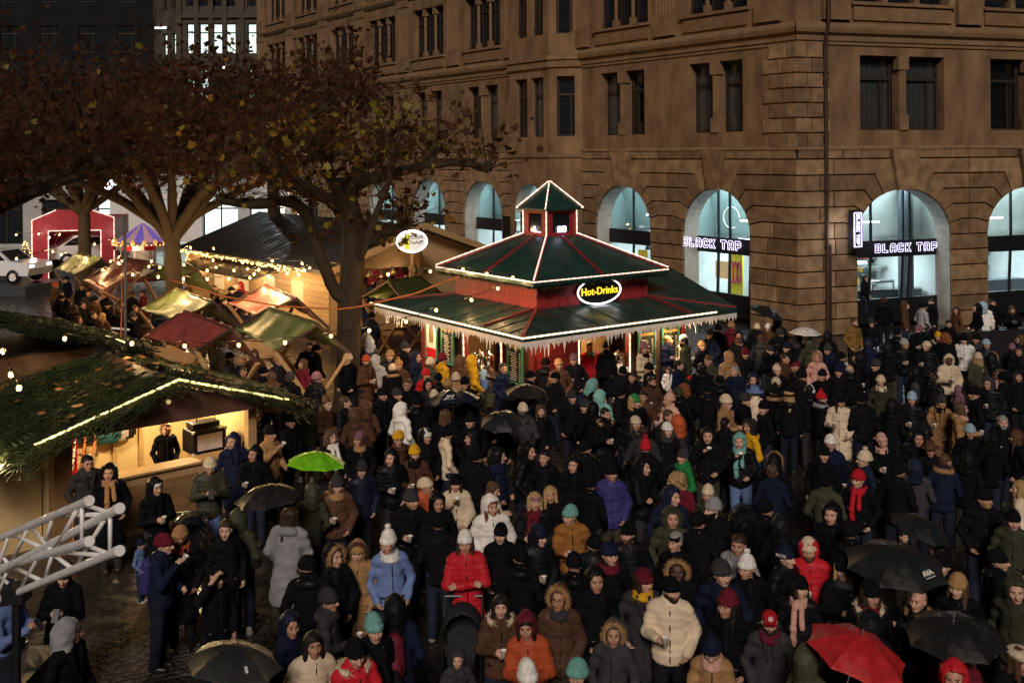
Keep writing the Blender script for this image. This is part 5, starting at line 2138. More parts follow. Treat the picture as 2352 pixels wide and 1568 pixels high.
c.lathe([(.9, 0), (.9, 2.6)], 16)
c.build("drum", WHITEP, caro, CaM)
c = MB()
c.lathe([(.001, .3), (2.1, .3), (2.1, 0)], 24)
c.build("platform", REDTRIM, caro, CaM)
for k in range(8):
    a0 = k * math.pi / 4
    c = MB()
    c.tube([(1.6 * math.cos(a0), 1.6 * math.sin(a0), .3), (1.6 * math.cos(a0), 1.6 * math.sin(a0), 2.6)], .03, 6)
    c.build("pole", ALU, caro, CaM)
c = MB()
for k in range(40):
    a0 = k * math.pi / 20
    c.box((2.04 * math.cos(a0), 2.04 * math.sin(a0), 2.55), (.05, .05, .05))
c.build("rim_lights", BULB, caro, CaM, kind="stuff")
light("carousel_lamp", 'POINT', CaM @ Vector((0, -2.4, 2.2)), 25, WARM, caro, radius=.2)

# hanging street lamp
p = aty(519, 153, 60)
Mx = TRS(p)
hl = thing("hanging_lamp", "bright white street lamp hanging on wires before the office windows", "street lamp", Mx)
c = MB()
c.lathe([(.001, .18), (.1, .16), (.3, .02), (.3, -.04), (.001, -.04)], 12)
c.build("hood", ALU, hl, Mx)
c = MB()
c.lathe([(.001, -.12), (.14, -.1), (.22, -.05), (.22, -.045), (.001, -.045)], 12)
c.build("lamp_glass", mat("lamp_glass", (1, 1, 1), .4, emit=(.95, .98, 1), estr=12.0), hl, Mx)
c = MB()
c.tube([(-14, 14, 3.2), (-7, 7, 1.2), (0, 0, .16), (5, 2, .8), (9, 4, 1.8)], .012, 4)
c.build("wire", BLACKCABLE, hl, Mx)
light("lamp_light", 'POINT', p - Vector((0, 0, .35)), 45, (.95, .98, 1.0), hl, radius=.2)

# ================================================================== plane trees
def leaf_verts(p, q_, s_):
    """a lobed leaf: 7 points fan"""
    n = Vector((q_.gauss(0, 1), q_.gauss(0, 1), q_.gauss(.3, 1))).normalized()
    a_ = n.orthogonal().normalized()
    a_ = Matrix.Rotation(q_.uniform(0, 6.28), 3, n) @ a_
    b_ = n.cross(a_)
    out = []
    for u, v in ((0, -.42), (.16, -.26), (.46, -.30), (.36, -.04), (.56, .16), (.24, .24), (0, .60), (-.24, .24), (-.56, .16), (-.36, -.04), (-.46, -.30), (-.16, -.26)):
        out.append(p + a_ * (u * s_) + b_ * (v * s_) + n * (abs(u) * .25 * s_))
    return out


def tree(name, label, base, limbs, seed, twigs=30, leaves=5, ltype=.12, rr0=.37, top=1.7, leafsize=.15, knob=True):
    """limbs: list of (points, r0, r1); first is the trunk. Straight shoots and leaves grow from limb nodes"""
    q_ = random.Random(seed)
    t = thing(name, label, "tree", Matrix.Translation((base.x, base.y, 0)))
    tw = MB()
    lb_, ly_ = MB(), MB()
    for li, (pts, r0, r1) in enumerate(limbs):
        pts = [Vector(p) for p in pts]
        # smooth resample
        path, rs = [], []
        n = len(pts)
        for i in range(n - 1):
            p0, p1, p2, p3 = pts[max(i - 1, 0)], pts[i], pts[i + 1], pts[min(i + 2, n - 1)]
            for k in range(5):
                u = k / 5
                v = .5 * ((2 * p1) + (p2 - p0) * u + (2 * p0 - 5 * p1 + 4 * p2 - p3) * u * u + (3 * p1 - p0 - 3 * p2 + p3) * u ** 3)
                path.append(v + Vector((q_.gauss(0, 1), q_.gauss(0, 1), q_.gauss(0, .6))) * (.018 if li else .008))
                f_ = (i + u) / (n - 1)
                rs.append((r0 + (r1 - r0) * f_) * q_.uniform(.93, 1.09))
        path.append(pts[-1])
        rs.append(r1)
        if li == 0:
            rs[0] *= 1.35
            rs[1] *= 1.12
        mb = MB()
        mb.tube(path, rs, 10 if li == 0 else 8)
        mb.build("trunk" if li == 0 else "limb", BARK, t, smooth=True)
        if li == 0:
            continue
        nodes = [len(path) - 1] + [int(len(path) * u) for u in (.62, .82, .4)]
        for ni, k in enumerate(nodes):
            k = min(k, len(path) - 1)
            c_ = path[k]
            if knob and ni < 2:
                kb_ = MB()
                rk = .13 + .05 * q_.random()
                kb_.lathe([(.001, -rk), (rk * .8, -rk * .6), (rk, 0), (rk * .75, rk * .6), (.001, rk)], 8, TRS(c_ + Vector((0, 0, .05)), q_.uniform(0, 3), (1, 1, .9)))
                kb_.build("pollard_knob", BARK, t, smooth=True)
            nt = int(twigs * (1.0 if ni == 0 else .6))
            for j in range(nt):
                d = Vector((q_.gauss(0, .75), q_.gauss(0, .75), abs(q_.gauss(.75, .5)))).normalized()
                L_ = q_.uniform(.5, 1) * top
                e = c_ + d * L_ + Vector((0, 0, -.05 * L_))
                m_ = c_.lerp(e, .5) + Vector((q_.gauss(0, .05), q_.gauss(0, .05), .06))
                tw.tube([c_, m_, e], [.012, .008, .004], 3, cap=False)
                for z in range(leaves):
                    u = q_.uniform(.35, 1.08)
                    pp_ = c_.lerp(e, u) + Vector((q_.gauss(0, .14), q_.gauss(0, .14), q_.gauss(-.05, .14)))
                    (ly_ if q_.random() < ltype else lb_).quad(*leaf_verts(pp_, q_, leafsize * q_.uniform(.55, 1.25)))
    tw.build("twigs", TWIG, t, kind="stuff", fixn=False)
    if lb_.f:
        lb_.build("brown_crown", LEAFB, t, kind="stuff", fixn=False)
    if ly_.f:
        ly_.build("yellow_leaves", LEAFY, t, kind="stuff", fixn=False)
    return t


q = random.Random(77)


def P3(Y, *pp):
    """limb through picture points at a depth that may drift"""
    n = len(pp)
    Y = Y if isinstance(Y, tuple) else (Y, Y)
    return [aty(x, y, Y[0] + (Y[1] - Y[0]) * i / max(1, n - 1)) for i, (x, y) in enumerate(pp)]


tb0 = atz(798, 945, 0)
Y0 = tb0.y
limbs = [([tb0 - Vector((0, 0, .1)), *P3(Y0, (800, 800), (806, 650), (812, 560), (806, 500), (802, 462))], .345, .25),
         (P3((Y0, Y0 - 1), (800, 690), (766, 662), (727, 568), (684, 471), (578, 469), (508, 459)), .20, .11),
         (P3((Y0, Y0 + 1.5), (812, 540), (760, 470), (690, 440), (640, 430)), .13, .07),
         (P3((Y0, Y0 - 2), (804, 480), (762, 415), (747, 371), (720, 345)), .17, .09),
         (P3((Y0, Y0 - 1), (802, 480), (813, 425), (891, 402), (977, 379), (1067, 375), (1118, 390)), .17, .09),
         (P3((Y0, Y0 + 2), (802, 470), (790, 425), (852, 371), (879, 336)), .15, .08),
         (P3((Y0, Y0 - 1.5), (818, 600), (833, 578), (860, 500), (891, 422), (903, 352)), .11, .06),
         (P3((Y0, Y0 + 3), (806, 470), (840, 420), (935, 395), (1010, 345)), .12, .06),
         (P3((Y0, Y0 - 3), (800, 480), (730, 440), (640, 400), (590, 390)), .12, .07),
         (P3((Y0, Y0 + 1), (816, 590), (860, 560), (930, 520)), .05, .02)]
tree("plane_tree", "big pollarded plane tree with thick bare limbs and yellowing leaves left of the kiosk", tb0, limbs, 1, twigs=27, leaves=2, ltype=.32, top=2.2, leafsize=.21)
# a sparse yellow-green tuft at the right end
def auto_tree(label, base, z_fork, reach, n_l, seed, ztop, twigs, leaves, rr, top, ltype, leafsize=.15):
    q_ = random.Random(seed)
    top_p = Vector((base.x + q_.uniform(-.2, .2), base.y, z_fork + .6))
    L_ = [([base, base.lerp(top_p, .5) + Vector((.08, 0, 0)), top_p], rr, rr * .65)]
    for k in range(n_l):
        a_ = 2 * math.pi * k / n_l + q_.uniform(-.3, .3)
        r_ = reach * q_.uniform(.55, 1.05)
        e = top_p + Vector((r_ * math.cos(a_), r_ * math.sin(a_), q_.uniform(.5, 1) * (ztop - z_fork)))
        m1 = top_p.lerp(e, .35) + Vector((0, 0, q_.uniform(-.1, .5)))
        m2 = top_p.lerp(e, .7) + Vector((q_.gauss(0, .2), q_.gauss(0, .2), q_.uniform(-.1, .4)))
        L_.append(([top_p - Vector((0, 0, q_.uniform(0, .5))), m1, m2, e], rr * .48, rr * .24))
    return tree("plane_tree", label, base, L_, seed, twigs, leaves, ltype, rr, top, leafsize)


b2 = atz(392, 700, 0)
b2 = Vector((aty(392, 660, 36).x, 36, 0))
auto_tree("plane tree with forked trunk rising behind the red canvas stalls", b2, 3.6, 5.8, 13, 5, 8.1, 40, 3, .36, 3.0, .02, .23)
b3 = Vector((aty(187, 600, 46).x, 46, 0))
auto_tree("plane tree before the red booth", b3, 3.8, 6.0, 10, 6, 9.2, 38, 3, .36, 3.3, .02, .26)
b4 = Vector((-15.2, 27.5, 0))
auto_tree("plane tree at the left edge, its dark limbs reaching into the picture", b4, 3.6, 6.2, 15, 7, 8.0, 46, 3, .36, 3.3, .025, .2)
b5 = Vector((aty(620, 600, 45).x, 46, 0))
auto_tree("plane tree hidden behind the chalet roof, only its crown shows", b5, 5.2, 6.2, 10, 8, 9.2, 34, 3, .34, 3.1, .02, .24)

# ================================================================== aluminium stage truss, lower left
def truss():
    ends = [(aty(272, 1168, 6.2), aty(-60, 1341, 9.0)), (aty(203, 1150, 6.5), aty(-60, 1260, 9.3)),
            (aty(272, 1265, 6.2), aty(-60, 1401, 9.0)), (aty(203, 1243, 6.5), aty(-60, 1322, 9.3))]
    t = thing("stage_truss", "aluminium box truss with cross braces jutting in at the lower left", "truss", Matrix.Translation(ends[0][0]))
    for a_, b_ in ends:
        d = (b_ - a_).normalized()
        c = MB()
        c.tube([a_, b_], .028, 16)
        c.build("chord", ALU, t)
        c = MB()
        c.tube([a_ - d * .025, a_ + d * .05], .033, 12)
        c.build("end_fitting", ALU, t)
    at_ = lambda k, u: ends[k][0].lerp(ends[k][1], u)
    n = 5
    for a_, b_ in ((0, 2), (1, 3), (0, 1), (2, 3)):
        for k in range(n):
            u0, u1 = .05 + .93 * k / n, .05 + .93 * (k + 1) / n
            p, q_ = (a_, b_) if k % 2 == 0 else (b_, a_)
            c = MB()
            c.tube([at_(p, u0), at_(q_, u1)], .014, 8)
            c.build("brace", ALU, t, smooth=True)
        c = MB()
        c.tube([at_(a_, .04), at_(b_, .04)], .014, 8)
        c.build("brace", ALU, t, smooth=True)
    c = MB()
    p = at_(2, .62)
    c.tube([p, Vector((p.x - .05, p.y, 0))], .035, 8)
    c.box(p, (.16, .16, .12))
    c.build("black_clamp", BLACKM, t)


truss()
# dark stage edge and cases below the truss
c = MB()
pz_ = atz(60, 1500, 1.0)
c.box((pz_.x - 1.2, pz_.y - .6, .5), (3.0, 1.6, 1.0))
tag(c.build("covered_equipment", mat("black_tarpaulin", (.015, .015, .02), .45, bump=.6, bscale=5), None), "black tarpaulin covered equipment at the bottom left corner", "equipment")

# dark barrier between the crowd and the shop-front walk
bA, bB = atz(2075, 782, 1.0), atz(2400, 800, 1.0)
c = MB()
bA = Vector((13.5, 31.9, 0))
bB = Vector((19.5, 33.6, 0))
nseg = 5
bar = thing("crowd_barrier", "long black cloth-covered barrier before the shop windows at right", "barrier", Matrix.Translation(bA))
for k in range(nseg):
    a_, b_ = bA.lerp(bB, k / nseg), bA.lerp(bB, (k + .985) / nseg)
    c = MB()
    c.bar(a_ + Vector((0, 0, .55)), b_ + Vector((0, 0, .55)), .08, 1.1)
    c.build("panel", mat("black_cloth%d" % k, (.018, .017, .018), .7, bump=.5, bscale=3), bar)
# ================================================================== people: smooth surfaces grown from distance fields
def surface_net(F, xs, ys, zs):
    s = F < 0
    nx, ny, nz = F.shape
    c = np.zeros((nx - 1, ny - 1, nz - 1), np.int8)
    for a_ in (0, 1):
        for b_ in (0, 1):
            for d_ in (0, 1):
                c += s[a_:nx - 1 + a_, b_:ny - 1 + b_, d_:nz - 1 + d_]
    act = (c > 0) & (c < 8)
    idx = np.argwhere(act)
    vid = np.full(act.shape, -1, np.int64)
    vid[act] = np.arange(len(idx))
    i, j, k = idx.T
    cor = [(a_, b_, d_) for a_ in (0, 1) for b_ in (0, 1) for d_ in (0, 1)]
    val = np.stack([F[i + a_, j + b_, k + d_] for a_, b_, d_ in cor], 1)
    pos = np.zeros((len(idx), 3))
    cnt = np.zeros(len(idx))
    C = np.array(cor, float)
    for p in range(8):
        for q in range(p + 1, 8):
            if np.abs(C[p] - C[q]).sum() != 1:
                continue
            fa, fb = val[:, p], val[:, q]
            m = (fa < 0) != (fb < 0)
            den = np.where(m, fa - fb, 1)
            t = np.where(m, fa / den, 0)
            pos += np.where(m[:, None], C[p] + t[:, None] * (C[q] - C[p]), 0)
            cnt += m
    pos /= cnt[:, None]
    V = np.stack([xs[i] + pos[:, 0] * (xs[i + 1] - xs[i]), ys[j] + pos[:, 1] * (ys[j + 1] - ys[j]), zs[k] + pos[:, 2] * (zs[k + 1] - zs[k])], 1)
    Q = []
    for ax_ in range(3):
        d = [0, 0, 0]
        d[ax_] = 1
        o1, o2 = [(1, 2), (2, 0), (0, 1)][ax_]
        sa = s[:nx - d[0], :ny - d[1], :nz - d[2]]
        sb = s[d[0]:, d[1]:, d[2]:]
        e = np.argwhere(sa != sb)
        ok = (e[:, o1] > 0) & (e[:, o2] > 0) & (e[:, o1] < F.shape[o1] - 1) & (e[:, o2] < F.shape[o2] - 1)
        e = e[ok]
        fl = sa[e[:, 0], e[:, 1], e[:, 2]]
        u = np.zeros(3, int)
        u[o1] = 1
        w = np.zeros(3, int)
        w[o2] = 1
        g = lambda x: vid[x[:, 0], x[:, 1], x[:, 2]]
        quad = np.stack([g(e - u - w), g(e - w), g(e), g(e - u)], 1)
        quad = np.where(fl[:, None], quad, quad[:, ::-1])
        Q.append(quad)
    return V, np.concatenate(Q)


def smin(a, b, k):
    h = np.clip(.5 + .5 * (b - a) / k, 0, 1)
    return b * (1 - h) + a * h - k * h * (1 - h)


class Field:
    def __init__(s, xs, ys, zs):
        s.xs, s.ys, s.zs = xs, ys, zs
        s.F = np.full((len(xs), len(ys), len(zs)), 1.0)

    def win(s, lo, hi, m):
        r = []
        for ax_, l, h in zip((s.xs, s.ys, s.zs), lo, hi):
            a_ = np.searchsorted(ax_, l - m)
            b_ = np.searchsorted(ax_, h + m)
            r.append(slice(max(0, a_ - 1), min(len(ax_), b_ + 1)))
        X = s.xs[r[0]][:, None, None]
        Y = s.ys[r[1]][None, :, None]
        Z = s.zs[r[2]][None, None, :]
        return tuple(r), X, Y, Z

    def put(s, r, d, k, sub=False):
        if sub:
            s.F[r] = -smin(-s.F[r], d, k)
        else:
            s.F[r] = smin(s.F[r], d, k)

    def cap(s, a, b, r1, r2, k=.02, sy=1.0, rip=None, sub=False):
        """tapered capsule; sy squeezes depth; rip=(amplitude, wavelength) quilts it"""
        m = max(r1, r2) + k + .03
        lo = np.minimum(a, b)
        hi = np.maximum(a, b)
        lo, hi = lo - np.array([0, 0, 0]), hi
        r, X, Y, Z = s.win(lo, hi, m)
        if sy != 1:
            cy = (a[1] + b[1]) / 2
            Y = (Y - cy) / sy + cy
        ab = np.array(b, float) - np.array(a, float)
        L2 = (ab ** 2).sum() + 1e-9
        px_, py_, pz_ = X - a[0], Y - a[1], Z - a[2]
        t = np.clip((px_ * ab[0] + py_ * ab[1] + pz_ * ab[2]) / L2, 0, 1)
        d = np.sqrt((px_ - t * ab[0]) ** 2 + (py_ - t * ab[1]) ** 2 + (pz_ - t * ab[2]) ** 2) - (r1 + t * (r2 - r1))
        if rip:
            d = d - rip[0] * (np.abs(np.sin(t * math.sqrt(L2) * math.pi / rip[1])) - .5)
        if sy != 1:
            d = d * min(1, sy * 1.15)
        s.put(r, d, k, sub)
        return s

    def ell(s, c, rr, k=.02, sub=False, rip=None):
        r, X, Y, Z = s.win(np.array(c) - rr, np.array(c) + rr, k + .03)
        q = np.sqrt(((X - c[0]) / rr[0]) ** 2 + ((Y - c[1]) / rr[1]) ** 2 + ((Z - c[2]) / rr[2]) ** 2)
        d = (q - 1) * min(rr)
        if rip is not None:
            d = d + rip(X, Y, Z)
        s.put(r, d, k, sub)
        return s

    def mesh(s, name, mats, smooth=True, extra=None, matfn=None):
        V, Q = surface_net(s.F, s.xs, s.ys, s.zs)
        return np_mesh(name, V, Q, mats, smooth, extra, matfn)


def np_mesh(name, V, Q, mats, smooth=True, extra=None, matfn=None):
    mi = matfn(V[Q].mean(1)) if matfn is not None else np.zeros(len(Q), np.int32)
    V, Q = V.tolist(), Q.tolist()
    mi = mi.tolist()
    if extra is not None:
        n = len(V)
        V += [tuple(v) for v in extra.v]
        Q += [tuple(i + n for i in f) for f in extra.f]
        mi += extra.m
    me = bpy.data.meshes.new(name)
    me.from_pydata(V, [], Q)
    me.polygons.foreach_set('material_index', mi)
    if smooth:
        me.polygons.foreach_set('use_smooth', [True] * len(Q))
    for m in mats:
        me.materials.append(m)
    me.update()
    return me


def axis(*segs):
    """piecewise grid coordinates: (from, to, step), ..."""
    out = []
    for a, b, st in segs:
        out += list(np.arange(a, b, st))
    out.append(segs[-1][1])
    return np.array(out)


# ---- poses: elbow and wrist of the right (-x) and left (+x) arm; the figure faces -y
A_ = np.array
POSES = {
    'd': ((-.235, .02, 1.12), (-.235, -.05, .88), (.235, .02, 1.12), (.235, -.05, .88)),
    'k': ((-.262, .05, 1.13), (-.185, -.13, .94), (.262, .05, 1.13), (.185, -.13, .94)),
    'c': ((-.235, -.02, 1.12), (-.10, -.27, 1.16), (.262, .05, 1.13), (.185, -.13, .94)),
    'C': ((-.235, -.03, 1.12), (-.065, -.27, 1.18), (.235, -.03, 1.12), (.065, -.26, 1.16)),
    'm': ((-.24, -.08, 1.16), (-.06, -.20, 1.37), (.25, .0, 1.12), (.15, -.2, 1.02)),
    'x': ((-.235, -.09, 1.13), (.09, -.24, 1.18), (.235, -.08, 1.14), (-.09, -.22, 1.15)),
    't': ((-.235, -.05, 1.13), (-.065, -.29, 1.24), (.235, -.05, 1.13), (.065, -.29, 1.24)),
    'u': ((-.235, -.06, 1.14), (-.13, -.24, 1.30), (.25, .02, 1.12), (.18, -.15, .95)),
    'w': ((-.31, -.12, 1.40), (-.12, -.17, 1.66), (.25, .02, 1.12), (.18, -.15, .95)),
}
HEADC = A_((0, -.012, 1.605))
PIV = A_((0, .02, 1.50))


def rot_yp(yaw, pitch):
    y, p = rad(yaw), rad(pitch)
    Rz = np.array([[math.cos(y), -math.sin(y), 0], [math.sin(y), math.cos(y), 0], [0, 0, 1]])
    Rx = np.array([[1, 0, 0], [0, math.cos(p), -math.sin(p)], [0, math.sin(p), math.cos(p)]])
    return Rz @ Rx


def head_matrix(yaw, pitch):
    R_ = rot_yp(yaw, pitch)
    h = PIV + R_ @ (HEADC - PIV)
    M_ = Matrix([list(R_[0]) + [h[0]], list(R_[1]) + [h[1]], list(R_[2]) + [h[2]], [0, 0, 0, 1]])
    return M_


def head_field(X, Y, Z):
    """distance to a head, local coordinates (face towards -y)"""
    def ell(c, r):
        q = np.sqrt(((X - c[0]) / r[0]) ** 2 + ((Y - c[1]) / r[1]) ** 2 + ((Z - c[2]) / r[2]) ** 2)
        return (q - 1) * min(r)

    def cap(a, b, r1, r2):
        a, b = A_(a), A_(b)
        ab = b - a
        t = np.clip(((X - a[0]) * ab[0] + (Y - a[1]) * ab[1] + (Z - a[2]) * ab[2]) / (ab @ ab), 0, 1)
        return np.sqrt((X - a[0] - t * ab[0]) ** 2 + (Y - a[1] - t * ab[1]) ** 2 + (Z - a[2] - t * ab[2]) ** 2) - (r1 + t * (r2 - r1))
    d = ell((0, .014, .032), (.077, .096, .088))
    d = smin(d, ell((0, -.022, -.036), (.063, .072, .082)), .03)
    d = smin(d, ell((0, -.060, -.092), (.030, .028, .026)), .03)
    d = smin(d, ell((-.043, -.062, -.022), (.024, .022, .026)), .025)
    d = smin(d, ell((.043, -.062, -.022), (.024, .022, .026)), .025)
    d = smin(d, cap((-.038, -.080, .034), (.038, -.080, .034), .011, .011), .018)
    for sx in (-1, 1):
        e = np.sqrt((X - sx * .031) ** 2 + (Y + .103) ** 2 + (Z - .010) ** 2) - .019
        d = -smin(-d, e, .010)
    d = smin(d, cap((0, -.088, .018), (0, -.118, -.030), .008, .0145), .012)
    d = smin(d, cap((-.014, -.100, -.034), (.014, -.100, -.034), .008, .008), .01)
    d = smin(d, cap((-.020, -.092, -.064), (.020, -.092, -.064), .0075, .0075), .006)
    d = smin(d, ell((-.078, .012, -.004), (.013, .024, .033)), .008)
    d = smin(d, ell((.078, .012, -.004), (.013, .024, .033)), .008)
    d = smin(d, cap((0, .018, -.07), (0, .036, -.19), .054, .058), .03)
    return d


BODYC = {}


def body_mesh(pose, yaw, pitch):
    key = (pose, yaw, pitch)
    if key in BODYC:
        return BODYC[key]
    er, wr, el, wl = [A_(p) for p in POSES[pose]]
    xs = axis((-.42, -.13, .012), (-.13, .13, .0085), (.13, .42, .012))
    ys = axis((-.42, .16, .0095), (.16, .22, .02))
    zs = axis((.02, .80, .05), (.80, 1.44, .012), (1.44, 1.78, .0085))
    f = Field(xs, ys, zs)
    # hidden under the clothes: trunk, arms, legs
    f.cap(A_((0, 0, .95)), A_((0, .01, 1.36)), .11, .125, .03, sy=.72)
    f.cap(A_((-.13, .01, 1.40)), A_((.13, .01, 1.40)), .045, .045, .05)
    for sx, e, w in ((-1, er, wr), (1, el, wl)):
        f.cap(A_((sx * .15, .01, 1.40)), e, .044, .036, .02)
        f.cap(e, w, .036, .026, .02)
        f.cap(A_((sx * .09, 0, .92)), A_((sx * .10, 0, .5)), .06, .034, .03)
        f.cap(A_((sx * .10, 0, .5)), A_((sx * .10, .01, .1)), .034, .028, .03)
        # hand: palm, four fingers curled inwards, thumb from the side of the palm
        d = (w - e) / np.linalg.norm(w - e)
        inw = A_((-sx * 1.0, -.15, 0.0)) if pose not in 'dk' else A_((-sx * .5, -.3, -.2))
        inw = inw - d * (inw @ d)
        inw /= np.linalg.norm(inw)
        upv = np.cross(d, inw) * (1 if sx < 0 else -1)
        if upv[2] < 0:
            upv = -upv
        palm = w + d * .045
        f.cap(w, palm, .024, .030, .012)
        for q in range(4):
            off = upv * (.027 - .018 * q)
            ln = (.036, .042, .040, .030)[q]
            b0 = palm + off + d * .022
            b1 = b0 + d * ln * .8 + inw * ln * .4
            b2_ = b1 + inw * ln * .9 + d * ln * .1
            f.cap(b0, b1, .0098, .009, .006)
            f.cap(b1, b2_, .009, .008, .006)
        th0 = w + d * .02 + upv * .026
        f.cap(th0, th0 + d * .028 + upv * .018 + inw * .014, .012, .010, .008)
        f.cap(th0 + d * .028 + upv * .018 + inw * .014, th0 + d * .05 + upv * .012 + inw * .034, .010, .009, .006)
    R_ = rot_yp(yaw, pitch)
    hc = PIV + R_ @ (HEADC - PIV)
    r, X, Y, Z = f.win(hc - A_((.13, .15, .2)), hc + A_((.13, .15, .15)), .0)
    dx, dy, dz = X - hc[0], Y - hc[1], Z - hc[2]
    lx = R_[0, 0] * dx + R_[1, 0] * dy + R_[2, 0] * dz
    ly = R_[0, 1] * dx + R_[1, 1] * dy + R_[2, 1] * dz
    lz = R_[0, 2] * dx + R_[1, 2] * dy + R_[2, 2] * dz
    f.put(r, head_field(lx, ly, lz), .02)
    # eyes and brows
    ex = MB()
    Mh = head_matrix(yaw, pitch)
    for sx in (-1, 1):
        ex.cur = 2
        ex.lathe([(.001, -.0095), (.008, -.006), (.0105, 0), (.008, .006), (.001, .0095)], 7, Mh @ TRS((sx * .031, -.0815, .010), 0, (1.25, .8, .8)))
        ex.tube([Mh @ Vector((sx * .048, -.082, .030)), Mh @ Vector((sx * .032, -.0925, .0345)), Mh @ Vector((sx * .014, -.0925, .031))], .0042, 4)

    def matfn(c):
        dd = c - hc
        lx_, ly_, lz_ = dd @ R_[:, 0], dd @ R_[:, 1], dd @ R_[:, 2]
        lip = (np.abs(lx_) < .025) & (np.abs(lz_ + .064) < .009) & (ly_ < -.085)
        return np.where(lip, 1, 0).astype(np.int32)
    me = f.mesh("body", [SKIN, LIPS, EYEM], True, ex, matfn)
    BODYC[key] = me
    return me


COATC = {}


def coat_mesh(style, pose):
    """j jacket, p quilted short, q quilted long, l long coat"""
    key = (style, pose)
    if key in COATC:
        return COATC[key]
    er, wr, el, wl = [A_(p) for p in POSES[pose]]
    hem = {'j': .80, 'p': .80, 'q': .46, 'l': .44}[style]
    st = .0155
    f = Field(axis((-.46, .46, st)), axis((-.40, .26, st)), axis((hem - .12, 1.62, st)))
    puff = style in 'pq'
    rip = (.0095, .075) if puff else None
    th = .010 if puff else 0
    f.cap(A_((0, .01, 1.06)), A_((0, .015, 1.36)), .166 + th, .162 + th, .05, sy=.76, rip=rip)
    f.cap(A_((0, .0, hem + .08)), A_((0, .01, 1.08)), .186 + th + (.025 if style in 'lq' else 0), .165 + th, .06, sy=.80, rip=rip)
    f.cap(A_((-.125, .012, 1.415)), A_((.125, .012, 1.415)), .062 + th, .062 + th, .06)
    for sx, e, w in ((-1, er, wr), (1, el, wl)):
        sh = A_((sx * .165, .012, 1.40))
        f.cap(sh, e, .066 + th, .056 + th, .035, rip=(.007, .068) if puff else (.005, .05))
        w2 = e + (w - e) * .97
        f.cap(e, w2, .056 + th, .044 + th * .7, .03, rip=(.007, .068) if puff else (.006, .045))
    # collar
    f.cap(A_((0, .02, 1.44)), A_((0, .015, 1.515)), .092, .086, .03, sy=.95)
    f.cap(A_((0, .01, 1.50)), A_((0, .0, 1.66)), .066, .075, .012, sub=True)
    if style == 'l':
        for sx in (-1, 1):      # lapels
            f.cap(A_((sx * .07, -.105, 1.46)), A_((sx * .03, -.135, 1.22)), .022, .012, .012)
    # cut flat at the hem
    r, X, Y, Z = f.win((-.46, -.4, hem - .2), (.46, .26, hem + .05), 0)
    f.put(r, (hem - Z) * -1.0 + 0 * X + 0 * Y, .01, sub=True) if False else None
    F = f.F
    Zg = f.zs[None, None, :]
    f.F = np.maximum(F, hem - Zg)
    # folds, slanting and uneven
    X, Y = f.xs[:, None, None], f.ys[None, :, None]
    w1 = np.sin(15 * X + 23 * Zg + 3 * np.sin(9 * Zg)) * np.cos(17 * Y + 5 * Zg)
    w2 = np.sin(38 * Zg + 14 * X + 2 * np.sin(21 * X)) * np.sin(11 * Y - 7 * Zg + 1)
    f.F = f.F + (.004 * w1 + .003 * w2 if puff else .006 * w1 + .005 * w2)
    # zip down the front, following the cloth
    ex = MB()
    ex.cur = 1
    k0 = int(np.argmin(np.abs(f.xs - .012)))
    path = []
    for kz in range(0, len(f.zs), 2):
        if hem + .01 < f.zs[kz] < 1.47:
            col = f.F[k0, :, kz]
            neg = np.argmax(col < 0)
            if col[neg] < 0:
                path.append((.012, f.ys[neg] - st * .35, f.zs[kz]))
    if len(path) > 3:
        ex.tube(path, .0075 if style != 'l' else .006, 4)
    if style in 'jl':
        for sx in (-1, 1):       # pocket flaps
            kx = int(np.argmin(np.abs(f.xs - sx * .09)))
            for zc in ((.98,) if style == 'j' else (.92,)):
                kz = int(np.argmin(np.abs(f.zs - zc)))
                neg = np.argmax(f.F[kx, :, kz] < 0)
                ex.box((sx * .09, f.ys[neg] + .0, zc), (.11, .03, .022), None)
    return COATC.setdefault(key, f.mesh("coat", [NYLON if puff else CLOTH, ZIPM], True, ex))


ZIPM = mat("dark_zip", (.01, .01, .01), .4)


def trouser_mesh(kind):
    f = Field(axis((-.24, .24, .014)), axis((-.18, .18, .014)), axis((.05, 1.0, .02)))
    for sx in (-1, 1):
        y = .03 * sx if kind else 0
        f.cap(A_((sx * .085, 0, .93)), A_((sx * .10, y * .5 - .01, .5)), .105, .078, .03, rip=(.004, .09))
        f.cap(A_((sx * .10, y * .5 - .01, .5)), A_((sx * .10, y + .01, .08)), .076, .062, .02, rip=(.006, .06))
    return f.mesh("trousers", [CLOTH], True)


TROUS = [trouser_mesh(0), trouser_mesh(1)]
f = Field(axis((-.08, .08, .009)), axis((-.22, .1, .011)), axis((-.02, .16, .009)))
f.cap(A_((0, .03, .05)), A_((0, -.12, .04)), .05, .042, .02)
f.cap(A_((0, .03, .06)), A_((0, .03, .12)), .048, .05, .02)
f.F = np.maximum(f.F, .0 - f.zs[None, None, :])
SHOE = f.mesh("shoe", [PLASTIC], True)

# ---- head gear, in head coordinates (origin mid-head, face -y)
GEAR = {}


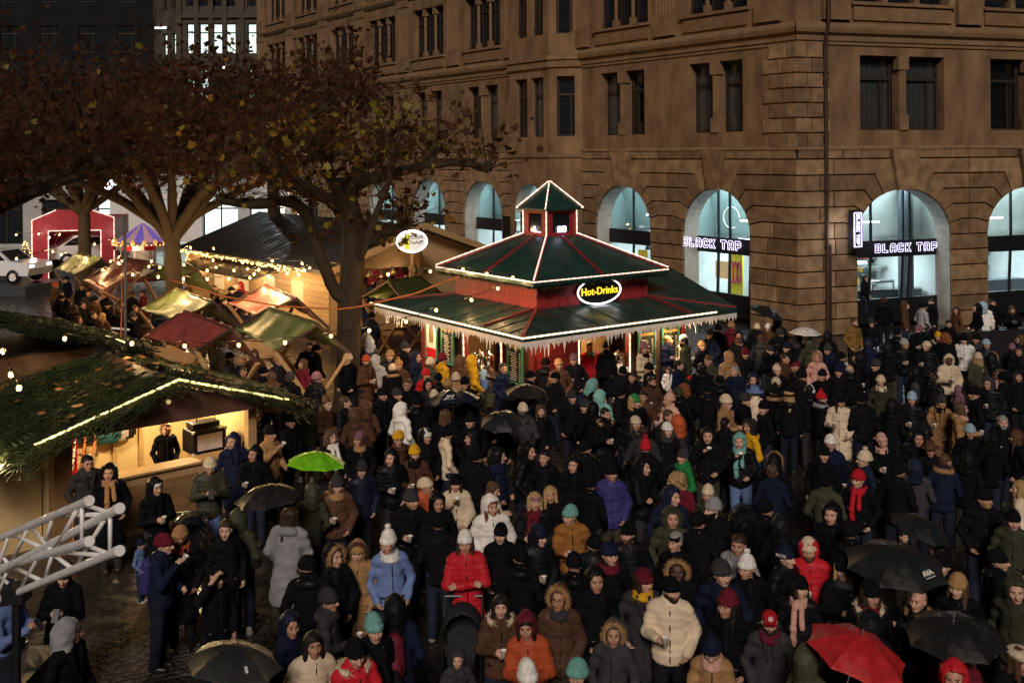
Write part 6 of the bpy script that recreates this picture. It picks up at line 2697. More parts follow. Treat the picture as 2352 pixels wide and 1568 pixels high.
def gear(kind):
    if kind in GEAR:
        return GEAR[kind]
    q_ = random.Random(sum(map(ord, kind)))
    hair_ax = lambda lo, st=.0105: Field(axis((-.16, .16, st)), axis((-.17, .17, st)), axis((lo, .22, st)))
    m = None
    if kind in ('beanie', 'beanie_pom', 'beanie_high'):
        f = hair_ax(-.06, .009)
        h = {'beanie': .125, 'beanie_pom': .135, 'beanie_high': .155}[kind]
        f.ell((0, .016, .045), (.094, .113, h - .01), .01)
        # rolled cuff
        X, Y, Z = f.xs[:, None, None], f.ys[None, :, None], f.zs[None, None, :]
        zz = Z - (.034 - .10 * (Y - .0) * .35)
        rr = np.sqrt((X / .092) ** 2 + ((Y - .014) / .110) ** 2)
        tor = np.sqrt(((rr - 1) * .1) ** 2 + (zz / 2.4) ** 2) - .0125
        f.F = np.maximum(f.F, .03 - .035 * 1 - zz)
        f.F = np.minimum(f.F, tor)
        an = np.arctan2(Y - .014, X)
        f.F = f.F + .0022 * np.sin(an * 30) * (Z < .14)
        ex = None
        if kind == 'beanie_pom':
            f.ell((0, .02, .215 - .02), (.04, .04, .036), .004, rip=lambda a, b, c: .006 * np.sin(a * 260) * np.sin(b * 240) * np.sin(c * 250))
        m = f.mesh("beanie", [KNIT], True)
        if kind == 'beanie_pom':
            pass
    elif kind == 'cap':
        f = hair_ax(-.03, .009)
        f.ell((0, .012, .045), (.088, .105, .085), .01)
        X, Y, Z = f.xs[:, None, None], f.ys[None, :, None], f.zs[None, None, :]
        f.F = np.maximum(f.F, .035 - Z)
        f.ell((0, -.125, .045), (.075, .075, .012), .008)
        m = f.mesh("cap", [CLOTH], True)
    elif kind == 'hat':
        mb = MB()
        mb.lathe([(.001, .16), (.05, .165), (.082, .14), (.09, .05), (.105, .045), (.165, .05), (.168, .04), (.1, .034), (.001, .034)], 22, TRS((0, .012, 0), 0, (1, 1.14, 1)))
        m = mb.mesh("hat", True)
        m.materials.append(CLOTH)
    elif kind == 'beret':
        f = hair_ax(0, .009)
        f.ell((.02, .02, .085), (.125, .13, .045), .02)
        f.ell((0, .012, .05), (.088, .105, .03), .02)
        m = f.mesh("beret", [KNIT], True)
    elif kind == 'headband':
        mb = MB()
        mb.lathe([(.078, .03), (.0835, .035), (.0835, .085), (.074, .09)], 24, TRS((0, .012, 0), 0, (1, 1.2, 1), rx=rad(6)))
        m = mb.mesh("headband", True)
        m.materials.append(KNIT)
    elif kind in ('short_hair', 'long_hair', 'curly_hair', 'bald_hair'):
        lo = -.34 if kind == 'long_hair' else -.22 if kind == 'curly_hair' else -.12
        f = hair_ax(lo, .0105)
        X, Y, Z = f.xs[:, None, None], f.ys[None, :, None], f.zs[None, None, :]
        an = np.arctan2(Y, X)
        if kind == 'short_hair':
            f.ell((0, .024, .048), (.087, .101, .088), .01)
            f.ell((0, .06, -.02), (.075, .055, .06), .02)
        elif kind == 'bald_hair':
            f.ell((0, .03, .02), (.084, .094, .06), .01)
        elif kind == 'curly_hair':
            f.ell((0, .03, .03), (.125, .115, .115), .02)
            f.ell((-.09, .02, -.07), (.06, .07, .1), .03)
            f.ell((.09, .02, -.07), (.06, .07, .1), .03)
            f.ell((0, .06, -.08), (.09, .06, .1), .03)
        else:
            f.ell((0, .022, .046), (.089, .107, .09), .01)
            for sx in (-1, 1):
                f.cap(A_((sx * .075, .0, .05)), A_((sx * .085, -.04, -.28)), .034, .03, .02)
                f.cap(A_((sx * .06, .05, .02)), A_((sx * .07, .065, -.3)), .045, .05, .03)
            f.cap(A_((0, .07, .02)), A_((0, .085, -.3)), .05, .06, .03)
        # clear the face
        e = np.sqrt((X / .066) ** 2 + ((Y + .09) / .085) ** 2 + ((Z + .022) / .082) ** 2)
        f.F = np.maximum(f.F, -(e - 1) * .066)
        amp = {'curly_hair': .012, 'bald_hair': .001}.get(kind, .0035)
        fr = 90 if kind == 'curly_hair' else 60
        f.F = f.F + amp * np.sin(fr * X + 20 * Z) * np.sin(fr * Y + 30 * Z) + (amp * .8 * np.sin(70 * Z + 6 * an) if kind == 'curly_hair' else amp * .5 * np.sin(an * 26))
        m = f.mesh("hair", [HAIR], True)
    elif kind in ('hood', 'hood_back'):
        f = Field(axis((-.2, .2, .012)), axis((-.2, .22, .012)), axis((-.24, .22, .012)))
        f.ell((0, .028, .03), (.118, .128, .135), .02)
        f.cap(A_((0, .045, -.04)), A_((0, .06, -.17)), .115, .125, .04)
        f.ell((0, .09, -.02), (.09, .09, .12), .04)
        X, Y, Z = f.xs[:, None, None], f.ys[None, :, None], f.zs[None, None, :]
        e = np.sqrt((X / .085) ** 2 + ((Y + .105) / .135) ** 2 + ((Z + .012) / .105) ** 2)
        f.F = np.maximum(f.F, -(e - 1) * .085)
        # hollow for the head and the front of the neck
        f.F = np.maximum(f.F, -(np.sqrt((X / .088) ** 2 + ((Y - .012) / .106) ** 2 + ((Z - .03) / .1) ** 2) - 1) * .088)
        e2 = np.sqrt((X / .075) ** 2 + ((Y + .09) / .12) ** 2 + ((Z + .15) / .16) ** 2)
        f.F = np.maximum(f.F, -(e2 - 1) * .075)
        f.F = f.F + .005 * np.sin(24 * X + 36 * Z + 2 * np.sin(30 * Y)) * np.cos(22 * Y + 12 * Z) + .003 * np.sin(55 * Z + 20 * Y) - .007 * np.exp(-(X / .012) ** 2)
        m = f.mesh("hood", [NYLON], True)
    elif kind == 'fur_trim':
        mb = MB()
        q2 = random.Random(4)
        ring = []
        for i in range(26):
            t = math.pi * (-.18 + 1.36 * i / 25)
            ring.append(Vector((.108 * math.cos(t), -.035 - .02 * math.sin(t), .002 + .128 * math.sin(t))))
        mb.tube(ring, [.022 + .006 * q2.random() for _ in ring], 7)
        for i in range(900):
            k = q2.randrange(26)
            p = ring[k]
            d = Vector((q2.gauss(0, 1), q2.gauss(-.3, 1), q2.gauss(0, 1))) + (p - Vector((0, -.05, .0))).normalized() * .9
            d.normalize()
            s_ = d.orthogonal().normalized() * .004
            tp = p + Vector((q2.gauss(0, .008), q2.gauss(0, .008), q2.gauss(0, .008)))
            mb.quad(tp - s_, tp + s_, tp + d * q2.uniform(.03, .062))
        m = mb.mesh("fur_trim", False)
        m.materials.append(FUR)
    elif kind == 'fur_collar':
        mb = MB()
        q2 = random.Random(6)
        ring = []
        for i in range(22):
            t = math.pi * (-.30 + 1.6 * i / 21)
            ring.append(Vector((.135 * math.cos(t), .03 + .11 * math.sin(t), -.155 + .02 * math.sin(t))))
        mb.tube(ring, .04, 7)
        for i in range(700):
            p = ring[q2.randrange(22)]
            d = Vector((q2.gauss(0, 1), q2.gauss(0, 1), q2.gauss(.5, 1))).normalized()
            s_ = d.orthogonal().normalized() * .004
            mb.quad(p - s_, p + s_, p + d * q2.uniform(.05, .085))
        m = mb.mesh("fur_collar", False)
        m.materials.append(FUR)
    elif kind in ('scarf', 'scarf_long'):
        f = Field(axis((-.2, .2, .012)), axis((-.26, .2, .012)), axis((-.62, -.02, .012)))
        X, Y, Z = f.xs[:, None, None], f.ys[None, :, None], f.zs[None, None, :]
        for zc, R1, rr in ((-.125, .088, .034), (-.165, .10, .036)):
            rho = np.sqrt(X ** 2 + ((Y - .02) / 1.05) ** 2)
            f.F = smin(f.F, np.sqrt((rho - R1) ** 2 + (Z - zc - .12 * (Y - .02)) ** 2) - rr, .015)
        if kind == 'scarf_long':
            f.cap(A_((-.045, -.10, -.16)), A_((-.055, -.185, -.42)), .035, .04, .02)
            f.cap(A_((-.055, -.185, -.42)), A_((-.05, -.185, -.58)), .04, .042, .02)
            f.cap(A_((.035, -.10, -.16)), A_((.05, -.18, -.40)), .034, .036, .02)
        f.F = f.F + .004 * np.sin(60 * Z + 25 * X) * np.cos(30 * Y)
        m = f.mesh("scarf", [KNIT], True)
    elif kind == 'beard':
        f = hair_ax(-.14, .009)
        X, Y, Z = f.xs[:, None, None], f.ys[None, :, None], f.zs[None, None, :]
        f.F = head_field(X, Y, Z) - .007
        keep = np.maximum(Z + .045 - .35 * np.maximum(0, np.abs(X) - .03) * 1.5, -(Z + .135))
        f.F = np.maximum(f.F, keep)
        f.F = np.maximum(f.F, Y - .0)
        e = np.sqrt((X / .026) ** 2 + ((Y + .1) / .03) ** 2 + ((Z + .062) / .012) ** 2)
        f.F = np.maximum(f.F, -(e - 1) * .012)
        f.F = f.F + .002 * np.sin(150 * X) * np.sin(140 * Z)
        m = f.mesh("beard", [HAIR], True)
    elif kind == 'glasses':
        mb = MB()
        for sx in (-1, 1):
            mb.tube([(sx * .032 + .022 * math.cos(t), -.103, .008 + .017 * math.sin(t)) for t in np.linspace(0, 2 * math.pi, 11)[:-1]], .0024, 4, closed=True)
            mb.tube([(sx * .054, -.10, .012), (sx * .078, .0, .012)], .0022, 4)
        mb.tube([(-.010, -.106, .012), (.010, -.106, .012)], .0024, 4)
        m = mb.mesh("glasses")
        m.materials.append(BLACKM)
    elif kind == 'headphones':
        mb = MB()
        mb.tube([(.1 * math.cos(t), .015, .02 + .115 * math.sin(t)) for t in np.linspace(0, math.pi, 13)], .009, 6)
        for sx in (-1, 1):
            mb.lathe([(.001, -.02), (.036, -.02), (.036, .02), (.001, .02)], 12, TRS((sx * .095, .015, .0), ry=rad(90)))
        m = mb.mesh("headphones", True)
        m.materials.append(WHITEP)
    elif kind == 'backpack':
        f = Field(axis((-.2, .2, .014)), axis((-.02, .26, .014)), axis((-.1, .5, .014)))
        f.cap(A_((0, .09, .08)), A_((0, .09, .34)), .12, .11, .03, sy=.75)
        f.ell((0, .17, .12), (.09, .05, .09), .02)
        m = f.mesh("backpack", [NYLON], True)
    elif kind == 'flat_hood':
        # hood lying down on the back of the collar
        f = Field(axis((-.18, .18, .013)), axis((-.02, .24, .013)), axis((-.3, -.05, .013)))
        f.ell((0, .105, -.17), (.13, .075, .075), .03)
        f.ell((0, .03, -.16), (.115, .09, .045), .03)
        m = f.mesh("folded_hood", [NYLON], True)
    GEAR[kind] = m
    return m


# ---- paper cup
cupm = MB()
cupm.lathe([(.001, 0), (.027, 0), (.038, .09), (.040, .092), (.036, .09), (.030, .075), (.001, .075)], 12)
cup_me = cupm.mesh("paper_cup", True)
CUPM = mat("white_paper_cup", (.72, .68, .62), .6, namt=.06)
phm = MB()
phm.box((0, 0, 0), (.075, .012, .15))
phone_me = phm.mesh("phone")
CROWD = """
MR 1525 735 jK bB 175 d
MR 1650 765 pB hB 80 d
MR 1755 768 jS bK 130 k
MR 1815 745 jK xk -50 d be
MR 1950 790 lB ld -60 k
MR 2065 775 jK hK -60 k
MR 2125 765 jW hL 175 d
MR 2165 750 jK xk 5 k be
MR 2290 785 jK ln 10 t
MR 1345 865 jD xn 30 k be gl
MR 1440 865 jK bG -20 k gl
MR 1725 905 jK bV 10 c be
MR 1890 870 jK xk 0 k be fh
MR 1845 945 jK bY 30 C FC
MR 1900 955 jK yr 175 d
MR 2000 965 pW pK+ld 0 c
MR 1780 1005 jK bC -20 c
MR 2145 990 jN bL -10 k
MR 2280 1015 jK bV 170 d
MR 2340 960 jK ln -40 c gl
MR 2335 1030 jK lk 0 k
MR 2185 1075 jK fT 175 d
MR 1640 1060 jA hA 10 c kid
MR 1495 1120 jK bG -60 c
MR 1720 1150 jK hK 170 d bpG
MR 2065 1070 jO bC+lb -140 k
MR 1900 1085 pC hC 10 c dark
MR 1955 1250 jV hV 130 d kid
MR 2185 1165 pP yn -60 k
MR 2170 1225 pK hG -10 c gl
MR 2070 1290 jK bK -80 c be
MR 1510 1205 lO bC 0 k sC
MR 1840 1320 lT bG -10 c gl sK
MR 1675 1310 jK bL 0 c
MR 1970 1375 jT kP+ln 80 C sP
MR 1410 1310 jK bK -150 d
MR 1265 1330 qC bK+lk -15 c
MR 1165 1310 jK pR 130 d FS
MR 965 1290 jK HK+lb 170 d
MR 885 1275 jK pK 175 d FT
MR 895 1225 jK bC 170 d
MR 775 1270 jC HU -140 c
MR 715 1320 jK bG 95 k
MR 575 1335 lT bC 60 C gl
MR 750 1195 jN hN -10 k
MR 650 1150 lN xg 0 k
MR 895 1145 pK bC 15 c
MR 1000 1120 jK cM -50 k FT
MR 1095 1265 jK xk 180 d hp
MR 1155 1180 jK bK -20 k
MR 1245 1150 jK bN -10 k
MR 1325 1145 jK zg 175 d
MR 1385 1070 jK hK -90 m
MR 1280 1070 jN bK 110 k gl
MR 1225 1020 jN bG -20 k gl
MR 1125 1065 jP fT 0 k
MR 835 1020 jK bG 55 t
MR 895 925 jK bG 170 k bpK
MR 845 895 jB bW+ln -30 k
MR 750 895 jK bC 175 d
MR 630 885 jM bT 175 k
MR 1205 945 jK hK 170 k
MR 1030 960 jK hG 170 u
MR 900 860 jK hK 160 u
MR 610 1065 pT hT -150 k
MR 515 1085 jO xn -50 t
MR 455 1125 jK xk 170 d
MR 372 975 jO xk -100 c be z.12
MR 352 962 jC bW+lb 80 c z.12
MR 250 968 lN xb 55 c z.12
MR 120 1015 jC bV+ln 55 c z.12 sK
MR 270 1145 jW lk 0 k kid
MR 312 1115 jN xk 70 k
MR 150 1135 jK bK -100 k
MR 160 1210 jB xk 5 c be
MR 385 1195 jK bR 170 k kid
MR 330 1275 jK bO 165 k
MR 380 1265 jK yr 170 k
MR 275 1325 jP pP -50 c
MR 80 1325 jK bE+yb 25 c
MR 260 1415 jK xn 55 k
MR 320 1445 jG hA -130 c
MR 650 980 jK bB 150 k
MR 1560 1010 jK hK 175 k
MR 560 905 jK bK 160 k
MR 500 935 jN bG -30 k
MR 690 940 jK hK 20 k
MR 795 965 jG bB 150 k
MR 955 1010 jK bN -60 c
MR 1105 985 jO hO 170 k
MR 470 1000 jK bT 60 k
MR 700 1040 jK bM -20 k
MR 935 1075 jB xd 30 k
MR 1460 990 jN hN 150 k
MR 1640 990 jK bS 20 c
MR 2060 960 jG bK -40 k
MR 1600 930 jK bK 170 k
MR 2240 1180 jK bK -100 k
MR 1030 1180 jK bK 150 k
MR 1830 1200 jK xd 140 k
MR 2320 1180 jK lk 20 k
MR 470 1260 jK bK 165 k
MR 560 1210 jK bK -165 k
MR 820 1365 jK bK -60 k
MR 1560 1350 jK hK 160 k
MM 285 985 jG hS 170 d
MM 272 1090 lB bA 30 c be
MM 345 1085 jS hS 175 k
MM 405 1062 jK bT 10 c
MM 485 1012 jK pG 70 k
MM 430 1135 jK bC -165 d FT
MM 480 1118 jB pT 0 k
MM 585 1075 jN hN 60 k
MM 625 1098 jO bC 150 k
MM 625 1172 jR bR -10 k
MM 525 1228 jK xn 30 c gl
MM 635 1232 jK hK 0 k
MM 690 1197 jK bK 170 k
MM 755 1083 jY bM 130 k
MM 812 1085 jB hB 150 k
MM 885 1088 jY hY 110 k
MM 805 1192 jT bC 160 k
MM 750 1232 jK bT 170 k
MM 880 1222 jK bK 0 k gl
MM 970 1162 jU hL 160 k kid
MM 975 1228 jO hG 165 k kid
MM 1065 1135 lN xk 60 k
MM 1225 1182 jK bK 60 u
MM 1375 1192 jK bK -50 k
MM 1410 1108 jB bT 0 c
MM 1510 1078 jK bV -15 c
MM 1595 1005 jR xk 15 k z.05 sQ
MM 1680 1012 lK bK 165 d z.1
MM 1575 1232 jK hQ 110 t
MM 1640 1292 jQ hQ 175 k
MM 1475 1308 jK bG 0 k
MM 1540 1352 jK bG 20 k
MM 1600 1372 jK hK 170 k
MM 1690 1402 jK xk 20 c be FT
MM 1195 1382 jG bC 175 k
MM 1285 1378 jK ln 0 c
MM 485 1372 jW hW 130 k
MM 455 1282 jK bG 40 k
MM 650 1302 jK bC 160 k
MM 720 1412 jK ln 160 k
MM 780 1340 jK bK 170 u
MM 1060 1440 jK bK 10 u
MM 265 1362 jB hB 175 k
MM 130 1335 pK xn 60 c
MM 42 1342 jB xn 50 c
MM 1320 1110 jK bK 170 k
MM 1790 1160 jK bK 170 k
MM 1750 1280 jK bK 100 k
MM 1840 1180 jK xk -40 k
MM 570 1330 jK bK 150 k
MM 890 1310 jN bK 160 k
MM 1130 1260 jK bK 175 k
MM 1880 1300 jB xk -10 k
MM 905 1440 jK bK 20 k
MM 340 1290 jK bK 30 k
ML 465 655 jK xd -10 k
ML 515 692 jG xd 0 k
ML 390 612 jK cK -60 k
ML 320 645 jB bA 60 k
ML 425 782 jK ld 150 k
ML 595 832 jB lb -30 c
ML 550 822 jK xd 60 k
ML 690 792 jK xd 150 k
ML 775 702 jK bB 175 k
ML 835 692 jM xd -100 c
ML 870 852 jB xd 150 k
ML 350 720 jK bK 100 k
ML 500 760 jK xk 60 k
ML 640 760 jK bK -90 k
ML 760 830 jK bG 120 k
ML 1260 662 jK xn 60 m
ML 1365 672 jK bK 10 k
ML 1392 662 jK bC 0 k
ML 1412 648 jM hR -30 k
ML 1480 642 jK xd 120 k
ML 1300 740 jK xk 30 k
ML 1250 830 jK bK -120 k
ML 1310 990 jS xn 160 k
ML 2185 512 jM ln -30 c z1.0
ML 2235 520 jB ld 0 c z1.0
ML 2318 512 jN lk 0 c z1.0
ML 2375 522 jM ld 20 c z1.0
ML 1515 1052 jB hB 0 k
ML 1530 1162 jK bK 120 k
ML 1595 1187 jB xn 175 k
ML 1410 1102 jK bT 170 k
ML 1800 1002 jK xk 0 k
ML 1870 1020 jK bK 100 k
ML 1700 1190 jK bG 150 k
ML 1925 1335 jB xn 60 k
ML 2020 1335 pK xn 60 c
ML 1830 1350 jO bK 175 c
ML 2135 1405 jB hB 175 k
ML 2150 960 jS hS 175 k
ML 2180 830 jN bK 160 k
ML 2140 720 jN bK 150 k
ML 2160 620 jG xg 90 k
ML 345 700 jK xd 40 k
ML 565 730 jB bK 150 k
ML 620 705 jK xn -60 c
ML 725 750 jG bG 100 k
ML 812 780 jK ld 20 k
ML 905 770 jK bM -100 k
ML 955 812 jN xd 160 k
ML 455 850 jK hB 60 k
ML 1445 700 jB bA -40 c
ML 1185 770 jK xk 120 k
ML 1640 1090 jK bT 30 k
ML 1765 1105 jM ln -60 k
ML 1855 1195 jK bV 140 k
ML 1465 1150 jK xn 10 k
ML 1345 1070 jG bK 80 k
ML 2060 1080 jK bC -30 k
ML 2075 980 jB xd 60 c
BL 1390 150 lN hN 10 k
BL 1500 222 jK hK -25 c
BL 1590 112 jT bK 50 m
BL 1535 42 jK bO 170 k
BL 1690 40 jK bK 60 k
BL 1975 122 jK yn 20 k SW
BL 2115 132 jK bV+ln 0 k sT
BL 515 272 jG xk 20 k gl sG
BL 650 342 lK fK 0 k ST
BL 930 412 lK hK+kW 10 C sK
BL 1220 292 pO bC 0 t d25 trU
BL 1430 612 jO hO 150 k
BL 1660 602 lS ld 155 u
BL 1830 442 jO hO 175 k
BL 1945 412 pB pG+ln 0 c sT
BL 1940 312 jG xn 10 u
BL 2125 312 pN bG 10 k
BL 2300 242 pK hK 10 c
BL 1065 692 jK bT 0 k be sA
BL 925 762 jN bM 60 m bpI
BL 775 775 jU bN 60 k kid z.72 carried
BL 1245 932 jK cK 25 w
BL 1945 842 jK fT 10 k
BL 2070 802 qT fB+bT 0 k
BL 310 932 jK bG -15 t
BL 410 1262 jK hS 55 k gl
BL 70 1030 jU hN 60 t
BL 1945 1092 jG bG 80 c sG
BL 1720 1222 jN hN 60 k
BL 1815 1352 pC lk 20 k
BL 2110 1382 jR bK 20 t FC
BL 1440 1440 jK xk 0 u
BL 1870 880 jK bK 160 k
BL 1330 660 jK xd 20 k
BM 465 132 jB bY 40 k gl sB
BM 570 217 jB bY 0 c be sK
BM 612 122 jK hK+bW 10 k
BM 785 112 jC bK 110 k
BM 838 127 jK lk -50 k
BM 625 412 pA bC 30 k gl
BM 505 482 jK bG 10 c be
BM 690 512 lK hK 20 c
BM 810 397 pC bK+ld 0 m
BM 1010 432 jC ln 60 t
BM 1085 232 jN hK 60 k bpN
BM 1135 205 jK hK 60 k
BM 1315 247 jK xk 0 k
BM 1480 292 lK hK 0 k
BM 1190 402 jK bK 0 c kid
BM 1245 502 jK lb+kV 0 c SM
BM 1365 472 jK lb -20 k
BM 1030 522 pW hW+lr 10 k
BM 1045 692 jK bK 0 k
BM 1275 712 pK hK+bN 20 c
BM 885 752 qR bW+ld 0 x
BM 430 742 jU pW 10 k sW
BM 1495 582 jX bQ 0 c fh
BM 1715 342 pI bK 0 k
BM 1690 802 jK bN 20 k sM
BM 1640 962 jK hK 40 k
BM 1390 1082 pB fT 0 k gl sG
BM 1275 1222 pA hM+lk 0 C
BM 1705 1272 jG fT -10 k
BM 1040 1122 jB lk 0 C FC
BM 795 1432 jG hG 10 k kid
BM 1235 1542 jK BW 0 k
BM 1455 1547 jK bQ 10 k
BM 370 1222 jK bQ 40 k
BM 462 1152 jN hK 175 k bpM
BM 930 240 jK bK 170 k
BM 1560 190 jK bK 160 k
BM 1600 400 jK bK 150 k
BM 1180 850 jK bK 170 k
BM 1560 760 jK bK 175 k
BM 700 640 jK bK 175 k
BM 1500 900 jK bK 150 k
BR 65 47 jK bC+ln 0 k
BR 130 92 jG xd 175 k
BR 225 82 jK bW+ln 0 k sG
BR 130 197 jK pR 170 k
BR 325 242 jE bG -60 k sE
BR 330 392 jM yb 170 k
BR 110 312 pK hK 60 x
BR 250 482 jN hN 10 k
BR 295 612 jO fO 0 k
BR 480 452 jO bC -30 k
BR 535 552 jK bS -20 k be bpO
BR 45 702 pK bK 0 k be
BR 325 742 jK kK+xg 0 k sK
BR 340 912 jK fT 0 k dark
BR 645 742 lS xd -25 k
BR 108 972 lG bM+ld 0 k sY
BR 270 1032 pC bK 0 c be
BR 580 922 jN bG+xg 0 k
BR 765 892 jK pW 0 k
BR 665 1132 jK bM+lk -20 k
BR 790 1182 lG cR 0 k be sM
BR 500 1342 jT pN 0 t gl sP
BR 960 832 jK pN 60 k
BR 1110 802 pR hR+bC 0 c be
BR 1260 892 jK bK+lb 20 c sG
BR 1020 1032 jK bK+lk 0 k SP
BR 1420 1052 jK bK+ld 10 k FC sM
BR 1690 1072 jK zn -50 u FT
BR 1955 1002 jK bT+ln 0 k
BR 1225 582 jK hK 0 k
BR 1175 382 jO bK 175 k
BR 880 322 lN xn 175 k
BR 885 272 jK fT 170 k
BR 690 152 jK hQ 0 m SQ trU
BR 490 122 jK hK 0 m
BR 655 62 jK xk 170 k
BR 705 52 jY yk -60 k
BR 1145 222 jK bK -25 k
BR 1205 167 jN bW 0 k
BR 1410 257 jN pC -60 c
BR 1390 372 jK bR -20 k SR
BR 1535 152 lK bP 10 c sP
BR 1715 132 jK hK 0 k
BR 1810 202 jK HB 0 k
BR 1835 272 jN xn 175 k FT
BR 1750 292 jG hN 175 k
BR 2095 492 jK bK 20 k be bpT
BR 2275 612 jO bK -10 k
BR 2310 1012 jO hO -30 k
BR 1640 712 jK xk 0 k kid
BR 1840 792 jK lk -60 u
BR 2040 92 jK bL 0 k
BR 2195 32 jK xg 0 c be
BR 2130 132 jK hK 170 k
BR 2320 132 jK bB+ln -60 c
BR 2330 432 pC lb -100 k
BR 1940 1392 jM cK 0 u
BR 2280 1422 jK eC+ln 20 k
BR 1970 1542 jR hR 0 k
BR 1320 1452 jK xn 0 u
BR 1130 1452 jO hO 150 k
BR 1600 330 jK bK 160 k
BR 2000 250 jK hK 150 k
BR 950 640 jK hK 170 k
BR 440 640 jK bK 165 k
BR 830 560 jK bK 170 k
BR 1440 1230 jK hK 165 k
BR 2200 850 jK bK 100 k
BR 1870 900 jK bK -20 k
BR 1330 700 jK bK 170 k
MR 1412 600 jK xk 90 k z.3
ML 970 1482 jK hT 5 k z-.15
"""
CN = {'K': ((.0062, .0064, .0085), 'black'), 'N': ((.010, .014, .034), 'navy'), 'G': ((.036, .035, .038), 'dark grey'), 'O': ((.042, .045, .028), 'olive'), 'B': ((.080, .040, .024), 'brown'),
      'T': ((.33, .19, .085), 'camel'), 'C': ((.56, .46, .33), 'cream'), 'W': ((.68, .66, .62), 'white'), 'R': ((.42, .016, .025), 'red'), 'M': ((.11, .012, .022), 'maroon'),
      'U': ((.12, .18, .36), 'blue'), 'Y': ((.55, .30, .015), 'yellow'), 'P': ((.52, .29, .24), 'pink'), 'V': ((.20, .10, .14), 'mauve'), 'E': ((.02, .17, .05), 'green'),
      'A': ((.40, .075, .028), 'orange-red'), 'L': ((.26, .38, .48), 'pale blue'), 'S': ((.27, .27, .28), 'grey'), 'Q': ((.15, .36, .32), 'mint'), 'D': ((.19, .11, .03), 'mustard brown'),
      'I': ((.035, .03, .13), 'indigo'), 'X': ((.30, .13, .035), 'rust brown')}
HN = {'k': ((.010, .008, .008), 'black'), 'd': ((.028, .017, .011), 'dark'), 'n': ((.075, .040, .022), 'brown'), 'b': ((.36, .23, .10), 'blond'), 'r': ((.18, .055, .018), 'red'), 'g': ((.25, .24, .23), 'grey')}
COATW = {'j': 'jacket', 'p': 'puffer jacket', 'q': 'long puffer coat', 'l': 'long coat'}
HEADW = {'b': '%s beanie', 'B': 'tall %s beanie', 'p': '%s pom-pom beanie', 'h': '%s hood up', 'f': '%s fur-trimmed hood', 'c': '%s cap', 'H': 'brimmed %s hat', 'e': '%s beret', 'k': '%s headband',
         'x': 'short %s hair', 'l': 'long %s hair', 'y': 'curly %s hair', 'z': 'thinning %s hair'}
GEARK = {'b': 'beanie', 'B': 'beanie_high', 'p': 'beanie_pom', 'h': 'hood', 'f': 'hood', 'c': 'cap', 'H': 'hat', 'e': 'beret', 'k': 'headband', 'x': 'short_hair', 'l': 'long_hair', 'y': 'curly_hair', 'z': 'bald_hair'}
GNAME = {'b': 'beanie', 'B': 'beanie', 'p': 'beanie', 'h': 'hood', 'f': 'hood', 'c': 'cap', 'H': 'hat', 'e': 'beret', 'k': 'headband', 'x': 'hair', 'l': 'hair', 'y': 'hair', 'z': 'hair'}
LAND = [("by the kiosk counter", 1420, 870), ("beside the big trunk", 850, 900), ("before the red-curtained counter", 1080, 850), ("by the wide neon arch", 2090, 720),
        ("near the white umbrella", 1850, 790), ("beside the green umbrella", 740, 1080), ("near the red umbrella", 2010, 1490), ("by the lit hut", 450, 1060),
        ("near the large black umbrella", 2060, 1310), ("among the stalls", 500, 740), ("below the navy umbrella", 1040, 960), ("in the front row", 1150, 1500),
        ("in the crowd's middle", 1200, 1200), ("behind the woman in red coat", 1080, 1130), ("right of the kiosk", 1680, 900), ("at the right edge", 2310, 1000),
        ("at the bottom left", 200, 1400), ("left of the blue fleece woman", 720, 1280), ("near the rain-covered pram", 1700, 1180), ("behind the red scarf woman", 1950, 1000),
        ("in the chalet window", 900, 600), ("beside the barrier", 2150, 830), ("near the red-capped man", 1730, 1450), ("under the kiosk's right eave", 1600, 800),
        ("left of the kiosk", 880, 790), ("beyond the stalls", 230, 690)]
people = []
prng = random.Random(99)
for ln in CROWD.strip().splitlines():
    tk = ln.split()
    t, x_, y_ = tk[0], float(tk[1]), float(tk[2])
    P = dict(px=tl(t, x_, y_), coat=tk[3], head=tk[4], face=float(tk[5]), pose=tk[6], ex=tk[7:])
    P['kid'] = 'kid' in P['ex']
    P['bz'] = next((float(e[1:]) for e in P['ex'] if e[0] == 'z' and len(e) > 1), 0.0)
    P['sc'] = ((.46 if 'carried' in P['ex'] else .66) if P['kid'] else 1.0) * prng.uniform(.965, 1.045)
    hz = P['bz'] + 1.6 * P['sc']
    P['pos'] = atz(*P['px'], hz)
    P['pos'].z = P['bz']
    people.append(P)
# people keep a little distance from each other
for it in range(14):
    for i in range(len(people)):
        for j in range(i + 1, len(people)):
            a_, b_ = people[i]['pos'], people[j]['pos']
            dx, dy = b_.x - a_.x, b_.y - a_.y
            if abs(dx) > .6 or abs(dy) > .6:
                continue
            d = math.hypot(dx, dy)
            need = .46 if not (people[i]['kid'] or people[j]['kid']) else .36
            if d < need:
                if d < 1e-4:
                    dx, dy, d = 1, 0, 1
                k = (need - d) / 2 * .5
                a_.x -= dx / d * k * .5
                b_.x += dx / d * k * .5
                a_.y -= dy / d * k
                b_.y += dy / d * k

carrier = next(P for P in people if 'bpI' in P['ex'])
for P in people:
    if 'carried' in P['ex']:
        th = rad(carrier['face']) - math.atan2(carrier['pos'].x, carrier['pos'].y)
        P['pos'] = carrier['pos'] - Vector((math.sin(th), -math.cos(th), 0)) * .23 + Vector((0, 0, .86))


def hand_hold(pose):
    er, wr, el, wl = [A_(p) for p in POSES[pose]]
    d = (wr - er) / np.linalg.norm(wr - er)
    return Vector(wr + d * .085) + Vector((.045, -.01, -.035))


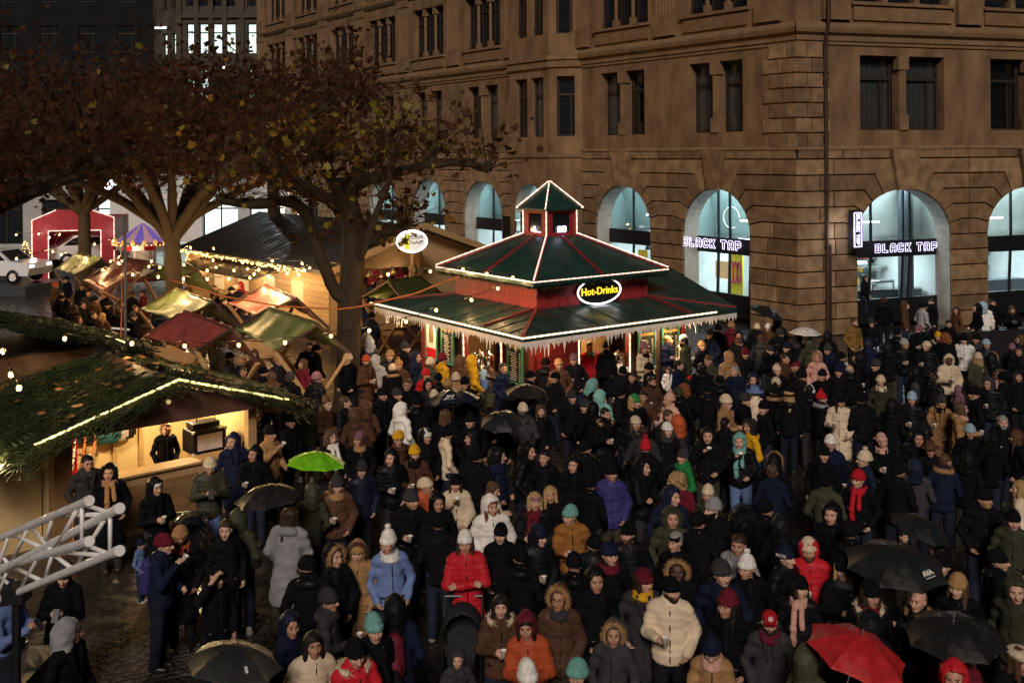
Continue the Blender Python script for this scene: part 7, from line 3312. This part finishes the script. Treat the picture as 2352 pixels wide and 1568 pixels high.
ORD = ["leftmost", "second from left", "third from left", "fourth from left", "fifth from left", "sixth from left", "seventh from left", "eighth from left", "ninth from left", "tenth from left"]


def land(px_):
    return min(LAND, key=lambda l: (l[1] - px_[0]) ** 2 + ((l[2] - px_[1]) * 1.2) ** 2)[0]


for P in people:
    hw = []
    for tok in P['head'].split('+'):
        if tok[0] in 'xlyz' and hw and tok[0] == 'x':
            continue
        col = (HN if tok[0] in 'xlyz' else CN)[tok[1]][1]
        hw.append(HEADW[tok[0]] % col)
    hw.sort(key=lambda s_: 'hair' in s_)
    w = "child" if P['kid'] else "person"
    body = "%s in %s %s, %s" % (w, CN[P['coat'][1]][1], COATW[P['coat'][0]], " and ".join(hw))
    extra = ""
    sc = next((e for e in P['ex'] if e[0] in 'sS' and len(e) == 2), None)
    if sc:
        extra = ", %s scarf" % CN[sc[1]][1]
    elif P['pose'] in 'cCm':
        extra = ", with cup"
    elif P['pose'] == 't':
        extra = ", with phone"
    elif P['pose'] == 'u':
        extra = ", under umbrella"
    elif 'be' in P['ex']:
        extra = ", bearded"
    elif 'gl' in P['ex']:
        extra = ", wearing glasses"
    elif abs(P['face']) > 120:
        extra = ", back turned"
    P['label'] = body + extra + " " + land(P['px'])
groups = {}
for P in people:
    groups.setdefault(P['label'], []).append(P)
for lab, lst in groups.items():
    if len(lst) > 1:
        lst.sort(key=lambda p: p['px'][0])
        for i, p in enumerate(lst):
            p['label'] = (ORD[i] + " " if len(lst) > 2 else ("left " if i == 0 else "right ")) + lab
for P in people:
    w = P['label'].split()
    if len(w) > 16:
        P['label'] = " ".join([q for q in w if q not in ('the', 'with', 'and')][:16])
seen = {}
for P in people:
    seen[P['label']] = seen.get(P['label'], 0) + 1

SKINS = [(.50, .29, .205), (.46, .25, .17), (.54, .33, .24), (.40, .22, .145)]
for n_, P in enumerate(people):
    q = random.Random(500 + n_)
    pos, sc = P['pos'], P['sc']
    th = rad(P['face']) - math.atan2(pos.x, pos.y) + q.uniform(-.12, .12)
    yaw = q.choice((-34, -16, 0, 16, 34)) if P['pose'] not in 'tmwx' else 0
    pitch = 16 if (P['pose'] in 't' or 'd25' in P['ex']) else (0 if P['pose'] != 'm' else 0)
    M_ = Matrix.Translation((pos.x, pos.y, pos.z)) @ Matrix.Rotation(th, 4, 'Z') @ Matrix.Rotation(rad(q.gauss(0, 1.6)), 4, 'X') @ Matrix.Rotation(rad(q.gauss(0, 1.8)), 4, 'Y') @ Matrix.Diagonal((sc * q.uniform(.92, 1.12), sc * q.uniform(.94, 1.12), sc, 1))
    t = thing("person", P['label'], "person", M_, "people at the market")
    skin = (.075, .04, .028) if 'dark' in P['ex'] else SKINS[q.randrange(4)]
    obj("body", body_mesh(P['pose'], yaw, pitch), None, t, M_, color=skin)
    cc_ = CN[P['coat'][1]][0]
    kf_ = q.uniform(.8, 1.25)
    cc_ = tuple(c * kf_ for c in cc_)
    style = P['coat'][0]
    if style == 'j' and P['coat'][1] in 'KNG' and q.random() < .3:
        style = q.choice('pll')
    obj("coat", coat_mesh(style, P['pose']), None, t, M_, color=cc_)
    trc = next((CN[e[2]][0] for e in P['ex'] if e[:2] == 'tr'), None) or q.choice([(.012, .012, .014), (.014, .016, .028), (.03, .03, .032), (.02, .026, .045), (.05, .042, .032)])
    obj("trousers", TROUS[n_ % 2], None, t, M_, color=trc)
    shc = q.choice([(.012, .012, .012), (.03, .02, .014), (.015, .015, .015), (.02, .02, .022), (.05, .04, .03), (.3, .29, .27)])
    for sx in (-1, 1):
        obj("shoe", SHOE, None, t, M_ @ TRS((sx * .1, (.015 * sx if n_ % 2 else 0), 0), rad(-8 * sx)), color=shc)
    Mh = M_ @ head_matrix(yaw, pitch)
    toks = P['head'].split('+')
    kinds = [k[0] for k in toks]
    hairc = HN[q.choice('kddnnb')][0]
    for tok in toks:
        k, c_ = tok[0], tok[1]
        col = (HN if k in 'xlyz' else CN)[c_][0]
        if k in 'hf':
            col2 = col if k == 'h' else cc_
            obj("hood", gear('hood'), None, t, Mh, color=tuple(v * kf_ for v in col2))
            if k == 'f':
                obj("fur_trim", gear('fur_trim'), None, t, Mh, color=col)
        else:
            if k in 'lyx':
                hairc = col
            extra_m = Matrix.Identity(4)
            if k in 'bBp':
                extra_m = TRS((0, q.uniform(-.006, .008), q.uniform(-.006, .01)), 0, (q.uniform(.97, 1.05), q.uniform(.97, 1.05), q.uniform(.92, 1.12)), rx=rad(q.uniform(-6, 5)))
            obj(GNAME[k], gear(GEARK[k]), None, t, Mh @ extra_m, color=tuple(v * (.88 + .2 * (n_ % 5) / 4) for v in col))
    if kinds == ['c'] or kinds == ['H'] or kinds == ['b'] and q.random() < .5:
        obj("hair", gear('bald_hair'), None, t, Mh, color=hairc)
    if 'be' in P['ex']:
        obj("beard", gear('beard'), None, t, Mh, color=hairc)
    if 'gl' in P['ex']:
        obj("glasses", gear('glasses'), None, t, Mh)
    if 'hp' in P['ex']:
        obj("headphones", gear('headphones'), None, t, Mh)
    Mn = M_ @ Matrix.Translation(tuple(HEADC))
    for e in P['ex']:
        if e[0] in 'sS' and len(e) == 2:
            obj("scarf", gear('scarf' if e[0] == 's' else 'scarf_long'), None, t, Mn, color=CN[e[1]][0])
        if e[0] == 'F' and len(e) == 2:
            obj("fur_collar", gear('fur_collar'), None, t, Mn, color=CN[e[1]][0])
        if e[:2] == 'bp' and len(e) == 3:
            obj("backpack", gear('backpack'), None, t, M_ @ Matrix.Translation((0, .10, .98)), color=CN[e[2]][0])
    if 'h' not in kinds and 'f' not in kinds and (q.random() < .45 or 'fh' in P['ex']) and not any(e[0] == 'F' for e in P['ex']):
        obj("folded_hood", gear('flat_hood'), None, t, Mn, color=tuple(v * .9 for v in cc_))
    who = P['label']
    for a_ in ORD + ['left', 'right']:
        if who.startswith(a_ + ' '):
            who = who[len(a_) + 1:]
    if P['pose'] in 'cCm':
        hp = hand_hold(P['pose'])
        tag(obj("paper_cup", cup_me, CUPM, None, M_ @ TRS(hp, 0, 1.0, rx=rad(25) if P['pose'] == 'm' else 0)),
            " ".join(("white paper cup held by " + P['label'].replace(', with cup', '')).split()[:16]), "cup", "paper cups in hands")
    if P['pose'] == 't':
        p_ = M_ @ TRS((0, -.385, 1.26), 0, 1, rx=rad(-35))
        tag(obj("phone", phone_me, PLASTIC, None, p_, color=(.03, .03, .035)), " ".join(("phone held by " + P['label'].replace(', with phone', '')).split()[:16]), "phone", "phones in hands")

# lettering and badges that can be read on two hats
for P, o_ in [(P, i) for i, P in enumerate(people)]:
    if P['head'] == 'cR':
        root = [o for o in bpy.data.objects if o.get("label") == P['label']][0]
        cap_o = [c for c in root.children if c.name.startswith('cap')][0]
        c = MB()
        c.box((0, -.1, .085), (.012, .012, .06))
        c.box((0, -.1, .085), (.05, .012, .011))
        c.box((-.018, -.098, .102), (.012, .01, .006))
        c.box((.018, -.098, .102), (.012, .01, .006))
        c.box((-.018, -.1, .068), (.012, .01, .006))
        c.box((.018, -.1, .068), (.012, .01, .006))
        c.build("white_badge", WHITEP, cap_o, WM[cap_o])
    if P['head'] == 'pN' and P['pose'] == 'k':
        root = [o for o in bpy.data.objects if o.get("label") == P['label']][0]
        cap_o = [c for c in root.children if c.name.startswith('beanie')][0]
        tm = text_mesh("PATRI", .055, .002, 0)
        for sgn in (-1,):
            obj("lettering", tm, WHITEP, cap_o, WM[cap_o] @ TRS((-.103, .0, .045), rad(-90), 1, rx=rad(80)))

# ================================================================== umbrellas
N8 = 8
um = MB()
nu, nv = 6, 6
for v in range(nv):
    for u in range(nu):
        Q_ = []
        for du, dv in ((0, 0), (1, 0), (1, 1), (0, 1)):
            r_ = (v + dv) / nv
            s_ = (u + du) / nu
            ang = (s_ - .5) * 2 * math.pi / N8
            edge = 1 - .07 * (1 - (2 * s_ - 1) ** 2) * r_
            chord = math.cos(math.pi / N8) / math.cos(ang)
            rho = .5 * r_ * (chord * .75 + .25) * edge
            z = .20 * (1 - (r_ * 1.0) ** 1.9) + .012 * (1 - (2 * s_ - 1) ** 2) * r_ * (1 - r_) * -1.0 - .02
            Q_.append((rho * math.cos(ang), rho * math.sin(ang), z))
        um.quad(*Q_)
panel_me = um.mesh("canopy_panel", True)
rb = MB()
rb.tube([(.5 * r_, 0, .20 * (1 - r_ ** 1.9) - .027) for r_ in (.02, .25, .5, .75, .99)], .0045, 4)
rib_me = rb.mesh("rib")
sh = MB()
sh.tube([(0, 0, .24), (0, 0, -.62)], .007, 6)
sh.tube([(0, 0, .18), (0, 0, .26)], [.012, .004], 6)
shaft_me = sh.mesh("shaft")
hd = MB()
hd.tube([(0, 0, -.62), (0, 0, -.72)], .015, 7)
handle_me = hd.mesh("handle")
UMB = [("BL", 1865, 200, 365, (.16, .50, .012), 6, 40, "bright green umbrella in the crowd right of the lit hut", None),
       ("BL", 1568, 398, 400, (.016, .015, .016), 5, 200, "black umbrella before the lit hut's right end", None),
       ("BL", 1395, 1325, 590, (.035, .035, .037), 10, 20, "dark grey umbrella at the bottom edge left of centre", "patch"),
       ("MM", 772, 1245, 345, (.010, .013, .028), 9, 120, "navy umbrella with white emblem below the kiosk's front corner", "MM"),
       ("MM", 1218, 1218, 275, (.020, .016, .013), 4, 0, "dark brown umbrella before the kiosk's front corner", None),
       ("MM", 1070, 1388, 280, (.014, .016, .02), 14, 260, "wet black umbrella right of the navy one", None),
       ("MR", 852, 765, 215, (.012, .012, .014), 22, -20, "tilted black umbrella beside the sandstone corner pier", None),
       ("MR", 1065, 885, 185, (.60, .58, .56), 3, 0, "white see-through umbrella at the foot of the downpipe", None),
       ("BR", 1765, 592, 330, (.016, .016, .017), 20, -25, "black umbrella tilted to the right above the largest one", None),
       ("BR", 1605, 755, 605, (.015, .015, .016), 8, -70, "largest black umbrella with small white emblem at right", "MM"),
       ("BR", 1940, 1172, 590, (.013, .013, .014), 6, 250, "black umbrella at the lower right corner", None),
       ("BR", 1400, 1275, 600, (.40, .018, .022), 16, -35, "wet red umbrella at the lower right", None)]
for i, (t_, x_, y_, w_, col, tilt, tdir, lab, logo) in enumerate(UMB):
    X_, Y_ = tl(t_, x_, y_)
    z_ap = 2.02 if i != 6 else 2.15
    ap = atz(X_, Y_, z_ap)
    dia = w_ / 2.5589 * ap.y / FOC
    dia = min(1.25, max(.8, dia))
    M_ = Matrix.Translation(ap) @ Matrix.Rotation(rad(tdir), 4, 'Z') @ Matrix.Rotation(rad(tilt), 4, 'Y') @ Matrix.Scale(dia, 4) @ Matrix.Translation((0, 0, -.2))
    t = thing("umbrella", lab, "umbrella", M_, "open umbrellas")
    for k in range(N8):
        Mk = M_ @ Matrix.Rotation(k * 2 * math.pi / N8 + .2, 4, 'Z')
        obj("canopy_panel", panel_me, UMBM, t, Mk, color=tuple(c * prng.uniform(.92, 1.08) for c in col))
        obj("rib", rib_me, STEEL, t, Mk @ Matrix.Rotation(math.pi / N8, 4, 'Z'))
    obj("shaft", shaft_me, STEEL, t, M_)
    obj("handle", handle_me, BLACKM, t, M_)
    if logo:
        ang = math.radians({3: -112, 9: -48}.get(i, -60)) - rad(tdir)
        k = round((ang - .2) / (2 * math.pi / N8))
        ang = k * 2 * math.pi / N8 + .2
        rr_ = .36
        slope = math.atan2(.2 * 1.9 * (rr_ / .5) ** .9, .5)
        zc = .20 * (1 - (rr_ / .5) ** 1.9) - .005
        Ml = M_ @ Matrix.Rotation(ang, 4, 'Z') @ Matrix.Translation((rr_, 0, zc)) @ Matrix.Rotation(slope, 4, 'Y') @ Matrix.Rotation(rad(90), 4, 'Z')
        if logo == 'MM':
            tm = text_mesh("JM" if i == 3 else "AVA", .13 if i == 3 else .07, .001, .003, shear=.25 if i == 3 else 0)
            obj("white_emblem", tm, WHITEP, t, Ml)
            c = MB()
            c.box((0, -.065 if i == 3 else -.045, 0), (.2 if i == 3 else .13, .006, .002))
            c.build("emblem_line", WHITEP, t, Ml)
        else:
            c = MB()
            c.box((0, 0, 0), (.03, .075, .002))
            c.build("white_emblem", ALU, t, Ml)

# ================================================================== prams and carriers
def pram(loc, rz, lab, cover):
    M_ = TRS(loc, rz)
    t = thing("pram", lab, "pram", M_, "prams in the crowd")
    c = MB()
    for sx in (-.24, .24):
        c.tube([(sx, .45, 1.02), (sx, .1, .62), (sx, -.45, .18)], .014, 6)
        c.tube([(sx, .42, .16), (sx, -.05, .6)], .014, 6)
    c.tube([(-.24, .45, 1.02), (.24, .45, 1.02)], .018, 6)
    c.build("frame", BLACKM, t, M_)
    wl_ = MB()
    wl_.lathe([(.06, -.02), (.12, -.025), (.13, 0), (.12, .025), (.06, .02)], 14)
    wme = wl_.mesh("wheel", True)
    for sx in (-.27, .27):
        for sy in (-.42, .42):
            obj("wheel", wme, BLACKCABLE, t, M_ @ TRS((sx, sy, .13), ry=rad(90)))
    f = Field(axis((-.3, .3, .02)), axis((-.5, .4, .02)), axis((.3, .95, .02)))
    f.cap(A_((0, -.25, .5)), A_((0, .2, .62)), .17, .2, .05)
    f.F = np.maximum(f.F, f.zs[None, None, :] - (.62 + .3 * f.ys[None, :, None]))
    obj("seat", f.mesh("seat", [CLOTH], True), None, t, M_, color=(.03, .03, .035))
    f = Field(axis((-.32, .32, .018)), axis((-.3, .5, .018)), axis((.45, 1.15, .018)))
    f.ell((0, .12, .75), (.26, .28, .32), .02)
    X, Y, Z = f.xs[:, None, None], f.ys[None, :, None], f.zs[None, None, :]
    f.F = np.maximum(f.F, -(np.sqrt((X / .23) ** 2 + ((Y - .02) / .28) ** 2 + ((Z - .70) / .3) ** 2) - 1) * .23)
    f.F = np.maximum(f.F, .6 - Z - .6 * (Y - .1))
    obj("canopy", f.mesh("canopy", [NYLON], True), None, t, M_, color=(.02, .02, .024))
    if cover:
        f = Field(axis((-.36, .36, .02)), axis((-.62, .5, .02)), axis((.25, 1.2, .02)))
        f.cap(A_((0, -.35, .5)), A_((0, .12, .78)), .22, .33, .1)
        X, Y, Z = f.xs[:, None, None], f.ys[None, :, None], f.zs[None, None, :]
        f.F = f.F + .012 * np.sin(22 * X + 9 * Z) * np.sin(17 * Y + 13 * Z) + .006 * np.sin(47 * X + 31 * Y + 20 * Z)
        obj("rain_cover", f.mesh("rain_cover", [COVERM], True), None, t, M_)
    return t


COVERM = glass_mat("clear_rain_cover", (.75, .75, .75), .35, .12)
p = atz(*tl("BR", 690, 620), .8)
pram((p.x, p.y, 0), rad(200), "pram under a shiny clear rain cover right of the grey-capped man", True)
p = atz(*tl("BL", 1120, 700), .8)
pram((p.x, p.y, 0), rad(20), "pram under a crumpled silvery rain cover before the hut", True)
p = atz(*tl("BM", 835, 1250), .8)
pram((p.x, p.y, 0), rad(0), "empty black pram with handle towards the front row", False)
